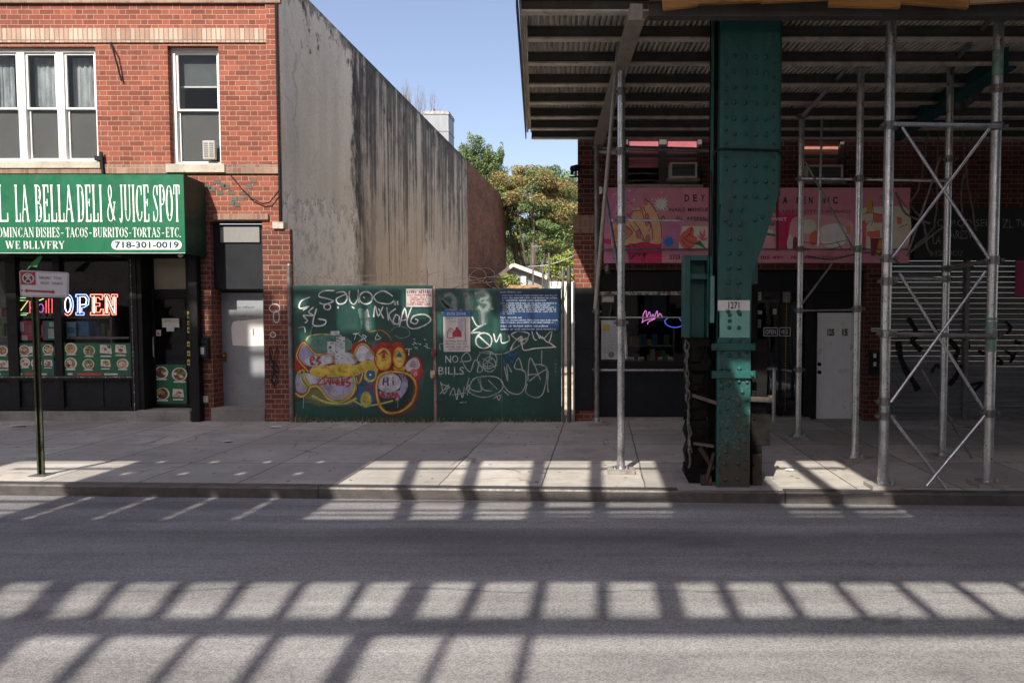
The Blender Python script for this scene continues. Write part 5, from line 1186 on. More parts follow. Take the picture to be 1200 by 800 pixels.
T6b = [[(155, 455), (206, 448), (190, 412), (164, 442), (202, 502), (228, 446), (262, 492), (238, 502), (250, 450)], ell(284, 446, 46, 40, 16), ell(294, 468, 30, 34, 14), [(200, 530), (192, 590), (268, 622), (346, 592), (356, 550), (312, 524), (226, 532), (204, 580), (256, 592), (240, 534)],
       [(250, 530), (262, 582), (308, 592)], [(288, 540), (332, 584)], [(364, 478), (380, 544), (376, 466), (398, 504)], [(346, 540), (382, 592), (432, 606), (462, 568), (460, 500), (412, 484), (432, 438), (452, 502)], [(474, 544), (486, 436), (534, 540)], [(476, 516), (524, 512)],
       [(480, 546), (562, 492), (566, 560), (570, 598)], [(472, 556), (466, 600), (512, 622), (548, 596), (562, 482), (500, 468)], [(540, 402), (540, 468), (552, 472)], [(244, 410), (330, 420), (380, 410), (440, 376)], [(302, 410), (284, 486), (330, 470)], [(262, 440), (312, 470), (264, 474), (306, 440)],
       [(312, 628), (345, 610), (338, 634), (320, 600)], [(360, 590), (386, 612)], [(64, 400), (62, 372), (82, 372)], [(86, 398), (98, 404)],
       [(66, 548), (82, 604), (104, 562), (62, 606)], [(70, 560), (108, 574), (74, 588)], [(108, 612), (126, 578), (142, 632), (150, 580), (168, 622), (176, 570)], [(180, 590), (204, 562), (190, 612)], [(156, 646), (188, 644)], [(120, 610), (186, 600)]]
for a in T6b: s.line(a, 'chalk', .0165, P6)
for a in ([(358, 420), (368, 468), (388, 414), (400, 458), (420, 408), (436, 424)], [(372, 430), (430, 416)]): s.line(a, 'blue', .02, P6)
s.text('NO', 88, 425, 149, 460, 'pale', P6, .004); s.text('BILLS', 55, 479, 176, 515, 'pale', P6, .004)
for x in (62, 128): s.line([(x, 515), (x + 2, 526)], 'pale', .01, P6, False)
for k in range(4): s.line([(598 + r.uniform(-4, 8), 450 + k * 18), (610, 445 + k * 18), (600, 462 + k * 18), (612, 465 + k * 18)], 'grey', .006, P6)
s.mb.build('graffiti', SPM, gr_)
# notices on the gates
def notice(px0, py0, px1, py1, base, ink, label, lines, head=None, seed=0, art=None):
    y = YF - .018; a, b, c, d = rect(px0, py0, px1, py1, y); mb = MB(); mb.box(a, b, y, YF - .0145, c, d)
    ms = [base, ink]
    if head: ms.append(head); mb.box(a, b, y - .0015, y - .0005, d - (d - c) * .15, d, 2)
    for (v, h, u0, u1) in lines: scrawl(mb, a + (b - a) * u0, a + (b - a) * u1, c + (d - c) * v, h, y - .0022, 1, seed); seed += 1
    if art: art(mb, a, b, c, d, y - .003, ms)
    return tag(mb.build('notice', ms), label, 'notice')
M_CARD = plain('notice card', (.62, .60, .58), .6, 0, .06, 6); M_REDINK = plain('red ink', (.40, .03, .05), .6); M_GREYINK = plain('grey ink', (.16, .17, .20), .6); M_BLUECARD = plain('blue notice', (.006, .035, .11), .45, 0, .1, 2); M_WHITEINK = plain('white ink', (.45, .52, .60), .6); M_HEAD = plain('header blue', (.02, .12, .38), .5)
notice(476, 338.2, 506.5, 359.5, M_CARD, M_REDINK, 'white notice with dense red print at the top of the graffiti gate', [(.74, .075, .06, .94), (.60, .045, .06, .96), (.47, .045, .15, .85), (.35, .045, .15, .85), (.22, .04, .15, .8), (.09, .05, .06, .94)], seed=3)
def art_bottle(mb, a, b, c, d, y, ms):
    ms += [M_REDINK, plain('poster grey', (.42, .44, .48), .6), M_WHITEINK]
    U = lambda u, v: (a + (b - a) * u, c + (d - c) * v)
    mb.poly([U(*p) for p in ((.34, .36), (.34, .46), (.42, .52), (.46, .55), (.46, .60), (.56, .60), (.56, .55), (.66, .5), (.68, .44), (.68, .36))], y, 3)
    mb.box(*[U(.55, 0)[0], U(.76, 0)[0]], y, y + .0008, U(0, .5)[1], U(0, .82)[1], 4); mb.box(U(.8, 0)[0], U(.83, 0)[0], y, y + .0008, U(0, .28)[1], U(0, .82)[1], 1)
    mb.ribbon([U(*p) for p in ((.15, .34), (.15, .48), (.25, .58), (.36, .54), (.40, .42), (.40, .34), (.15, .34))], .014, y - .001, 3)
    mb.ribbon([U(*p) for p in ((.2, .46), (.26, .52), (.32, .46))], .01, y - .001, 1)
    letters(mb, 'IDOE ZOVR', *[U(.14, 0)[0], U(.86, 0)[0], U(0, .885)[1], U(0, .96)[1]], y - .001, 5, .02)
notice(519.5, 364, 551, 412, M_CARD, M_GREYINK, 'white notice with a blue header and a red bottle drawing on the NO BILLS gate', [(.80, .03, .1, .5), (.73, .03, .25, .5), (.24, .04, .08, .94), (.17, .04, .08, .94), (.10, .04, .12, .94), (.04, .035, .2, .8)], M_HEAD, 20, art_bottle)
notice(585.3, 339.5, 655.5, 388, M_BLUECARD, M_WHITEINK, 'dark blue notice covered with small white print on the NO BILLS gate', [(.925, .035, .02, .38), (.85, .03, .05, .97), (.79, .03, .05, .97), (.73, .03, .05, .78), (.66, .03, .02, .95), (.61, .03, .06, .85), (.56, .03, .06, .95), (.51, .03, .06, .95), (.46, .03, .06, .95), (.41, .03, .06, .25), (.31, .035, .02, .38), (.25, .03, .02, .97), (.195, .03, .02, .95), (.105, .035, .02, .82), (.03, .035, .02, .95)], None, 40)
# posts and wire
def post(name, px, p0, p1, y, w, label, m_, round_=True):
    a, b = W(px, p0, y), W(px, p1, y); mb = MB()
    x = (a.x + b.x) / 2
    if round_: mb.tube((x, y, walk_z(y) - .05), (x, y, a.z), w / 2, n=12); mb.dome((x, y, a.z), w / 2, (0, 0, 1), 10)
    else: mb.box(x - w / 2, x + w / 2, y - w / 2, y + w / 2, walk_z(y) - .05, a.z)
    return tag(mb.build(name, m_, smooth=round_), label, 'post')
post('gate_post', 340.5, 311, 492, YF - .02, .085, 'grey steel gate post against the brick pier', M_GALVD)
post('gate_post', 509.5, 336, 495, YF + .04, .055, 'flaking pale batten in the joint between the two plywood gates', plain('flaking pink paint', (.36, .24, .21), .8, 0, .3, 14, dirt=(.12, .06, .045), dscale=12), False)
post('gate_post', 500, 316, 400, YF + .12, .04, 'thin rusty wire post rising behind the red print notice', plain('rusty post', (.10, .07, .055), .8), False)
post('gate_post', 659.8, 314, 495, YF + .03, .05, 'thin dark post at the hinge edge of the NO BILLS gate', M_GALVD)
post('gate_post', 667, 313, 497, YF - .05, .085, 'thick olive grey steel post between the NO BILLS gate and the brick corner', plain('olive steel', (.085, .09, .075), .6, .3, .3, 8))
post('gate_post', 672.6, 330, 496, YF + .06, .035, 'thin bright galvanised pipe against the brick corner of the salon building', M_GALV)
t = thing('barbed_wire', tuple(W(345, 334, YF + .1)), 'rusty barbed wire strands and loose coils above the plywood gates', 'barbed wire')
r = random.Random(3); M_WIRE = plain('rusty wire', (.10, .08, .07), .7, .4)
for k, (a, b) in enumerate((((345, 325), (500, 318)), ((345, 331), (500, 327)), ((347, 318), (440, 331)))):
    mb = MB(); n = 26; P = []
    for i in range(n + 1):
        u = i / n; P.append(W(a[0] + (b[0] - a[0]) * u, a[1] + (b[1] - a[1]) * u + 2.2 * sin(pi * u) + r.uniform(-.5, .5), YF + .12))
    mb.pipe(P, .0045, 4)
    for p in P[1:-1]: mb.bar(p + Vector((-.02, 0, -.025)), p + Vector((.02, 0, .025)), .005, .005); mb.bar(p + Vector((.02, 0, -.025)), p + Vector((-.02, .01, .025)), .005, .005)
    mb.build('strand', M_WIRE, t)
mb = MB(); P = []
for i in range(240):
    u = i / 239; ph = u * 2 * pi * 9
    P.append(W(512 + 90 * u, 327 + 3 * sin(u * 9), YF + .12) + Vector((.30 * cos(ph), .16 * sin(ph * .97), .17 * sin(ph) * (.7 + .5 * sin(u * 15)))))
mb.pipe(P, .0042, 4); mb.build('coil', M_WIRE, t)
# weeds and leaves at the foot of the gates
mb = MB(); r = random.Random(12)
for k in range(900):
    u = r.random(); x = W(343 + 320 * u, 493, YF).x; dens = (1.0 if u < .12 or .25 < u < .5 else .3)
    if r.random() > dens: continue
    y = YF - .03 - abs(r.gauss(0, .05)); z = walk_z(y); h = r.uniform(.02, .13) * (1.6 if u < .06 else 1); a = r.uniform(0, 6.3); w = r.uniform(.006, .014)
    tip = Vector((x + cos(a) * h * .6, y + sin(a) * h * .4, z + h)); mb.face([(x - w, y, z), (x + w, y, z), tip], r.randrange(3))
tag(mb.build('weeds', [plain('weed green', (.07, .10, .03), .7), plain('weed dry', (.2, .16, .08), .7), plain('weed dark', (.04, .06, .02), .7)]), 'thin weeds and dry grass along the foot of the plywood gates', 'weeds', kind='stuff')
mb = MB(); r = random.Random(13)
for k in range(620):
    x = r.uniform(-9, 5)
    t_ = r.random()
    if t_ < .45: y = kerb_y(x) - abs(r.gauss(0, .12)) - .02; z = .006
    elif t_ < .8: y = r.uniform(12.2, 12.72) if -6 < x < -.7 else r.uniform(12.3, 12.6); z = walk_z(y) + .005
    else: y = r.uniform(8, 12.4); z = walk_z(y) + .005
    s_ = r.uniform(.008, .026); a = r.uniform(0, 6.3)
    mb.face([(x + s_ * cos(a), y + s_ * sin(a), z), (x - s_ * .5 * sin(a), y + s_ * .5 * cos(a), z + s_ * .3), (x - s_ * cos(a), y - s_ * sin(a), z), (x + s_ * .5 * sin(a), y - s_ * .5 * cos(a), z + s_ * .2)], r.randrange(3))
tag(mb.build('fallen_leaves', [plain('leaf litter', (.22, .15, .08), .8), plain('leaf litter pale', (.4, .34, .24), .8), plain('leaf litter dark', (.1, .07, .045), .8)]), 'small fallen leaves and grit along the kerb and pavement', 'leaves', kind='stuff')
for k, (px, py, sz, lab) in enumerate(((22, 500, .11, 'crumpled white paper scrap nearest the deli plinth'), (266, 517, .07, 'small white paper scrap on the pavement below the grey door step'), (322, 501, .10, 'flattened white paper scrap by the foot of the brick pier'), (752, 503, .045, 'tiny white paper scrap below the black salon panel'), (1006, 522, .05, 'tiny white paper scrap beside the scaffold foot near the white door'), (925, 548, .05, 'tiny white paper scrap on the shaded pavement between the green column and the white door'))):
    p = G(px, py, .2); z = walk_z(p.y) + .004; r = random.Random(k); mb = MB()
    n = 6; ring = [Vector((p.x + sz * (1 + .5 * r.random()) * cos(6.28 * i / n), p.y + sz * .8 * (1 + .5 * r.random()) * sin(6.28 * i / n), z + r.uniform(0, .02))) for i in range(n)]
    c = Vector((p.x, p.y, z + .02))
    for i in range(n): mb.face([c, ring[i], ring[(i + 1) % n]])
    tag(mb.build('paper_scrap', M_CARD), lab, 'litter', 'paper scraps on the pavement')
# parking sign
g = G(49, 556, .16); yb = g.y
sg = thing('parking_sign', (g.x, yb, walk_z(yb)), 'white and red parking rule sign on a green steel channel post at the kerb', 'sign')
top = W(41, 320, yb)
mb = MB(); x = g.x; w = .028; hgt = top.z
mb.box(x - w, x - w + .006, yb - .018, yb + .018, walk_z(yb) - .05, hgt); mb.box(x + w - .006, x + w, yb - .018, yb + .018, walk_z(yb) - .05, hgt); mb.box(x - w + .006, x + w - .006, yb + .012, yb + .018, walk_z(yb) - .05, hgt)
mb.box(x + w, x + w + .014, yb - .018, yb - .013, walk_z(yb) - .05, hgt); mb.box(x - w - .014, x - w, yb - .018, yb - .013, walk_z(yb) - .05, hgt)
for i in range(40): mb.box(x - .007, x + .007, yb + .009, yb + .0119, .4 + i * .055, .42 + i * .055, 1)
mb.build('post', [plain('post olive green', (.045, .052, .025), .5, .3, .35, 12, dirt=(.12, .11, .06), dscale=14), M_BLACK], sg)
mb = MB(); mb.box(x - .1, x + .1, yb - .1, yb + .1, walk_z(yb) + .001, walk_z(yb) + .006); 
mb.build('base_plate', M_GALVD, sg)
ys = yb - .03
C4 = [W(22.3, 316.6, ys), W(80.7, 319.2, ys), W(80.3, 348.6, ys), W(24, 347.8, ys)]
def sp(u, v): a = C4[0].lerp(C4[1], u); b = C4[3].lerp(C4[2], u); return b.lerp(a, v)
def splate(mb, pts, off, m_): mb.face([tuple(sp(*p) + Vector((0, -off, 0))) for p in pts], m_)
mb = MB(); rr = []
for (cu, cv, a0) in ((.05, .08, 180), (.95, .08, 270), (.95, .92, 0), (.05, .92, 90)):
    for i in range(5): t_ = radians(a0 + i * 22.5); rr.append((cu + .05 * cos(t_), cv + .08 * sin(t_)))
n = len(rr); f_ = [tuple(sp(*p)) for p in rr]; bk = [tuple(sp(*p) + Vector((0, .004, 0))) for p in rr]
mb.raw(f_ + bk, [tuple(range(n)), tuple(range(n, 2 * n))[::-1]] + [(i, n + i, n + (i + 1) % n, (i + 1) % n) for i in range(n)])
pl = mb.build('sign_plate', plain('sign white', (.56, .56, .58), .4, 0, .06, 6), sg)
mb = MB(); splate(mb, [(.03, .46), (.33, .46), (.33, .95), (.03, .95)], .002, 0)
splate(mb, [(.18 + .125 * cos(t_ * pi / 12), .705 + .2 * sin(t_ * pi / 12)) for t_ in range(24)], .003, 1); splate(mb, [(.18 + .095 * cos(t_ * pi / 12), .705 + .155 * sin(t_ * pi / 12)) for t_ in range(24)], .004, 2)
def sline(mb, pts, w, off, m_):
    for a, b in zip(pts, pts[1:]):
        a3, b3 = sp(*a) + Vector((0, -off, 0)), sp(*b) + Vector((0, -off, 0)); mb.bar(a3, b3, .0006, w, m_)
sline(mb, [(.12, .82), (.25, .58)], .014, .005, 1); sline(mb, [(.24, .83), (.12, .6)], .014, .0056, 1); sline(mb, [(.14, .78), (.21, .82)], .02, .0062, 1); sline(mb, [(.2, .66), (.24, .7), (.22, .62)], .012, .0066, 1)
sline(mb, [(.12, .24), (.7, .21)], .024, .003, 0); splate(mb, [(.09, .235), (.15, .33), (.15, .15)], .0035, 0); splate(mb, [(.73, .21), (.67, .12), (.67, .3)], .0035, 0); sline(mb, [(.03, .25), (.06, .25)], .02, .003, 0)
mb.build('red_emblem', [plain('sign red', (.33, .012, .03), .45), plain('sign cream', (.55, .5, .48), .5), plain('sign maroon', (.05, .012, .02), .5)], pl)
mb = MB()
for t_, u0, u1, v0, v1 in (('NAUHU', .40, .63, .70, .81), ('TOCA', .70, .86, .70, .81), ('VNOOS', .42, .60, .5, .6), ('CANALO', .66, .88, .5, .6)):
    fn = lambda xx, zz: tuple(sp(xx, zz) + Vector((0, -.003, 0))); letters(mb, t_, u0, u1, v0, v1, 0, 0, .01, fn=fn)
mb.build('lettering', plain('sign ink', (.10, .05, .09), .6), pl)
mb = MB()
for e0, e1 in (((.02, .04), (.98, .04)), ((.98, .04), (.98, .96)), ((.98, .96), (.02, .96)), ((.02, .96), (.02, .04))): sline(mb, [e0, e1], .006, .0015, 0)
mb.build('border', plain('sign edge', (.2, .12, .14), .5), pl)
# =================================================================== SALON BUILDING
XR = W(677, 200, F).x
sal = thing('salon_building', (5, F, walk_z(F)), 'sooty brick building with a nail salon and a rolled shutter under the scaffold deck', 'building')
hA = rect(732, 152, 823, 217.5, F); hB = rect(938, 158, 991, 213, F)
hS = (*rect(697, 318, 948, 490, F)[:2], GZ, W(800, 316, F).z)
hD = (hS[1] + .001, rect(948, 330, 1013, 490, F)[1], GZ, W(980, 326, F).z)
hR = (rect(1039, 300, 1200, 490, F)[0], 9.6, GZ, W(1100, 300, F).z)
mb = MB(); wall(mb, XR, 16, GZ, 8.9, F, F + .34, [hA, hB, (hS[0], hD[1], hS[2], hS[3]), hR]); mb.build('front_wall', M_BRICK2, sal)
mb = MB(); mb.box(XR + .001, XR + .34, F + .341, 30, GZ, 8.9); mb.build('side_wall', plain('cream bounce render', (.48, .44, .38), .9, 0, .1, 1), sal)  # unseen side, made cream to bounce sun onto the stucco wall
mb = MB(); mb.box(XR + .341, 16, F + .341, 30, 8.2, 8.4); mb.build('roof', M_ROOF, sal)
x0 = W(672.3, 400, F - .06).x; x1 = W(698, 400, F - .06).x
mb = MB(); mb.box(x0, x1, F - .06, F - .001, GZ, W(680, 262, F).z); mb.box(x0 + .001, x0 + .05, F - .001, F + .3, GZ, W(680, 262, F).z); mb.build('brick_pier', bond('red pier brick', (.20, .06, .04), (.125, .042, .03), (.33, .25, .19), rh=.088, soot=.35, pale=.1), sal)
a, b, c, d = rect(671.5, 252, 699, 273, F - .09); mb = MB(); mb.box(a, b, F - .09, F - .0, c, d); mb.build('corbel', M_SOLD2, sal)
a, b, c, d = rect(674, 337, 696, 480.5, F - .09); mb = MB(); mb.box(a, b, F - .09, F - .062, c, (c + d) / 2 - .004); mb.box(a, b, F - .09, F - .062, (c + d) / 2 + .004, d); mb.build('black_panel', M_BLACK2, sal, bevel=.004)
a, b, c, d = rect(1013.5, 330, 1038.5, 492, F - .05); mb = MB(); mb.box(a, b, F - .05, F - .001, GZ, W(1025, 300, F).z); mb.build('brick_pier', M_BRICK2, sal)
# upper windows
M_BLIND = plain('pink blind', (.80, .22, .27), .6, 0, .12, 4, stretch=(1, 1, 30)); M_BLIND2 = plain('salmon blind', (.80, .30, .22), .6, 0, .12, 4, stretch=(1, 1, 30)); M_DKFRAME = plain('dark window frame', (.05, .045, .04), .6, 0, .2, 5)
def up_window(hole, n, blind, splits):
    x0, x1, z0, z1 = hole; mb = MB(); y = F + .1; t = .06
    mb.box(x0, x1, y, y + .1, z1 - t, z1); mb.box(x0, x1, y, y + .1, z0, z0 + t)
    w = (x1 - x0) / n
    for k in range(n + 1): c = x0 + w * k; mb.box(max(x0, c - .07), min(x1, c + .07), y + .004, y + .096, z0 + t, z1 - t)
    for k in range(n): mb.box(x0 + w * k + .07, x0 + w * (k + 1) - .07, y + .02, y + .08, z0 + (z1 - z0) * .55, z0 + (z1 - z0) * .55 + .05)
    win = mb.build('window', M_DKFRAME, sal)
    for k in range(n):
        a, b = x0 + w * k + .07, x0 + w * (k + 1) - .07
        mb = MB(); mb.box(a, b, y + .05, y + .055, z0 + t, z1 - t); mb.build('pane', M_GLASSW, win)
        mb = MB()
        for i in range(int((z1 - z0) * splits / .05)): zz = z1 - t - .05 * i; mb.face([(a + .01, y + .083, zz - .05), (b - .01, y + .083, zz - .05), (b - .01, y + .078, zz - .002), (a + .01, y + .078, zz - .002)])
        mb.build('blind', blind, win)
    mb = MB(); mb.box(x0 - .2, x1 + .2, y + .8, y + .82, z0 - .2, z1 + .2); mb.build('dim_room_wall', M_DARKROOM, win)
up_window(hA, 2, M_BLIND, .62); up_window(hB, 1, M_BLIND2, .55)
def aircon(px0, py0, px1, py1, label):
    a, b, c, d = rect(px0, py0, px1, py1, F - .25); t = thing('air_conditioner', ((a + b) / 2, F - .2, c), label, 'air conditioner')
    mb = MB(); s_ = .035
    mb.box(a, b, F - .22, F + .2, c, d); mb.box(a, a + s_, F - .25, F - .221, c, d); mb.box(b - s_, b, F - .25, F - .221, c, d); mb.box(a + s_, b - s_, F - .249, F - .221, d - s_, d); mb.box(a + s_, b - s_, F - .249, F - .221, c, c + s_)
    mb.build('case', plain('yellowed white metal', (.42, .42, .37), .5, 0, .12, 5), t)
    mb = MB(); n = 9
    for i in range(n): z = c + s_ + (d - c - 2 * s_) * (i + .5) / n; mb.box(a + s_, b - s_, F - .236, F - .2205, z - .008, z + .008)
    mb.build('grille', plain('dark grille', (.03, .032, .034), .6), t)
    mb = MB(); mb.box(a - .06, b + .06, F - .23, F + .02, c - .05, c - .001); mb.build('support_shelf', M_GALVD, t)
aircon(785.5, 190, 817, 208.5, 'pale window air conditioner below the pair of pink blinds'); aircon(945, 193, 988, 211.5, 'grey window air conditioner below the single salmon blind')
mb = MB(); a, b, c, d = rect(732, 216, 824, 220, F - .06); mb.box(a, b, F - .06, F + .02, c, d); mb.build('window_sill', M_STONE, sal)
# shopfront
mb = MB()
a, b, c, d = rect(697, 318, 1013, 341.5, F + .1); mb.box(a, b, F + .1, F + .2, c, d)
a, b, c, d = rect(697, 423, 884, 433, F + .04); mb.box(a, b, F + .04, F + .16, c, d)
for p0, p1 in ((697, 702), (803, 810), (878, 886), (944, 953)):
    a, b, c, d = rect(p0, 341, p1, 491, F + .05); mb.box(a, b, F + .05, F + .18, c, d)
mb.build('shopfront_frame', M_BLACK, sal, bevel=.006)
a, b, c, d = rect(702, 433, 880, 489, F + .06); mb = MB(); mb.box(a, b, F + .06, F + .12, c, d); mb.build('stall_riser', M_BLACK2, sal)
a, b, c, d = rect(700, 341.5, 806, 345.5, F + .045); mb = MB(); mb.box(a, b, F + .05, F + .1, c, d); mb.build('peeling_trim', plain('peeling trim', (.10, .10, .095), .7, 0, .3, 20, dirt=(.48, .46, .42), dscale=16, dlo=.47, dhi=.53), sal)
for p0, p1 in ((702, 803), (810, 878)):
    a, b, c, d = rect(p0, 341, p1, 424, F + .1); mb = MB(); mb.box(a, b, F + .1, F + .108, c, d); mb.build('shop_window', M_GLASS, sal)
a, b, c, d = rect(702, 371, 803, 372.6, F + .09); mb = MB(); mb.box(a, b, F + .08, F + .098, c, d); mb.build('glazing_bar', M_GALV, sal)
a, b, c, d = rect(698, 489.5, 950, 498, F - .08); mb = MB(); mb.box(a, b, F - .08, F + .2, c - .05, d); mb.build('concrete_plinth', M_CONC, sal, bevel=.012)
a, b, c, d = rect(886, 341, 944, 489, F + .2); mb = MB(); mb.box(a, b, F + .2, F + .21, c, d); gdr = mb.build('glass_door', M_GLASS, sal)
mb = MB()
for p in (886, 915, 944): x = W(p, 410, F + .18).x; mb.box(x - .025, x + .025, F + .17, F + .2, c, d)
mb.build('door_frame', M_BLACK, gdr)
mb = MB()
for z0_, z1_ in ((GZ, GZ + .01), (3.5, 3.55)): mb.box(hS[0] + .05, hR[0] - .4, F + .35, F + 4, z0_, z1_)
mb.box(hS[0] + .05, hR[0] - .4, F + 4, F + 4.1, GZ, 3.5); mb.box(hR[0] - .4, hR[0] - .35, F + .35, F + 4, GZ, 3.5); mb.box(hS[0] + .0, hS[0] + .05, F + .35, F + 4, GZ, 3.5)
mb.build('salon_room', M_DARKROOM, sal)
goods_shelf(W(720, 400, F).x, W(800, 400, F).x, F + 1.6, (.9, 1.25, 1.6), 8, 'dim shelf of bottles inside the nail salon window')
a, b, c, d = rect(755, 340, 781, 376, F + 2.4); mb = MB(); mb.box(a, b, F + 2.4, F + 2.44, c, d)
tag(mb.build('mirror_panel', plain('pale grey green panel', (.25, .31, .28), .4)), 'pale green panel hanging inside the nail salon behind the pink neon', 'panel')
mb = MB(); a, b, c, d = rect(740, 417, 800, 423, F + .3); mb.box(a, b, F + .2, F + .5, c - .02, c)
tag(mb.build('window_ledge', M_BLACK2), 'black ledge along the bottom of the salon window', 'shelf')
for k, (p0, p1, lab) in enumerate(((731, 743, 'white box on the salon window ledge nearest the front scaffold post'), (748, 755, 'white box on the salon window ledge below the pink neon'), (771, 776, 'grey box on the salon window ledge, third from the post'), (783, 788, 'white box on the salon window ledge nearest the green column'))):
    a, b, c, d = rect(p0, 418, p1, 423, F + .25); mb = MB(); mb.box(a, b, F + .25, F + .33, c, d); mb.box(a + .01, b - .01, F + .247, F + .249, c + .01, (c + d) / 2, 1)
    tag(mb.build('small_box', [PALE, M_GALVD]), lab, 'box', 'small boxes on the salon ledge')
# neon
YS = F + .15
mb_pts = [(753, 378), (754, 368), (757, 364), (758, 372), (761, 365), (763, 372), (765, 368), (767, 371), (770, 364), (771, 372), (773, 367), (776, 371)]
neon('pink_neon_script', 'small pink neon script in the nail salon window', 'neon sign', [([tuple(v) for v in smooth(mb_pts, 4)], 4), ([tuple(v) for v in smooth([(752, 378), (757, 375), (768, 373), (760, 377), (759, 380)], 4)], 4)], YS, [emit('soft ' + n_, c_, .75) for n_, c_ in (('blue', (.12, .14, .9)), ('white', (.8, .8, .9)), ('red', (1, .2, .2)), ('yellow', (1, .8, .3)), ('pink', (.85, .25, .75)))], .0055)
neon('blue_neon_swoosh', 'blue neon swoosh shaped like a smile in the nail salon window', 'neon sign', [(ell(791, 376, 12, 7.5, 16, 0, 180), 0), ([(779, 376), (782, 373)], 0), ([(795, 371), (798, 376), (800, 372)], 0)], YS, [MATS['soft blue']], .006)
# posters at the salon
sheet('notice', 705, 341.5, 719.5, 354, F + .085, plain('faded pink card', (.42, .30, .28), .6), 'faded pink and white notice at the top corner of the salon window', 'notice', ((.05, .05, .95, .5, PALE), (.1, .6, .9, .85, plain('faded red', (.35, .12, .1), .6))))
a, b, c, d = rect(704.5, 375, 725, 421, F + .08); mb = MB(); mb.box(a, b, F + .08, F + .084, c, d)
for k in range(15): scrawl(mb, a + .03, b - .03, c + .12 + k * .035, .02, F + .078, 1, 60 + k)
mb.box(a + .03, a + .16, F + .077, F + .079, d - .2, d - .08, 2); mb.disc(b - .14, c + .09, .06, F + .076, 1, 12)
tag(mb.build('price_list', [plain('pale blue paper', (.50, .54, .56), .6, 0, .08, 4), M_GREYINK, YEL]), 'tall pale price list taped inside the salon window behind the scaffold posts', 'notice')
STK = [YEL, PALE, MENU[6], plain('sticker green', (.05, .25, .12), .5), plain('sticker tan', (.3, .2, .1), .5)]
for k in range(7):
    sheet('sticker', 695.6, 372 + k * 8, 699.5, 378.5 + k * 8, F - .004, STK[k % 5], ['topmost yellow', 'second pale', 'third red', 'fourth green', 'fifth tan', 'sixth yellow', 'lowest pale'][k] + ' sticker in the column beside the salon window', 'sticker', ((.2, .3, .8, .5, M_BLACK),))['group'] = 'stickers beside the salon window'
r = random.Random(5)
for k, (p0, q0, p1, q1, m_, lab) in enumerate(((884, 342, 892, 352, PALE, 'small pale card high on the salon glass door'), (885, 364, 893, 368, PALE, 'narrow pale label on the salon glass door above the OPEN frame'), (906, 362, 910, 368, PALE, 'tiny white square label on the salon glass door'), (914, 342, 926, 354, plain('card grey', (.2, .22, .22), .6), 'grey framed card at the top of the salon glass door'), (886, 374, 892, 384, plain('card grey', (.2, .22, .22), .6), 'faint grey card behind the salon glass door'), (885, 420, 896, 432, TEAL, 'dull teal card low on the salon glass door'))):
    sheet('sticker', p0, q0, p1, q1, F + .19, m_, lab, 'sticker', ((.2, .25, .8, .4, M_GREYINK), (.2, .6, .8, .75, M_GREYINK)))
a, b, c, d = rect(895, 384, 926, 393.5, F + .17); t = thing('open_sign', ((a + b) / 2, F + .17, c), 'small framed OPEN sign with pale lettering on the salon glass door', 'sign')
mb = MB(); mb.box(a, b, F + .17, F + .19, c, d); mb.build('board', M_BLACK, t)
mb = MB(); y = F + .167; xm = a + (b - a) * .52
for u0, u1 in ((a, xm), (xm + .04, b)):
    for q0, q1 in (((u0, c), (u1, c)), ((u1, c), (u1, d)), ((u1, d), (u0, d)), ((u0, d), (u0, c))): mb.ribbon([q0, q1], .014, y)
mb.build('border', PALE, t)
mb = MB(); letters(mb, 'OPEN', a + .03, xm - .03, c + .03, d - .03, y - .001, 0, .02); letters(mb, 'IES', xm + .08, b - .04, c + .04, d - .04, y - .001, 0, .01); mb.build('lettering', plain('pale blue print', (.42, .48, .62), .5), t)
# railing pipe by the salon door
mb = MB(); p0, p1 = W(909, 433, F - .25), W(906.5, 490, F - .25); mb.tube((p1.x, F - .25, walk_z(F - .25)), (p1.x, F - .25, p0.z), .035); mb.pipe([(p1.x, F - .25, p0.z), (p1.x - .3, F - .25, p0.z + .02), (p1.x - .75, F - .1, p0.z + .02)], .025)
tag(mb.build('handrail', M_GALV, smooth=True), 'short white handrail post beside the salon glass door', 'handrail')
# beaded curtain edge
mb = MB(); x = W(921, 400, F + .15).x
for i in range(44): mb.dome((x, F + .15, .4 + i * .05), .012, n=5)
tag(mb.build('bead_strip', YEL), 'dotted string of small lights down the salon door edge', 'light string')
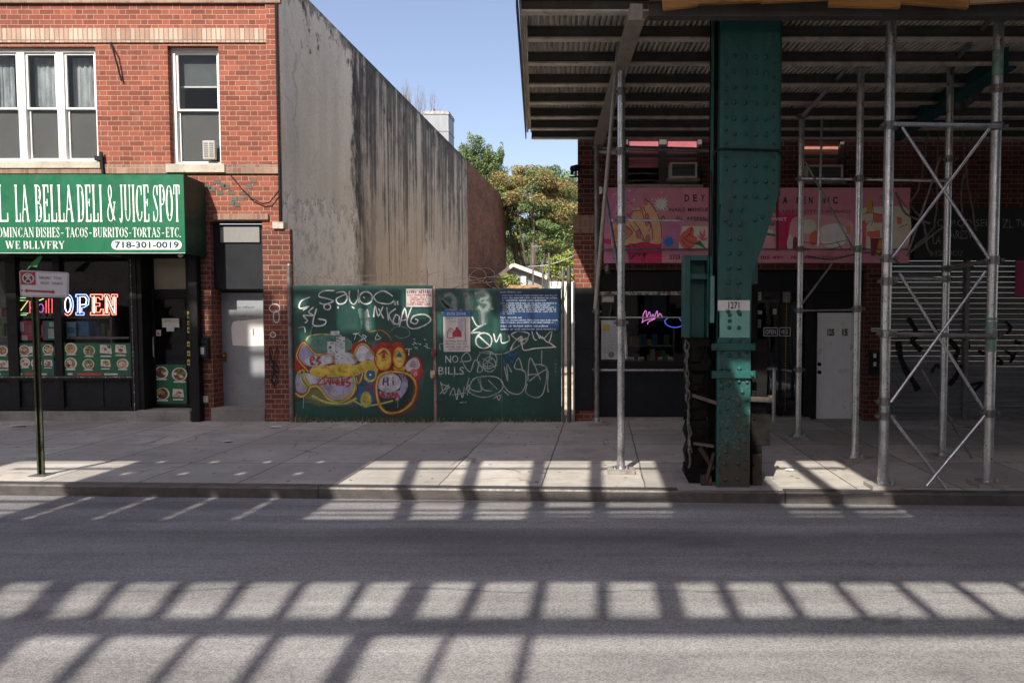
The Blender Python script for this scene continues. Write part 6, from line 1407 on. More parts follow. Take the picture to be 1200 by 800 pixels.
# white panel door
y = F + .22
mb = MB(); a, b, c, d = rect(948, 326, 1013, 366, y); mb.box(a, b, y, y + .1, c, d); a2, b2, c2, d2 = rect(948, 366, 957, 491, y); mb.box(a2, b2, y, y + .1, GZ, d2); a2, b2, c2, d2 = rect(1009.5, 366, 1013.5, 491, y); mb.box(a2, b2, y, y + .1, GZ, d2)
mb.build('door_surround', M_BLACK2, sal)
a, b, c, d = rect(957.3, 366.5, 1009.3, 490.5, y); mb = MB(); mb.box(a, b, y, y + .04, c, d)
pd = mb.build('panel_door', plain('cool white door paint', (.78, .80, .84), .45, 0, .06, 3, dirt=(.42, .43, .45), dscale=3), sal, bevel=.004)
w = b - a; h = d - c; mb = MB(); cols = ((.13, .44), (.56, .87))
for v0, v1 in ((.10, .40), (.46, .78), (.83, .93)):
    for u0, u1 in cols:
        x0_, x1_, z0_, z1_ = a + w * u0, a + w * u1, c + h * v0, c + h * v1
        for e in ((x0_, x1_, z0_, z0_ + .018), (x0_, x1_, z1_ - .018, z1_), (x0_, x0_ + .018, z0_ + .018, z1_ - .018), (x1_ - .018, x1_, z0_ + .018, z1_ - .018)): mb.box(e[0], e[1], y - .008, y + .002, e[2], e[3])
        mb.box(x0_ + .05, x1_ - .05, y - .006, y + .002, z0_ + .05, z1_ - .05)
mb.build('door_panel', MATS['cool white door paint'], pd, bevel=.004)
mb = MB()
for px0, px1, txt in ((969, 978, '125'), (986.5, 994, '15')):
    a_, b_, c_, d_ = rect(px0, 384.5, px1, 394, y - .012); mb.box(a_, b_, y - .012, y - .009, c_, d_); letters(mb, txt, a_ + .01, b_ - .01, c_ + .015, d_ - .015, y - .0135, 1, .035)
mb.build('number_plate', [PALE, M_BLACK], pd)
mb = MB()
for py in (426.5, 436): p = W(960, py, y); mb.tube(p, p + Vector((0, -.03, 0)), .035, n=12); mb.dome(p + Vector((0, -.03, 0)), .03, n=10)
mb.build('door_lock', M_BLACK, pd, smooth=True)
sheet('sticker', 950.5, 378, 952.5, 398, y - .004, YEL, 'narrow yellow strip on the frame beside the white door', 'sticker', ((.2, .2, .8, .4, M_BLACK),))
t = thing('entry_phone', tuple(W(1025, 438, F - .1)), 'black entry phone with two pale labels on the brick beside the shutter', 'intercom')
a, b, c, d = rect(1019, 412, 1031, 439, F - .1); mb = MB(); mb.box(a, b, F - .1, F - .052, c, d); mb.build('case', M_BLACK, t, bevel=.006)
for q0, q1 in ((414, 419), (424, 429)):
    a, b, c, d = rect(1023.5, q0, 1027, q1, F - .104); mb = MB(); mb.box(a, b, F - .104, F - .1015, c, d); mb.build('label_card', PALE, t)
sheet('sticker', 1021, 384, 1033, 388.5, F - .056, PALE, 'narrow pale label on the brick above the entry phone', 'sticker', ((.1, .3, .9, .6, M_GREYINK),))
# roller shutter
sh = thing('roller_shutter', (5, F + .1, walk_z(F)), 'closed grey steel roller shutter with dark spray scrawls behind the scaffold frame', 'shutter')
mb = MB(); z = walk_z(F) + .02; yS = F + .1; ztop = hR[3]
while z < ztop:
    prof = [(yS, z), (yS - .018, z + .012), (yS - .022, z + .03), (yS - .016, z + .062), (yS, z + .088), (yS + .004, z + .098)]
    for (y0_, z0_), (y1_, z1_) in zip(prof, prof[1:]): mb.face([(hR[0], y0_, z0_), (hR[1], y0_, z0_), (hR[1], y1_, z1_), (hR[0], y1_, z1_)])
    z += .1
mb.build('slat_curtain', plain('shutter steel', (.135, .145, .16), .5, .15, .25, 2.5, stretch=(.6, 1, 3), dirt=(.10, .105, .11), dscale=1.1, dlo=.45, dhi=.62), sh)
mb = MB()
for x in (hR[0], 6.9): mb.box(x - .03, x + .05, F + .02, F + .14, walk_z(F) - .05, ztop)
mb.box(hR[0], hR[1], F + .05, F + .09, walk_z(F) - .02, walk_z(F) + .05); mb.build('guide_rail', M_GALVD, sh)
s = Spray(F + .065)
I = lambda x, y: (1010 + x * .2125, 330 + y * .2125)
for a, w in (([(200, 330), (215, 420), (250, 500), (290, 560), (310, 600)], .11), ([(255, 200), (300, 280), (280, 330), (330, 380)], .10), ([(370, 210), (400, 260), (380, 290)], .08), ([(480, 320), (530, 380), (510, 430), (530, 500), (480, 570)], .09), ([(385, 500), (410, 460), (440, 480)], .06), ([(540, 460), (575, 490), (560, 530)], .07), ([(560, 600), (600, 570), (660, 560), (620, 600)], .06), ([(570, 210), (580, 270)], .09), ([(575, 300), (590, 370)], .09), ([(640, 380), (680, 400)], .06), ([(730, 410), (760, 430), (770, 450), (740, 445)], .07), ([(790, 220), (820, 250), (800, 290)], .06), ([(790, 380), (830, 410), (820, 440), (850, 390)], .05), ([(840, 330), (880, 340)], .07)):
    s.line(a, 'purple', w, I)
gm = list(SPM); gm[SPN.index('purple')] = M_BLACK
s.mb.build('graffiti', gm, sh)
t = thing('shop_sign_board', tuple(W(1130, 300, F - .1)), 'black shop sign board with worn pale lettering above the roller shutter', 'sign')
a, b, c, d = rect(1072, 243, 1330, 304, F - .1); mb = MB(); mb.box(a, b, F - .1, F - .001, c, d); mb.build('board', plain('sign board black', (.010, .011, .013), .5, 0, .2, 3), t)
mb = MB()
for txt, p0, q0, p1, q1 in (('CARQDISEL', 1098, 257, 1160, 267), ('ZL', 1175, 257, 1187, 267), ('TV', 1191, 257, 1201, 267), ('LA', 1093, 276, 1103, 286), ('ARESV', 1113, 270, 1140, 280), ('HIGH DC17', 1092, 293.5, 1128, 300)):
    a, b, c, d = rect(p0, q0, p1, q1, F - .103); letters(mb, txt, a, b, c, d, F - .103, 0, -.008)
mb.build('worn_lettering', plain('worn white print', (.30, .31, .30), .6, 0, .3, 30, dirt=(.04, .04, .04), dscale=18, dlo=.48, dhi=.58), t)
a, b, c, d = rect(1190, 305, 1240, 347, F - .16); mb = MB(); mb.box(a, b, F - .16, F - .14, c, d); mb.box(a, b, F - .163, F - .161, d - .04, d - .02, 1)
mb.bar((a - .1, F - .15, c - .3), (a - .1, F - .15, d + .1), .05, .05, 1)
tag(mb.build('hanging_banner', [plain('banner crimson', (.30, .03, .10), .6, 0, .2, 4), M_GALVD]), 'crimson banner hanging by the far end of the roller shutter', 'banner')
# security camera on the corner
t = thing('security_camera', tuple(W(672, 204, F - .1)), 'small black security camera on a bracket at the upper brick corner of the salon building', 'camera')
mb = MB(); mb.tube(W(678, 207, F - .04), W(668.5, 207.5, F - .2), .016); mb.tube(W(675, 207, F - .05), W(675, 199, F - .08), .02); mb.build('bracket', M_BLACK, t)
mb = MB(); mb.tube(W(677, 196.5, F - .05), W(671, 198, F - .22), .06, n=12); mb.tube(W(670.8, 198.5, F - .22), W(670, 205, F - .2), .03); mb.build('camera_body', M_BLACK, t, smooth=True)

# ---------------- pink salon sign
YP = F - .14
sgn = thing('salon_sign', tuple(W(887, 308, YP)), 'wide pink salon sign with painted hands, splashes and black lettering under the deck', 'sign')
a, b, c, d = rect(708, 220, 1066, 308, YP); mb = MB(); mb.box(a, b, YP, YP + .1, c, d); mb.build('sign_panel', plain('sign pink', (.74, .30, .40), .45, 0, .10, 1.2, dirt=(.66, .20, .31), dscale=1.0), sgn)
ART = {'mauve': (.46, .17, .29), 'magenta': (.47, .025, .10), 'skin': (.66, .34, .19), 'skinshade': (.46, .20, .11), 'ink': (.05, .01, .02), 'nail': (.50, .12, .20), 'mint': (.55, .62, .55), 'blue': (.02, .17, .50), 'cream': (.58, .54, .44), 'coral': (.58, .14, .09), 'leaf': (.02, .14, .04), 'rose': (.60, .12, .17), 'black': (.018, .012, .016), 'white': (.66, .58, .58), 'orange': (.52, .24, .06), 'palep': (.60, .30, .34), 'wine': (.20, .02, .05)}
AN = list(ART); AM = [plain('print ' + k, v, .5, 0, .1, 6) for k, v in ((k_, tuple(min(.85, c_ * 1.45) for c_ in v_)) for k_, v_ in ART.items())]
def A5(x, y): return (700 + x / 8, 210 + y / 8)
def A6(x, y): return (890 + x * .15, 210 + y * .15)
class Art(Spray):
    def fill(s, pts, col, fn=A5, sm=False):
        pts = [fn(*p) for p in pts]
        if sm: pts = [tuple(v) for v in smooth(pts, 4, True)]
        q = s._q(pts); s.mb.poly(q, s.y - .001 - .00008 * s.k, AN.index(col))
    def line(s, pts, col='ink', w=.012, fn=A5, sm=True):
        pts = [fn(*p) for p in pts]
        if sm and len(pts) > 2: pts = [tuple(v) for v in smooth(pts, 4)]
        s.mb.ribbon(s._q(pts), w, s.y - .001 - .00008 * s.k, AN.index(col))
    def text(s, t, x0, y0, x1, y1, col, fn=A5, bold=.02):
        p, q = fn(x0, y0), fn(x1, y1); s.k += 1; xa, xb, za, zb_ = rect(p[0], p[1], q[0], q[1], s.y); letters(s.mb, t, xa, xb, za, zb_, s.y - .001 - .00008 * s.k, AN.index(col), bold)
    def splat(s, cx, cy, r0, r1, n, col, fn=A5, seed=0):
        rr = random.Random(seed); P = []
        for i in range(n * 4):
            t = 2 * pi * i / (n * 4); q = r0 if i % 4 in (0, 2) else (r1 * rr.uniform(.85, 1.1) if i % 4 == 1 else r0 * .86); P.append((cx + q * cos(t), cy + q * sin(t)))
        s.fill(P, col, fn)
A = Art(YP)
A.fill([(60, 85), (380, 85), (300, 250), (330, 360), (120, 520), (60, 520)], 'mauve'); A.fill([(60, 660), (60, 560), (610, 560), (605, 785), (60, 785)], 'magenta'); A.fill([(60, 600), (270, 640), (300, 785), (60, 785)], 'mauve')
A.fill([(600, 390), (780, 390), (770, 660), (600, 660)], 'mauve')
r = random.Random(2)
for k in range(22): A.splat(80 + r.uniform(0, 290), 95 + r.uniform(0, 230), r.uniform(3, 9), r.uniform(10, 20), 5, r.choice(('white', 'wine', 'palep')), seed=k)
A.fill([(130, 430), (270, 400), (330, 330), (340, 290), (400, 265), (470, 320), (560, 430), (600, 500), (595, 600), (500, 600), (440, 590), (300, 620), (150, 640), (130, 560)], 'skin', sm=True)
A.fill([(428, 215), (440, 178), (500, 230), (575, 360), (604, 480), (600, 560), (520, 562), (510, 450), (460, 340), (428, 260)], 'skin', sm=True)
A.fill([(428, 215), (440, 178), (478, 205), (470, 240), (440, 250)], 'nail', sm=True)
A.fill([(260, 430), (330, 500), (250, 545), (150, 560), (160, 470)], 'skinshade', sm=True)
for p in ([(300, 340), (340, 300), (410, 300), (440, 370)], [(345, 400), (400, 480), (450, 590)], [(300, 420), (380, 520), (440, 580)], [(430, 260), (470, 350), (510, 450), (520, 570)], [(440, 180), (520, 250), (590, 400), (604, 560)], [(265, 440), (330, 500), (260, 560), (170, 590)], [(470, 380), (500, 440), (480, 490)], [(270, 320), (320, 370), (345, 400)], [(150, 640), (300, 620), (430, 590)], [(400, 265), (428, 300)]): A.line(p, 'ink', .013)
for cx, cy, rx, ry in ((465, 350, 16, 26), (385, 515, 22, 40), (475, 560, 20, 40), (465, 410, 14, 30)): A.fill(ell(cx, cy, rx, ry, 12)[:-1], 'nail'); A.line(ell(cx, cy, rx, ry, 12), 'ink', .008)
A.splat(597, 232, 52, 78, 12, 'mint', seed=1); A.splat(668, 588, 44, 62, 11, 'blue', seed=2)
for x, y in ((515, 190), (605, 125), (560, 315), (648, 200), (640, 290)): A.splat(x, y, 6, 9, 5, 'mint', seed=int(x))
A.fill([(800, 440), (1040, 440), (1040, 655), (760, 655), (775, 520)], 'cream')
A.fill([(765, 560), (800, 500), (880, 445), (905, 480), (905, 530), (935, 550), (930, 600), (870, 650), (800, 640)], 'coral', sm=True)
for p in ([(800, 540), (850, 580), (920, 610)], [(790, 570), (830, 620), (880, 645)], [(850, 510), (905, 545)], [(880, 450), (870, 510), (830, 540)]): A.line(p, 'wine', .014)
A.fill([(905, 610), (960, 570), (1010, 640), (960, 620)], 'leaf'); A.line([(930, 600), (1020, 650)], 'leaf', .02)
for tip in ((960, 470), (1010, 460), (1035, 540), (990, 520), (940, 520)): A.fill([(985, 580), ((985 + tip[0]) / 2 - 14, (580 + tip[1]) / 2), tip, ((985 + tip[0]) / 2 + 14, (580 + tip[1]) / 2 + 8)], 'rose')
A.text('D', 818, 145, 862, 210, 'black'); A.text('E', 898, 145, 936, 210, 'black'); A.text('Y', 968, 145, 1008, 210, 'black')
A.text('NAILS', 676, 268, 820, 304, 'black', bold=.01); A.text('MANCUE', 850, 268, 1040, 304, 'black', bold=.01); A.text('ALL', 735, 348, 800, 380, 'black', bold=.01); A.text('AMIMAL', 835, 352, 1040, 380, 'black', bold=.0); A.text('2323', 676, 708, 775, 748, 'black', bold=.02); A.text('A', 790, 712, 825, 748, 'black')
for p in ([(290, 690), (310, 720), (290, 750)], [(345, 690), (320, 750), (375, 690), (390, 720), (410, 690)], [(420, 690), (430, 720), (445, 690), (440, 760), (415, 750), (470, 690)], [(280, 640), (300, 610), (340, 610), (360, 650)], [(600, 380), (615, 345), (640, 385)], [(150, 735), (165, 752)]): A.line(p, 'ink', .014)
# right half
A.fill([(0, 190), (125, 190), (125, 290), (0, 290)], 'palep', A6); A.fill([(0, 310), (120, 310), (120, 545), (0, 545)], 'rose', A6); A.fill([(10, 370), (120, 350), (120, 540), (20, 540)], 'palep', A6)
A.line([(0, 450), (60, 430), (120, 440)], 'leaf', .04, A6); A.line([(20, 430), (60, 400), (100, 420)], 'mint', .05, A6)
A.fill([(148, 270), (330, 270), (330, 552), (148, 552)], 'magenta', A6); A.fill([(250, 320), (330, 290), (480, 280), (700, 320), (740, 420), (700, 540), (400, 552), (260, 545), (225, 480)], 'palep', A6, True); A.fill([(330, 330), (420, 320), (440, 390), (360, 430)], 'cream', A6, True); A.fill([(480, 380), (620, 350), (690, 430), (640, 520), (500, 520)], 'white', A6, True)
A.fill([(390, 440), (440, 400), (470, 450), (430, 520), (395, 500)], 'coral', A6, True); A.fill([(215, 480), (240, 430), (262, 480), (250, 545), (220, 540)], 'white', A6, True); A.fill([(262, 470), (285, 450), (300, 500), (285, 550), (262, 545)], 'wine', A6, True)
A.fill([(790, 240), (970, 215), (1160, 240), (1165, 500), (1000, 560), (800, 540), (770, 400)], 'cream', A6, True)
for q, col in (([(850, 160), (885, 150), (880, 260), (830, 265)], 'orange'), ([(890, 270), (965, 275), (960, 340), (890, 340)], 'coral'), ([(1070, 290), (1110, 305), (1105, 350), (1075, 350)], 'coral'), ([(840, 410), (940, 400), (945, 455), (835, 460)], 'coral'), ([(865, 460), (985, 460), (980, 600), (870, 600)], 'wine'), ([(935, 470), (965, 480), (955, 540), (930, 600), (905, 590)], 'orange'), ([(835, 450), (858, 440), (865, 520), (840, 530)], 'cream'), ([(785, 330), (825, 320), (830, 370), (790, 380)], 'rose'), ([(680, 370), (710, 365), (705, 430), (675, 430)], 'orange'), ([(800, 330), (835, 340), (830, 545), (790, 545)], 'rose'), ([(920, 550), (940, 555), (930, 598), (900, 596)], 'orange')): A.fill(q, col, A6)
for p in ([(780, 275), (870, 265), (960, 280)], [(880, 180), (890, 300), (870, 360)], [(940, 130), (980, 200), (970, 320)], [(1085, 130), (1130, 200), (1160, 220)], [(1090, 380), (1160, 350)], [(340, 490), (520, 510), (700, 470)], [(360, 540), (520, 552), (640, 520)], [(830, 360), (870, 320)], [(600, 480), (640, 540), (680, 560)]): A.line(p, 'ink', .011, A6)
A.line([(138, 120), (140, 560)], 'wine', .05, A6)
for t_, x0_, x1_ in (('S', 6, 32), ('O', 48, 88), ('U', 112, 146), ('A', 180, 220), ('I', 288, 300), ('E', 330, 360), ('N', 384, 414), ('I', 470, 480), ('N', 500, 544), ('C', 570, 610)): A.text(t_, x0_, 138, x1_, 192, 'black', A6, .03)
A.text('TTASEILABERS COTTO', 0, 240, 480, 266, 'wine', A6, .0); A.text('UKNKHOS', 490, 240, 715, 266, 'wine', A6, .0); A.text('WIST', 90, 300, 215, 325, 'white', A6, .02); A.text('IIIS 491', 10, 600, 180, 624, 'wine', A6, .02); A.text('PB PUNKS 1 FITNAIC', 245, 600, 650, 624, 'wine', A6, .01)
A.mb.build('artwork', AM, sgn)
mb = MB(); a, b, c, d = rect(706, 291.5, 1068, 293, YP - .03); mb.box(a, b, YP - .03, YP - .012, c, d); mb.build('batten', M_GALVD, sgn)
mb = MB(); p = W(712, 312, F - .1); mb.tube(p, p + Vector((0, -.06, -.12)), .04, .055); mb.tube(p + Vector((0, 0, .0)), p + Vector((0, 0, .1)), .02)
tag(mb.build('flood_lamp', M_GALVD), 'small grey unlit lamp below the pink sign by the first scaffold post', 'lamp')
mb = MB(); p = W(709, 223, F - .1); mb.tube(p, p + Vector((-.1, -.1, -.02)), .05, .07)
tag(mb.build('flood_lamp', PALE), 'small pale lamp head at the top corner of the pink sign', 'lamp')
# =================================================================== SCAFFOLD DECK (sidewalk shed)
M_JOIST = plain('dull grey steel joist', (.085, .078, .07), .6, .4, .25, 3, dirt=(.10, .065, .045), dscale=4)
M_CORR = plain('corrugated deck sheet', (.58, .53, .46), .5, .2, .3, 2.5, stretch=(5, .5, 1), dirt=(.15, .075, .045), dscale=2.2, dlo=.55, dhi=.7)
M_PLANK = plain('orange formwork timber', (.42, .20, .055), .75, 0, .35, 2.5, stretch=(.6, 4, 6), dirt=(.17, .08, .03), dscale=2, bump=.3, bscale=20)
ZJ = 5.41
M_FLANGE = plain('skylit flange steel', (.50, .46, .40), .5, .2, .25, 6, dirt=(.25, .20, .15), dscale=7)  # paler than the webs: sky light on the flanges put into the colour
shed = thing('scaffold_deck', (3, 10, walk_z(8.8)), 'overhead deck of corrugated steel sheets on joists carried by two grey tube posts', 'scaffold')
def xl(y): return W(611.5 + (y - 7.6) * 1.45, 90, 9.0).x / 9.0 * y
dj = [7.62, 8.32, 9.08, 9.86, 10.64, 11.36, 12.02, 12.6]
for k, y in enumerate(dj):
    mb = MB(); a = xl(y) + (.06 if k else 0)
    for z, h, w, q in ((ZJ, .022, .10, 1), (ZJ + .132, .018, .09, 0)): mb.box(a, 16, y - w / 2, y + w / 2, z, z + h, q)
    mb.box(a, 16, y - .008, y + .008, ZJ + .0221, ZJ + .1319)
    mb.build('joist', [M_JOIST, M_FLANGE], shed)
mb = MB(); n = 470; yy = [7.5, 10.1, 12.75]; zs = (0, .028, .028, 0)
pr = []
for i in range(n):
    u = i * .038; pr.append((u, 5.565))
pr = []; u = 0.0
while u < 17.4:      # square flutes, open side down
    pr += [(u, 5.565), (u + .030, 5.565), (u + .034, 5.625), (u + .064, 5.625)]; u += .068
for (u0, z0_), (u1, z1_) in zip(pr, pr[1:]):
    for y0_, y1_ in zip(yy, yy[1:]): mb.face([(xl(y0_) - .03 + u0, y0_, z0_), (xl(y0_) - .03 + u1, y0_, z1_), (xl(y1_) - .03 + u1, y1_, z1_), (xl(y1_) - .03 + u0, y1_, z0_)])
mb.build('corrugated_deck', M_CORR, shed)
mb = MB(); mb.face([(xl(7.5) - .03, 7.5, 5.66), (16.2, 7.5, 5.66), (16, 12.75, 5.66), (xl(12.75) - .03, 12.75, 5.66)]); mb.build('deck_topping', M_TIMBER, shed)
mb = MB(); mb.bar((xl(7.55) - .045, 7.5, 5.52), (xl(12.7) - .045, 12.7, 5.52), .02, .17); mb.build('edge_angle', M_JOIST, shed)
mb = MB(); mb.bar((.37, 7.38, ZJ - .085), (-.08, 12.6, ZJ - .085), .13, .16); mb.bar((.37, 7.38, ZJ - .17), (-.08, 12.6, ZJ - .17), .17, .014)
mb.build('girder', plain('pale painted girder', (.30, .27, .23), .6, .2, .25, 4, dirt=(.16, .12, .09), dscale=4), shed)
mb = MB(); mb.box(.5, 16, 7.38, 7.5, ZJ - .13, ZJ - .118); mb.box(.5, 16, 7.38, 7.5, ZJ + .02, ZJ + .032); mb.box(.5, 16, 7.43, 7.442, ZJ - .1179, ZJ + .0199); mb.build('front_girder', M_JOIST, shed)
# rough timber along the front edge
r = random.Random(4)
x = .62
while x < 15:
    L = r.uniform(.22, .8); z0_ = r.uniform(5.24, 5.34); o_ = x < 3.1
    if r.random() < .86:
        mb = MB(); dz = r.uniform(-.03, .03); y_ = 7.24 + r.uniform(-.06, .03); mb.bar((x, y_, z0_ + .14 + dz), (x + L, y_ + r.uniform(-.02, .02), z0_ + .14 - dz), .045, r.uniform(.14, .26)); mb.build('timber_plank', M_PLANK if o_ else M_TIMBER, shed)
    if o_ and r.random() < .6: mb = MB(); mb.bar((x - .1, 7.16, z0_ + .17), (x + L * .9, 7.15, z0_ + .15 + r.uniform(-.04, .04)), .03, .09); mb.build('timber_plank', M_PLANK, shed)
    x += L + .004
for z in (5.80, 6.06, 6.32):
    x = .7
    while x < 15.5:
        L = r.uniform(1.4, 2.6); mb = MB(); mb.bar((x, 7.27, z), (x + L, 7.27, z), .03, .25); mb.build('timber_plank', M_PLANK, shed); x += L + .006
M_BASEW = plain('grey sole board', (.26, .245, .22), .85, 0, .25, 5, dirt=(.12, .10, .085), dscale=6)
def tube_post(parent, px, py_foot, py_top, rad, name='post', y=None, mat_=None, ztop=None, plate=True):
    g = G(px, py_foot, .17); g = G(px, py_foot, walk_z(g.y))
    zt = ztop or W(px, py_top, g.y).z; zb_ = walk_z(g.y)
    mb = MB(); mb.tube((g.x, g.y, zb_ + .02), (g.x, g.y, zt), rad, n=18)
    # joint pins and sleeve
    for z in (zb_ + 1.9, zb_ + 3.6): mb.tube((g.x, g.y, z), (g.x, g.y, z + .012), rad * 1.06, n=18); mb.tube((g.x, g.y - rad - .012, z - .1), (g.x, g.y + rad + .012, z - .1), .009, n=6)
    o = mb.build(name, mat_ or M_GALV, parent, smooth=True)
    if plate:
        mb = MB(); mb.box(g.x - .17, g.x + .17, g.y - .14, g.y + .14, zb_ + .001, zb_ + .045, 0); mb.box(g.x - .1, g.x + .1, g.y - .1, g.y + .1, zb_ + .045, zb_ + .06, 1); mb.tube((g.x, g.y, zb_ + .06), (g.x, g.y, zb_ + .13), rad * 1.15, n=14, m=1)
        for sx in (-1, 1): mb.tube((g.x + sx * .075, g.y - .07, zb_ + .06), (g.x + sx * .075, g.y - .07, zb_ + .10), .014, n=6, m=1)
        mb.build('base_plate', [M_BASEW, M_GALV], o)
    return g, zt
def coupler(mb, p, rad):
    p = Vector(p); mb.tube(p - Vector((0, 0, .045)), p + Vector((0, 0, .045)), rad * 1.28, n=12)
    for sx in (-1, 1): mb.tube(p + Vector((sx * rad * 1.3, -.03, 0)), p + Vector((sx * rad * 2.0, -.03, 0)), .02, n=8); mb.tube(p + Vector((sx * rad * 1.7, -.07, 0)), p + Vector((sx * rad * 1.7, .02, 0)), .012, n=6)
def rail(parent, a, b, rad=.024, nm='rail', m_=None):
    mb = MB(); mb.tube(a, b, rad, n=10); return mb.build(nm, m_ or M_GALV, parent, smooth=True)
gL, zL = tube_post(shed, 727.5, 553, 84, .047)
g2, z2 = tube_post(shed, 699.5, 497, 166, .042, mat_=M_GALVD)
yb2 = g2.y
rail(shed, W(725.5, 42, 8.7), W(697.5, 362, 8.75), .026, 'leaning_tube', plain('pale tube', (.30, .28, .25), .5, .4, .2, 5))
rail(shed, W(709.5, 224, 11.6), W(725, 318, 8.9), .022, 'brace', M_GALVD)
rail(shed, W(700, 92, 12.4), W(689, 330, 12.4), .02, 'brace', M_GALVD) if False else None
rail(shed, W(704, 178, 11.5), W(727, 178.5, 8.9), .03, 'rail', M_GALVD)
rail(shed, W(706, 173, 12.5), W(886, 177.5, 12.3), .045, 'rail', M_GALVD)
rail(shed, W(716, 258, 8.95), W(832, 258.5, 8.95), .014, 'rail', M_GALV)
rail(shed, W(705, 293, 12.55), W(840, 292.5, 12.55), .02, 'rail', M_GALVD)
rail(shed, W(699, 433.5, 12.5), W(806, 433.5, 12.5), .026, 'rail', M_GALV); rail(shed, W(872, 432.5, 12.4), W(910, 432, 12.4), .022, 'rail', M_GALV)
rail(shed, W(731, 365, 8.95), W(734, 420, 8.95), .02, 'tube_stub', M_GALV)
for py in (108, 178, 258, 378): mb = MB(); coupler(mb, W(727.5, py, gL.y), .047); mb.build('coupler', M_GALVD, shed)
for py in (200, 365, 433): mb = MB(); coupler(mb, (g2.x, g2.y, W(699, py, g2.y).z), .042); mb.build('coupler', M_GALVD, shed)

tw = thing('scaffold_tower', tuple(G(1036, 570, .16)), 'galvanised scaffold tower of five tall tubes with crossed braces in front of the roller shutter', 'scaffold')
P_ = {}
for k, a in {'A': (1034.5, 571, 5, .056), 'B': (1157, 569, 10, .056), 'C': (1001.5, 540, 60, .047), 'D': (1104, 537, 78, .047), 'E': (935, 514, 134, .045)}.items():
    P_[k] = tube_post(tw, a[0], a[1], a[2], a[3])
def on(k, z): g, _ = P_[k]; return Vector((g.x, g.y, z))
def zat(k, py): g, _ = P_[k]; return W(1000, py, g.y).z
def rk(k1, py1, k2, py2, rad=.024, nm='rail', m_=None, off=0):
    a, b = on(k1, zat(k1, py1)), on(k2, zat(k2, py2)); o = Vector((0, off, 0)); rail(tw, a + o, b + o, rad, nm, m_)
rk('A', 7, 'B', 8, .024); rk('A', 148, 'B', 150, .026, off=-.08); rk('A', 391, 'B', 394, .026, m_=M_GALVD, off=-.08)
rk('A', 5, 'C', 62, .032, off=0); rk('C', 62, 'E', 137, .032); rk('B', 10, 'D', 78, .03, m_=M_GALVD)
rk('E', 210, 'D', 213, .024, off=-.06); rk('A', 326, 'D', 327, .028); rk('D', 315, 'B', 305, .03, m_=M_GALVD)
rk('E', 364, 'C', 363, .012)
YB = (P_['A'][0].y + P_['B'][0].y) / 2
for k, (p, q, yy_) in enumerate((((1057, 149), (1159, 303), -.12), ((1159, 151), (1046, 302), -.17), ((1054, 320), (1154, 482), .1), ((1155, 318), (1044, 471), -.12), ((1044, 487), (1111, 576), -.1), ((1154, 487), (1086, 569), -.15))):
    rail(tw, W(*p, YB + yy_), W(*q, YB + yy_), .017, 'brace')
YC = (P_['C'][0].y + P_['D'][0].y) / 2
for p, q in (((1102, 184), (1063, 300)), ((1080, 432), (1150, 556)), ((944, 190), (1000, 292)), ((940, 356), (976, 308)), ((1110, 262), (1066, 296))):
    rail(tw, W(*p, YC + .1), W(*q, YC + .1), .014, 'brace', M_GALVD)
rail(tw, W(964.5, 104, 11.4), W(959, 288, 11.4), .02, 'hanging_tube', M_GALV)
for k, pys in {'A': (148, 303, 330, 391, 470, 487), 'B': (10, 105, 149, 305, 393, 484), 'C': (62, 210, 292, 362), 'D': (187, 327, 315), 'E': (137, 210, 292, 364, 433)}.items():
    for py in pys: mb = MB(); coupler(mb, on(k, zat(k, py)), .055 if k in 'AB' else .046); mb.build('coupler', M_GALVD, tw)
a, b, c, d = rect(1036, 388, 1051, 394.5, P_['A'][0].y - .07); mb = MB(); mb.box(a, b, P_['A'][0].y - .075, P_['A'][0].y - .068, c, d); letters(mb, 'SAFE', a + .015, b - .015, c + .012, d - .012, P_['A'][0].y - .078, 1, .01)
mb.build('tag_plate', [PALE, M_BLACK], tw)
# green painted marks on tower tube B
g, _ = P_['B']
for q0, q1 in ((90, 60), (412, 372)): mb = MB(); mb.tube((g.x, g.y, W(1158, q0, g.y).z), (g.x, g.y, W(1160, q1, g.y).z), .0575, n=18, caps=False); mb.build('green_band', plain('faded green tape', (.17, .27, .23), .5, .3, .4, 12), tw, smooth=True)
# loose wires about the tower and the salon front
t = thing('loose_wires', tuple(W(1080, 240, 12.4)), 'loose grey wires drooping between the deck and the shop sign board behind the scaffold tower', 'wires')
r = random.Random(8)
for p in ([(1088, 152), (1083, 190), (1076, 222), (1067, 240), (1082, 258), (1086, 285), (1092, 300)], [(1100, 150), (1098, 200), (1097, 255), (1090, 272), (1070, 290)], [(1128, 152), (1134, 215), (1140, 250), (1144, 270)], [(1140, 160), (1128, 215), (1128, 250)], [(945, 300), (975, 304), (1010, 296), (1040, 300), (1056, 310)], [(1050, 225), (1062, 250), (1090, 262)]):
    mb = MB(); mb.pipe([W(v.x + r.uniform(-1, 1), v.y, 12.45) for v in smooth(p, 4)], r.uniform(.012, .022), 5); mb.build('wire', M_GALVD, t)
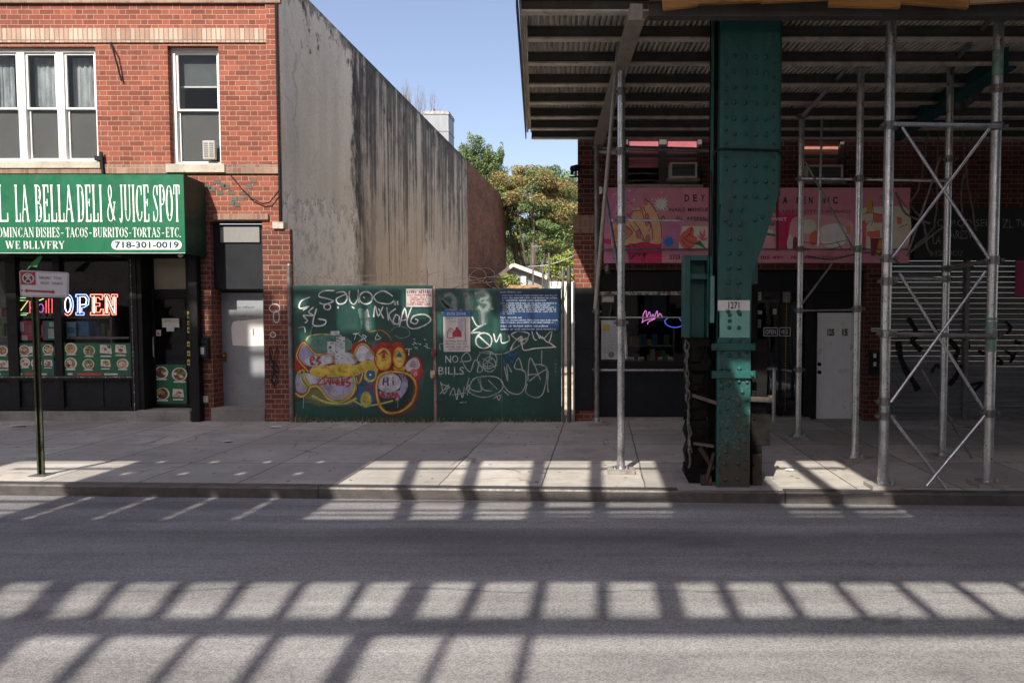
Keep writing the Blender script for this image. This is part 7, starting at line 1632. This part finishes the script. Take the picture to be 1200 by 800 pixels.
# green girder and sheeting slung under the deck on the right
M_GREEN = plain('elevated green paint', (.008, .068, .062), .42, .15, .22, 1.6, dirt=(.014, .095, .083), dscale=2.4, dlo=.5, dhi=.7, bump=.1, bscale=30)
t = thing('green_girder', (4.5, 10, 4.4), 'dark green steel girder slanting back under the scaffold deck above the tower', 'girder')
mb = MB(); p, q = W(1180, 58, 8.9), W(1046, 150, 12.3); mb.bar(p, q, .05, .42); mb.bar(p + Vector((0, 0, .22)), q + Vector((0, 0, .22)), .26, .03); mb.bar(p - Vector((0, 0, .22)), q - Vector((0, 0, .22)), .26, .03)
for i in range(9): mb.bar(p.lerp(q, .08 + i * .1) + Vector((-.03, 0, -.2)), p.lerp(q, .08 + i * .1) + Vector((-.03, 0, .2)), .06, .02)
mb.build('girder_body', M_GREEN, t)
mb = MB(); mb.bar(W(1118, 80, 9.8), W(1144, 58, 9.2), .05, .04); mb.bar(W(1148, 55, 9.1), W(1166, 45, 8.8), .05, .04); mb.build('bright_edge', plain('faded edge green', (.10, .27, .22), .5, .1, .2, 6), t)
mb = MB()
N_ = 12; pts = []
for i in range(N_ + 1):
    u = i / N_; pts.append(W(1118 + 42 * u, 128 - 36 * u + 12 * sin(u * 3.1), 10.2))
for i in range(N_):
    a_, b_ = pts[i], pts[i + 1]; h1, h2 = .5 + .25 * sin(i * 1.3), .5 + .25 * sin((i + 1) * 1.3)
    mb.face([a_, b_, b_ + Vector((.03 * sin(i + 1), .1 * cos(i * 1.7 + 1.7), h2)), a_ + Vector((.03 * sin(i), .1 * cos(i * 1.7), h1))])
tag(mb.build('hanging_sheet', plain('grey plastic sheet', (.09, .09, .085), .6, 0, .2, 3), smooth=True), 'grey crumpled plastic sheet hanging from the green girder under the deck', 'sheet')

# =================================================================== ELEVATED RAILWAY COLUMN
YCOL = 7.72
col = thing('railway_column', (1.5, YCOL + .35, walk_z(YCOL)), 'riveted dark green steel railway column at the kerb with a 1271 number plate', 'column')
X = lambda px, y=YCOL, py=400: W(px, py, y).x
Z = lambda py, y=YCOL: W(860, py, y).z
M_TAR = plain('tarred steel', (.008, .0075, .007), .85, 0, .5, 7, spec=.15, dirt=(.045, .036, .028), dscale=11, dlo=.64, dhi=.74, bump=.8, bscale=16)
M_RUSTY = plain('rusted foot steel', (.05, .034, .024), .75, .3, .4, 6, dirt=(.24, .15, .10), dscale=8, dlo=.58, dhi=.75, bump=.6, bscale=30)
def green_mat():
    m, nt, bs = _nodes('column green'); _set(bs, .42, .1, .5)
    p = _pos(nt); s = _n(nt, 'ShaderNodeSeparateXYZ'); nt.links.new(p, s.inputs[0])
    c = _mix(nt, _rng(nt, _noise(nt, _map(nt, p, (3, 3, .5)), 1.4, 5), .35, .68, 0, 1), (.008, .068, .062), (.014, .098, .088))
    chips = _noise(nt, p, 26, 5, .7); low = _rng(nt, s.outputs[2], .2, 2.2, .13, 0)
    c = _mix(nt, _rng(nt, _math(nt, 'ADD', chips, low), .61, .67, 0, .85), c, (.13, .11, .09))
    c = _mix(nt, _rng(nt, _noise(nt, _map(nt, p, (6, 6, .45)), 1.5, 6, .7), .52, .7, 0, .55), c, (.02, .03, .027))
    c = _mix(nt, _rng(nt, _math(nt, 'ADD', _noise(nt, p, 5, 6, .7), _rng(nt, s.outputs[2], .15, 1.3, .30, -.08)), .55, .72, 0, .9), c, (.055, .045, .035))
    c = _mix(nt, _rng(nt, _noise(nt, p, 9, 5, .7), .70, .74, 0, .8), c, (.42, .16, .07))
    nt.links.new(c, bs.inputs['Base Color']); nt.links.new(_rng(nt, chips, .3, .7, .32, .6), bs.inputs['Roughness'])
    _bump(nt, bs, _math(nt, 'ADD', chips, _noise(nt, p, 7, 3)), .25, .012)
    return m
M_COL = green_mat()
zf = walk_z(YCOL)
xa, xb = X(841), X(880); xc_, xd = X(846, YCOL, 140), X(913, YCOL, 140)
zt_ = 6.45
mb = MB()
mb.prism([(xa, zf - .02), (xb, zf - .02), (xb, Z(335)), (X(881), Z(320)), (X(894), Z(285)), (xd, Z(230)), (xd, zt_), (xc_, zt_), (xc_, Z(235)), (xa, Z(300))], YCOL, YCOL + .03)
def riv(px, py, yy_=YCOL, rr=.027): w_ = W(px, py, yy_); mb.dome((w_.x, yy_, w_.z), rr, n=8, h=.026)
for i in range(12):
    for px in (860.5, 873.5, 885.5, 897.5):
        py = 66 + i * 18.2 + (1 if px > 880 else 0)
        if py < 232: riv(px, py)
for i in range(8):
    for px in (859 - i * .4, 871 - i * .4): riv(px - 3 + 0, 246 + i * 17)
for px, py in ((905, 262), (893, 254), (885, 258), (850, 258)): riv(px, py)
for k, (px, py) in enumerate([(855, 398), (867, 398), (854.5, 416), (866.5, 416), (854, 432), (866.5, 432), (854, 439), (853.5, 451), (866, 447), (846, 454), (870, 459), (853, 466), (866, 474), (852.5, 478), (866, 488), (852, 500), (866, 505), (851, 520), (866, 513), (866, 527), (850.5, 529), (849, 543), (865, 543), (849, 562), (864.5, 561), (855, 369), (867, 368), (855, 376), (866, 384), (854.5, 384)]): riv(px, py)
rv = random.Random(31)
for i in range(9):
    for px in (844.5, 876): riv(px - i * .25, 416 + i * 17 + rv.uniform(-3, 3), rr=.02)
for i in range(10):
    for px in (851, 907): 
        if not (px == 851 and i > 8): riv(px, 75 + i * 15.5, rr=.018)
mb.build('front_plate', M_COL, col)
# web and back flanges give the column its depth
mb = MB(); xm = (xa + xb) / 2
mb.box(xa + .03, xa + .055, YCOL + .031, YCOL + .62, zf - .02, zt_); mb.box(xb - .055, xb - .03, YCOL + .031, YCOL + .62, zf - .02, zt_); mb.box(xa + .03, xb - .03, YCOL + .621, YCOL + .65, zf - .02, zt_)
mb.build('web', M_COL, col)
x0_, x1_ = X(833.5, YCOL + .06, 200), X(836, YCOL + .06, 200)
mb = MB(); mb.box(x0_, x1_, YCOL + .06, YCOL + .13, Z(378), zt_); mb.build('left_flange', M_GREEN, col)
mb = MB(); mb.box(x1_ - .01, xa + .029, YCOL + .3, YCOL + .32, zf, zt_); mb.build('gap_shade_plate', M_TAR, col)  # dark plate standing in for the shade inside the gap
mb = MB(); mb.box(X(832.5, YCOL + .05, 340), X(837, YCOL + .05, 340), YCOL + .04, YCOL + .08, Z(378), Z(323)); mb.build('pale_cleat', plain('pale green cleat', (.10, .24, .21), .5, .1, .2, 6), col)
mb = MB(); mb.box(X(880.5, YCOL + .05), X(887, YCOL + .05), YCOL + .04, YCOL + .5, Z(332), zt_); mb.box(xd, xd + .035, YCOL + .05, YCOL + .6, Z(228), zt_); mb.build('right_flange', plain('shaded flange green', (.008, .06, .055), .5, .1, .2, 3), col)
mb = MB(); mb.box(xa - .001, xa + .02, YCOL - .004, YCOL + .06, zf, Z(300)); mb.box(xc_ - .02, xc_ + .012, YCOL - .006, YCOL + .08, Z(240), zt_); mb.build('edge_angle', plain('worn edge green', (.018, .10, .09), .45, .1, .25, 8, dirt=(.2, .2, .17), dscale=18, dlo=.62, dhi=.7), col)
# left channel, clean above and tar below
YL = YCOL + .14
mb = MB(); a, b = X(802, YL, 340), X(831, YL, 340); zt1, zm1 = Z(299, YL), Z(396, YL)
mb.box(a, a + .07, YL, YL + .3, zm1, zt1); mb.box(b - .02, b, YL, YL + .3, zm1, zt1); mb.box(a + .07, b - .02, YL + .2, YL + .23, zm1, zt1 - .01); mb.box(a + .07, b - .02, YL + .001, YL + .2, zt1 - .06, zt1)
mb.box(a + .07, b - .02, YL + .05, YL + .2, Z(327, YL), Z(320, YL)); mb.build('left_channel', M_GREEN, col, bevel=.006)
mb = MB(); r = random.Random(15); a2, b2 = X(805, YL, 480), X(829, YL, 480)
pts_l = [(a2 + r.uniform(-.02, .025), zf + (zm1 - zf) * i / 14) for i in range(15)]; pts_r = [(b2 + r.uniform(-.02, .03), zf + (zm1 - zf) * i / 14) for i in range(15)]
pts_l[0] = (X(809, YL, 570), zf); pts_r[0] = (X(832, YL, 570), zf)
mb.prism(pts_l + pts_r[::-1], YL + .06, YL + .3)
for k in range(40):
    z = zf + .1 + (zm1 - zf - .15) * r.random(); x = a2 + (b2 - a2) * r.random(); s_ = r.uniform(.02, .07)
    mb.box(x - s_, x + s_, YL + r.uniform(.0, .05), YL + .07, z - s_ * r.uniform(.5, 1.5), z + s_)
for q in (402, 430, 466, 497): mb.box(a2 - .02, b2 + .02, YL + .0, YL + .06, Z(q + 4, YL), Z(q - 4, YL))
mb.build('tarred_channel', M_TAR, col)
mb = MB(); P = [tuple(W(803 + 5 * (i / 30) + r.uniform(-1.6, 1.6), 398 + 150 * i / 30, YL - .01)) for i in range(31)]; mb.pipe(P, .014, 5)
P = [tuple(W(806 + 3 * (i / 24) + r.uniform(-2, 2), 400 + 130 * i / 24, YL - .03)) for i in range(25)]; mb.pipe(P, .010, 5)
mb.build('frayed_edge', plain('frayed tar', (.09, .085, .08), .7, .2, .5, 30, dirt=(.3, .29, .27), dscale=30, dlo=.55, dhi=.65), col)
# right hand box, black
mb = MB(); YR = YCOL + .1; a, b = X(880.5, YR, 480), X(903, YR, 480)
mb.box(a, b, YR, YR + .35, Z(522, YR), Z(485, YR)); mb.box(a, b - .04, YR + .02, YR + .33, Z(485, YR), Z(398, YR)); mb.box(a, X(893, YR, 540), YR + .01, YR + .34, zf - .02, Z(522, YR))
for k in range(10): z = zf + .2 + r.random() * 1.1; mb.dome((a + .03, YR, z), .02, n=6)
mb.build('black_side_box', M_TAR, col, bevel=.006)
mb = MB(); a, b, c, d = rect(882, 532, 892, 568, YCOL + .09); mb.box(a, b, YCOL + .09, YCOL + .12, zf, d); mb.bar((xa - .1, YCOL + .1, zf + .05), (xa - .02, YCOL + .06, zf + .4), .05, .04); mb.box(xa - .16, xa - .04, YCOL + .08, YCOL + .3, zf, zf + .12); mb.bar((xa - .18, YCOL + .12, zf + .45), (xa - .02, YCOL + .1, zf + .2), .04, .05)
mb.build('rusted_foot', M_RUSTY, col, bevel=.004)
# bands and straps
for py0, py1 in ((402.5, 410.5), (434.5, 443)):
    mb = MB(); a, b, c, d = rect(834, py0, 885, py1, YCOL - .03); mb.box(a, b, YCOL - .045, YCOL - .022, c, d)
    for px in (838, 881): w_ = W(px, (py0 + py1) / 2, YCOL - .045); mb.tube((w_.x, YCOL - .045, w_.z), (w_.x, YCOL - .085, w_.z), .02, n=6); mb.tube((w_.x, YCOL - .02, w_.z), (w_.x, YCOL + .7, w_.z), .014, n=6)
    mb.build('clamp_band', plain('band green', (.012, .085, .076), .45, .15, .2, 6, dirt=(.2, .19, .17), dscale=18, dlo=.62, dhi=.7), col, bevel=.004)
mb = MB(); a, b, c, d = rect(813, 464, 840, 470, YCOL - .0); mb.bar((a, YCOL + .1, d), (b, YCOL - .02, c - .02), .03, .035); mb.bar((X(880), YCOL + .06, Z(468)), (X(906), YCOL + .06, Z(469)), .04, .055); mb.box(X(903), X(906.5), YCOL + .02, YCOL + .1, Z(472), Z(464)); mb.bar((X(815), YCOL + .1, Z(521)), (X(838), YCOL + .02, Z(523)), .03, .03)
mb.build('strap', plain('bleached strap', (.085, .075, .062), .7, .1, .3, 12, dirt=(.12, .09, .07), dscale=14), col)
mb = MB(); a, b, c, d = rect(841.2, 364.5, 878.6, 395.5, YCOL - .002); mb.box(a, b, YCOL - .004, YCOL - .001, c, d); mb.build('fresh_paint_patch', plain('pale mint paint', (.16, .38, .33), .45, 0, .12, 6, dirt=(.42, .22, .10), dscale=6, dlo=.66, dhi=.7), col)
mb = MB(); a, b, c, d = rect(841.2, 351.8, 878.8, 364, YCOL - .008); mb.box(a, b, YCOL - .01, YCOL - .0045, c, d); npl = mb.build('number_plate', plain('plate white', (.62, .62, .60), .45, 0, .08, 8, dirt=(.4, .3, .22), dscale=14, dlo=.64, dhi=.72), col)
mb = MB(); a, b, c, d = rect(853.5, 353.5, 866.5, 361.8, YCOL - .011); letters(mb, '1271', a, b, c, d, YCOL - .0115, 0, .02); mb.build('lettering', M_BLACK, npl)
mb = MB(); mb.pipe([W(835, 190, YCOL + .1), W(838, 178, YCOL - .02), W(846, 174.5, YCOL - .025), W(870, 175, YCOL - .025), W(912, 176.5, YCOL - .02), W(916, 182, YCOL + .1)], .013, 6)
mb.pipe([W(833, 200, YCOL + .05), W(834.5, 240, YCOL + .04), W(833, 300, YCOL + .05)], .012, 5); mb.build('cable', M_BLACK, col)
mb = MB(); mb.box(xa - .45, xb + .35, YCOL - .12, YCOL + .85, zf - .05, zf + .012); structure(mb.build('sidewalk_patch', M_CONC))

# =================================================================== ELEVATED RAILWAY OVERHEAD (out of frame, throws the shade)
ZE = 6.6
M_ELP = plain('pale grey bounce paint', (.30, .305, .30), .6, 0, .1, 1)  # pale so the unseen screen bounces light back
M_ELD = plain('dull railway steel', (.16, .165, .165), .7, 0, .1, 1)
el = thing('elevated_railway', (0, -1, ZE), 'elevated railway deck over the street with open ties and an added shade screen', 'railway')
def plate(nm, x0, x1, y0, y1, z0=ZE, z1=ZE + .16, m_=None, parent=el):
    mb = MB(); mb.box(x0, x1, y0, y1, z0, z1); return mb.build(nm, m_ or (M_ELD if nm in ('deck_shade_plate', 'stringer', 'shade_slat') else M_ELP), parent)
plate('deck_shade_plate', -45, 45, -1.735, -.15); plate('stringer', -45, 45, -2.647, -2.52)
plate('deck_shade_plate', 4.2, 45, -12, -1.7351, ZE, ZE + .12)  # unseen plate added to darken the ground under the scaffold deck
plate('screen_ledge', -45, 45, 2.46, 2.62, ZE, ZE + .12, M_CONC)  # unseen ledge added under the shade screen
for x0_, x1_ in ((-45, -10.3), (-1.62, -.42), (.85, 45)): plate('deck_shade_plate', x0_, x1_, -.1499, 2.4599)  # unseen covers placed to cut the pavement sun into patches
for i in range(9): plate('shade_slat', -8.62 + i * .36, -8.62 + i * .36 + (.35 if i % 2 else .25), -.1499, 2.4599)  # unseen slats added to thin out the sun on the pavement
for i in range(2): plate('shade_slat', -8.62, -5.6, (.9, 1.75)[i], (1.6, 2.3)[i], ZE + .02, ZE + .05)
for x in (-4.67, -3.92, -3.13, -2.42, .22):
    k = -.2 * min(1.2, max(0, (-.2 - (x + 2.33)) / 2.4)); mb = MB(); mb.plan([(x - .075 - k * 1.3, -.1498), (x + .075 - k * 1.3, -.1498), (x + .075 + k * 1.3, 2.4598), (x - .075 + k * 1.3, 2.4598)], ZE + .02, ZE + .10); mb.build('cross_bar', M_ELD, el)
for y, w in ((2.07, .06), (.80, .06), (.42, .035), (.25, .03)): plate('conduit', -9.9, .85, y - w / 2, y + w / 2, ZE - .1, ZE - .05, M_GALVD)
plate('shade_slat', -3.2, .85, -.1497, .05, ZE + .03, ZE + .06); plate('shade_slat', -3.2, .85, .14, .2, ZE + .03, ZE + .06); plate('shade_slat', -3.2, .85, .34, .42, ZE + .03, ZE + .06)  # more added slats, dimming the sun patches by the kerb
def tie(x, w, y0, y1):
    """a tie across the deck; fanned to one side so the shadow bars on the road slant"""
    xg = x + 2.39; k = -.40 * min(1.3, max(0, (-1 - xg) / 2.7)); h = (y1 - y0) / 2
    mb = MB(); mb.plan([(x - w / 2 - k * h, y0), (x + w / 2 - k * h, y0), (x + w / 2 + k * h, y1), (x - w / 2 + k * h, y1)], ZE + .02, ZE + .12); mb.build('tie', M_TIMBER, el)
r = random.Random(21)
x = -15.0
while x < 6.2:
    g_ = (x + 2.39) * 160 + PX0; w = .16 if (abs(g_ - 515) < 36 or abs(g_ - 790) < 36 or abs(g_ - 80) < 36) else r.choice((.055, .065, .08)); tie(x, w, -2.519, -1.736); x += .45 + r.uniform(-.03, .03)
x = -15.2
while x < -2.5:
    w = r.choice((.035, .045, .06)); w = .2 if abs(x + 5.68) < .24 else (.12 if abs(x + 4.05) < .24 else w); tie(x, w, -5, -2.648); x += .47 + r.uniform(-.05, .05)
plate('handrail', -45, 45, -6.2, -6.1, ZE + .2, ZE + .9)
# unseen screen added to shade the facade, holes shaped for sun patches
lights = []
yw = 2.49
def opening(px0, py0, px1, py1, y):
    a, b, c, d = rect(px0, py0, px1, py1, y); dy = y - yw
    lights.append((a - dy * tan(SUN_AZ), b - dy * tan(SUN_AZ), c + dy * tan(SUN_EL) / cos(SUN_AZ), d + dy * tan(SUN_EL) / cos(SUN_AZ)))
for a_ in ((345, 347, 358, 363), (352, 388, 362, 402), (512, 366, 519, 392), (577, 368, 583, 410), (586, 366, 592, 408), (648, 350, 653, 384)): opening(*a_, YF)
opening(286, 374, 316, 403, F + .2); opening(288, 411, 312, 432, F + .2)
opening(322, 345, 338, 362, F - .1)
for px0, px1 in ((396, 401), (403, 408), (410, 415), (417, 422), (430, 437)): opening(px0, 352, px1, 388, YF)
for px0, px1 in ((472, 477), (480, 485), (488, 493), (496, 500)): opening(px0, 340, px1, 372, YF)
for px0, px1 in ((553, 558), (560, 566), (568, 574)): opening(px0, 345, px1, 404, YF)
for px0, px1 in ((596, 601), (603, 608), (610, 615), (617, 621), (626, 631), (633, 638), (640, 645)): opening(px0, 350, px1, 384, YF)
opening(232, 348, 243, 352, F - .06); opening(231, 362, 243, 388, F - .06)
mb = MB(); wall(mb, -45, 45, ZE + .12, 12.5, yw - .03, yw, lights); mb.build('added_shade_screen', M_ELP, el)

# far side of the street
op = thing('brick_row', (0, -13.2, .15), 'long plain brick row on the far side of the street', 'building')
holes = [(x, x + 3.0, .6, 3.2) for x in range(-38, 38, 5)]
mb = MB(); wall(mb, -44, 44, .1, 6.6, -13.5, -13.2, holes); mb.build('brick_wall', brick('far brick', (.42, .32, .26), (.34, .26, .21), (.45, .4, .36)), op)
mb = MB(); mb.box(-44, 44, -13.9, -13.85, .1, 6.6); mb.build('dark_glazing', M_DARKROOM, op)
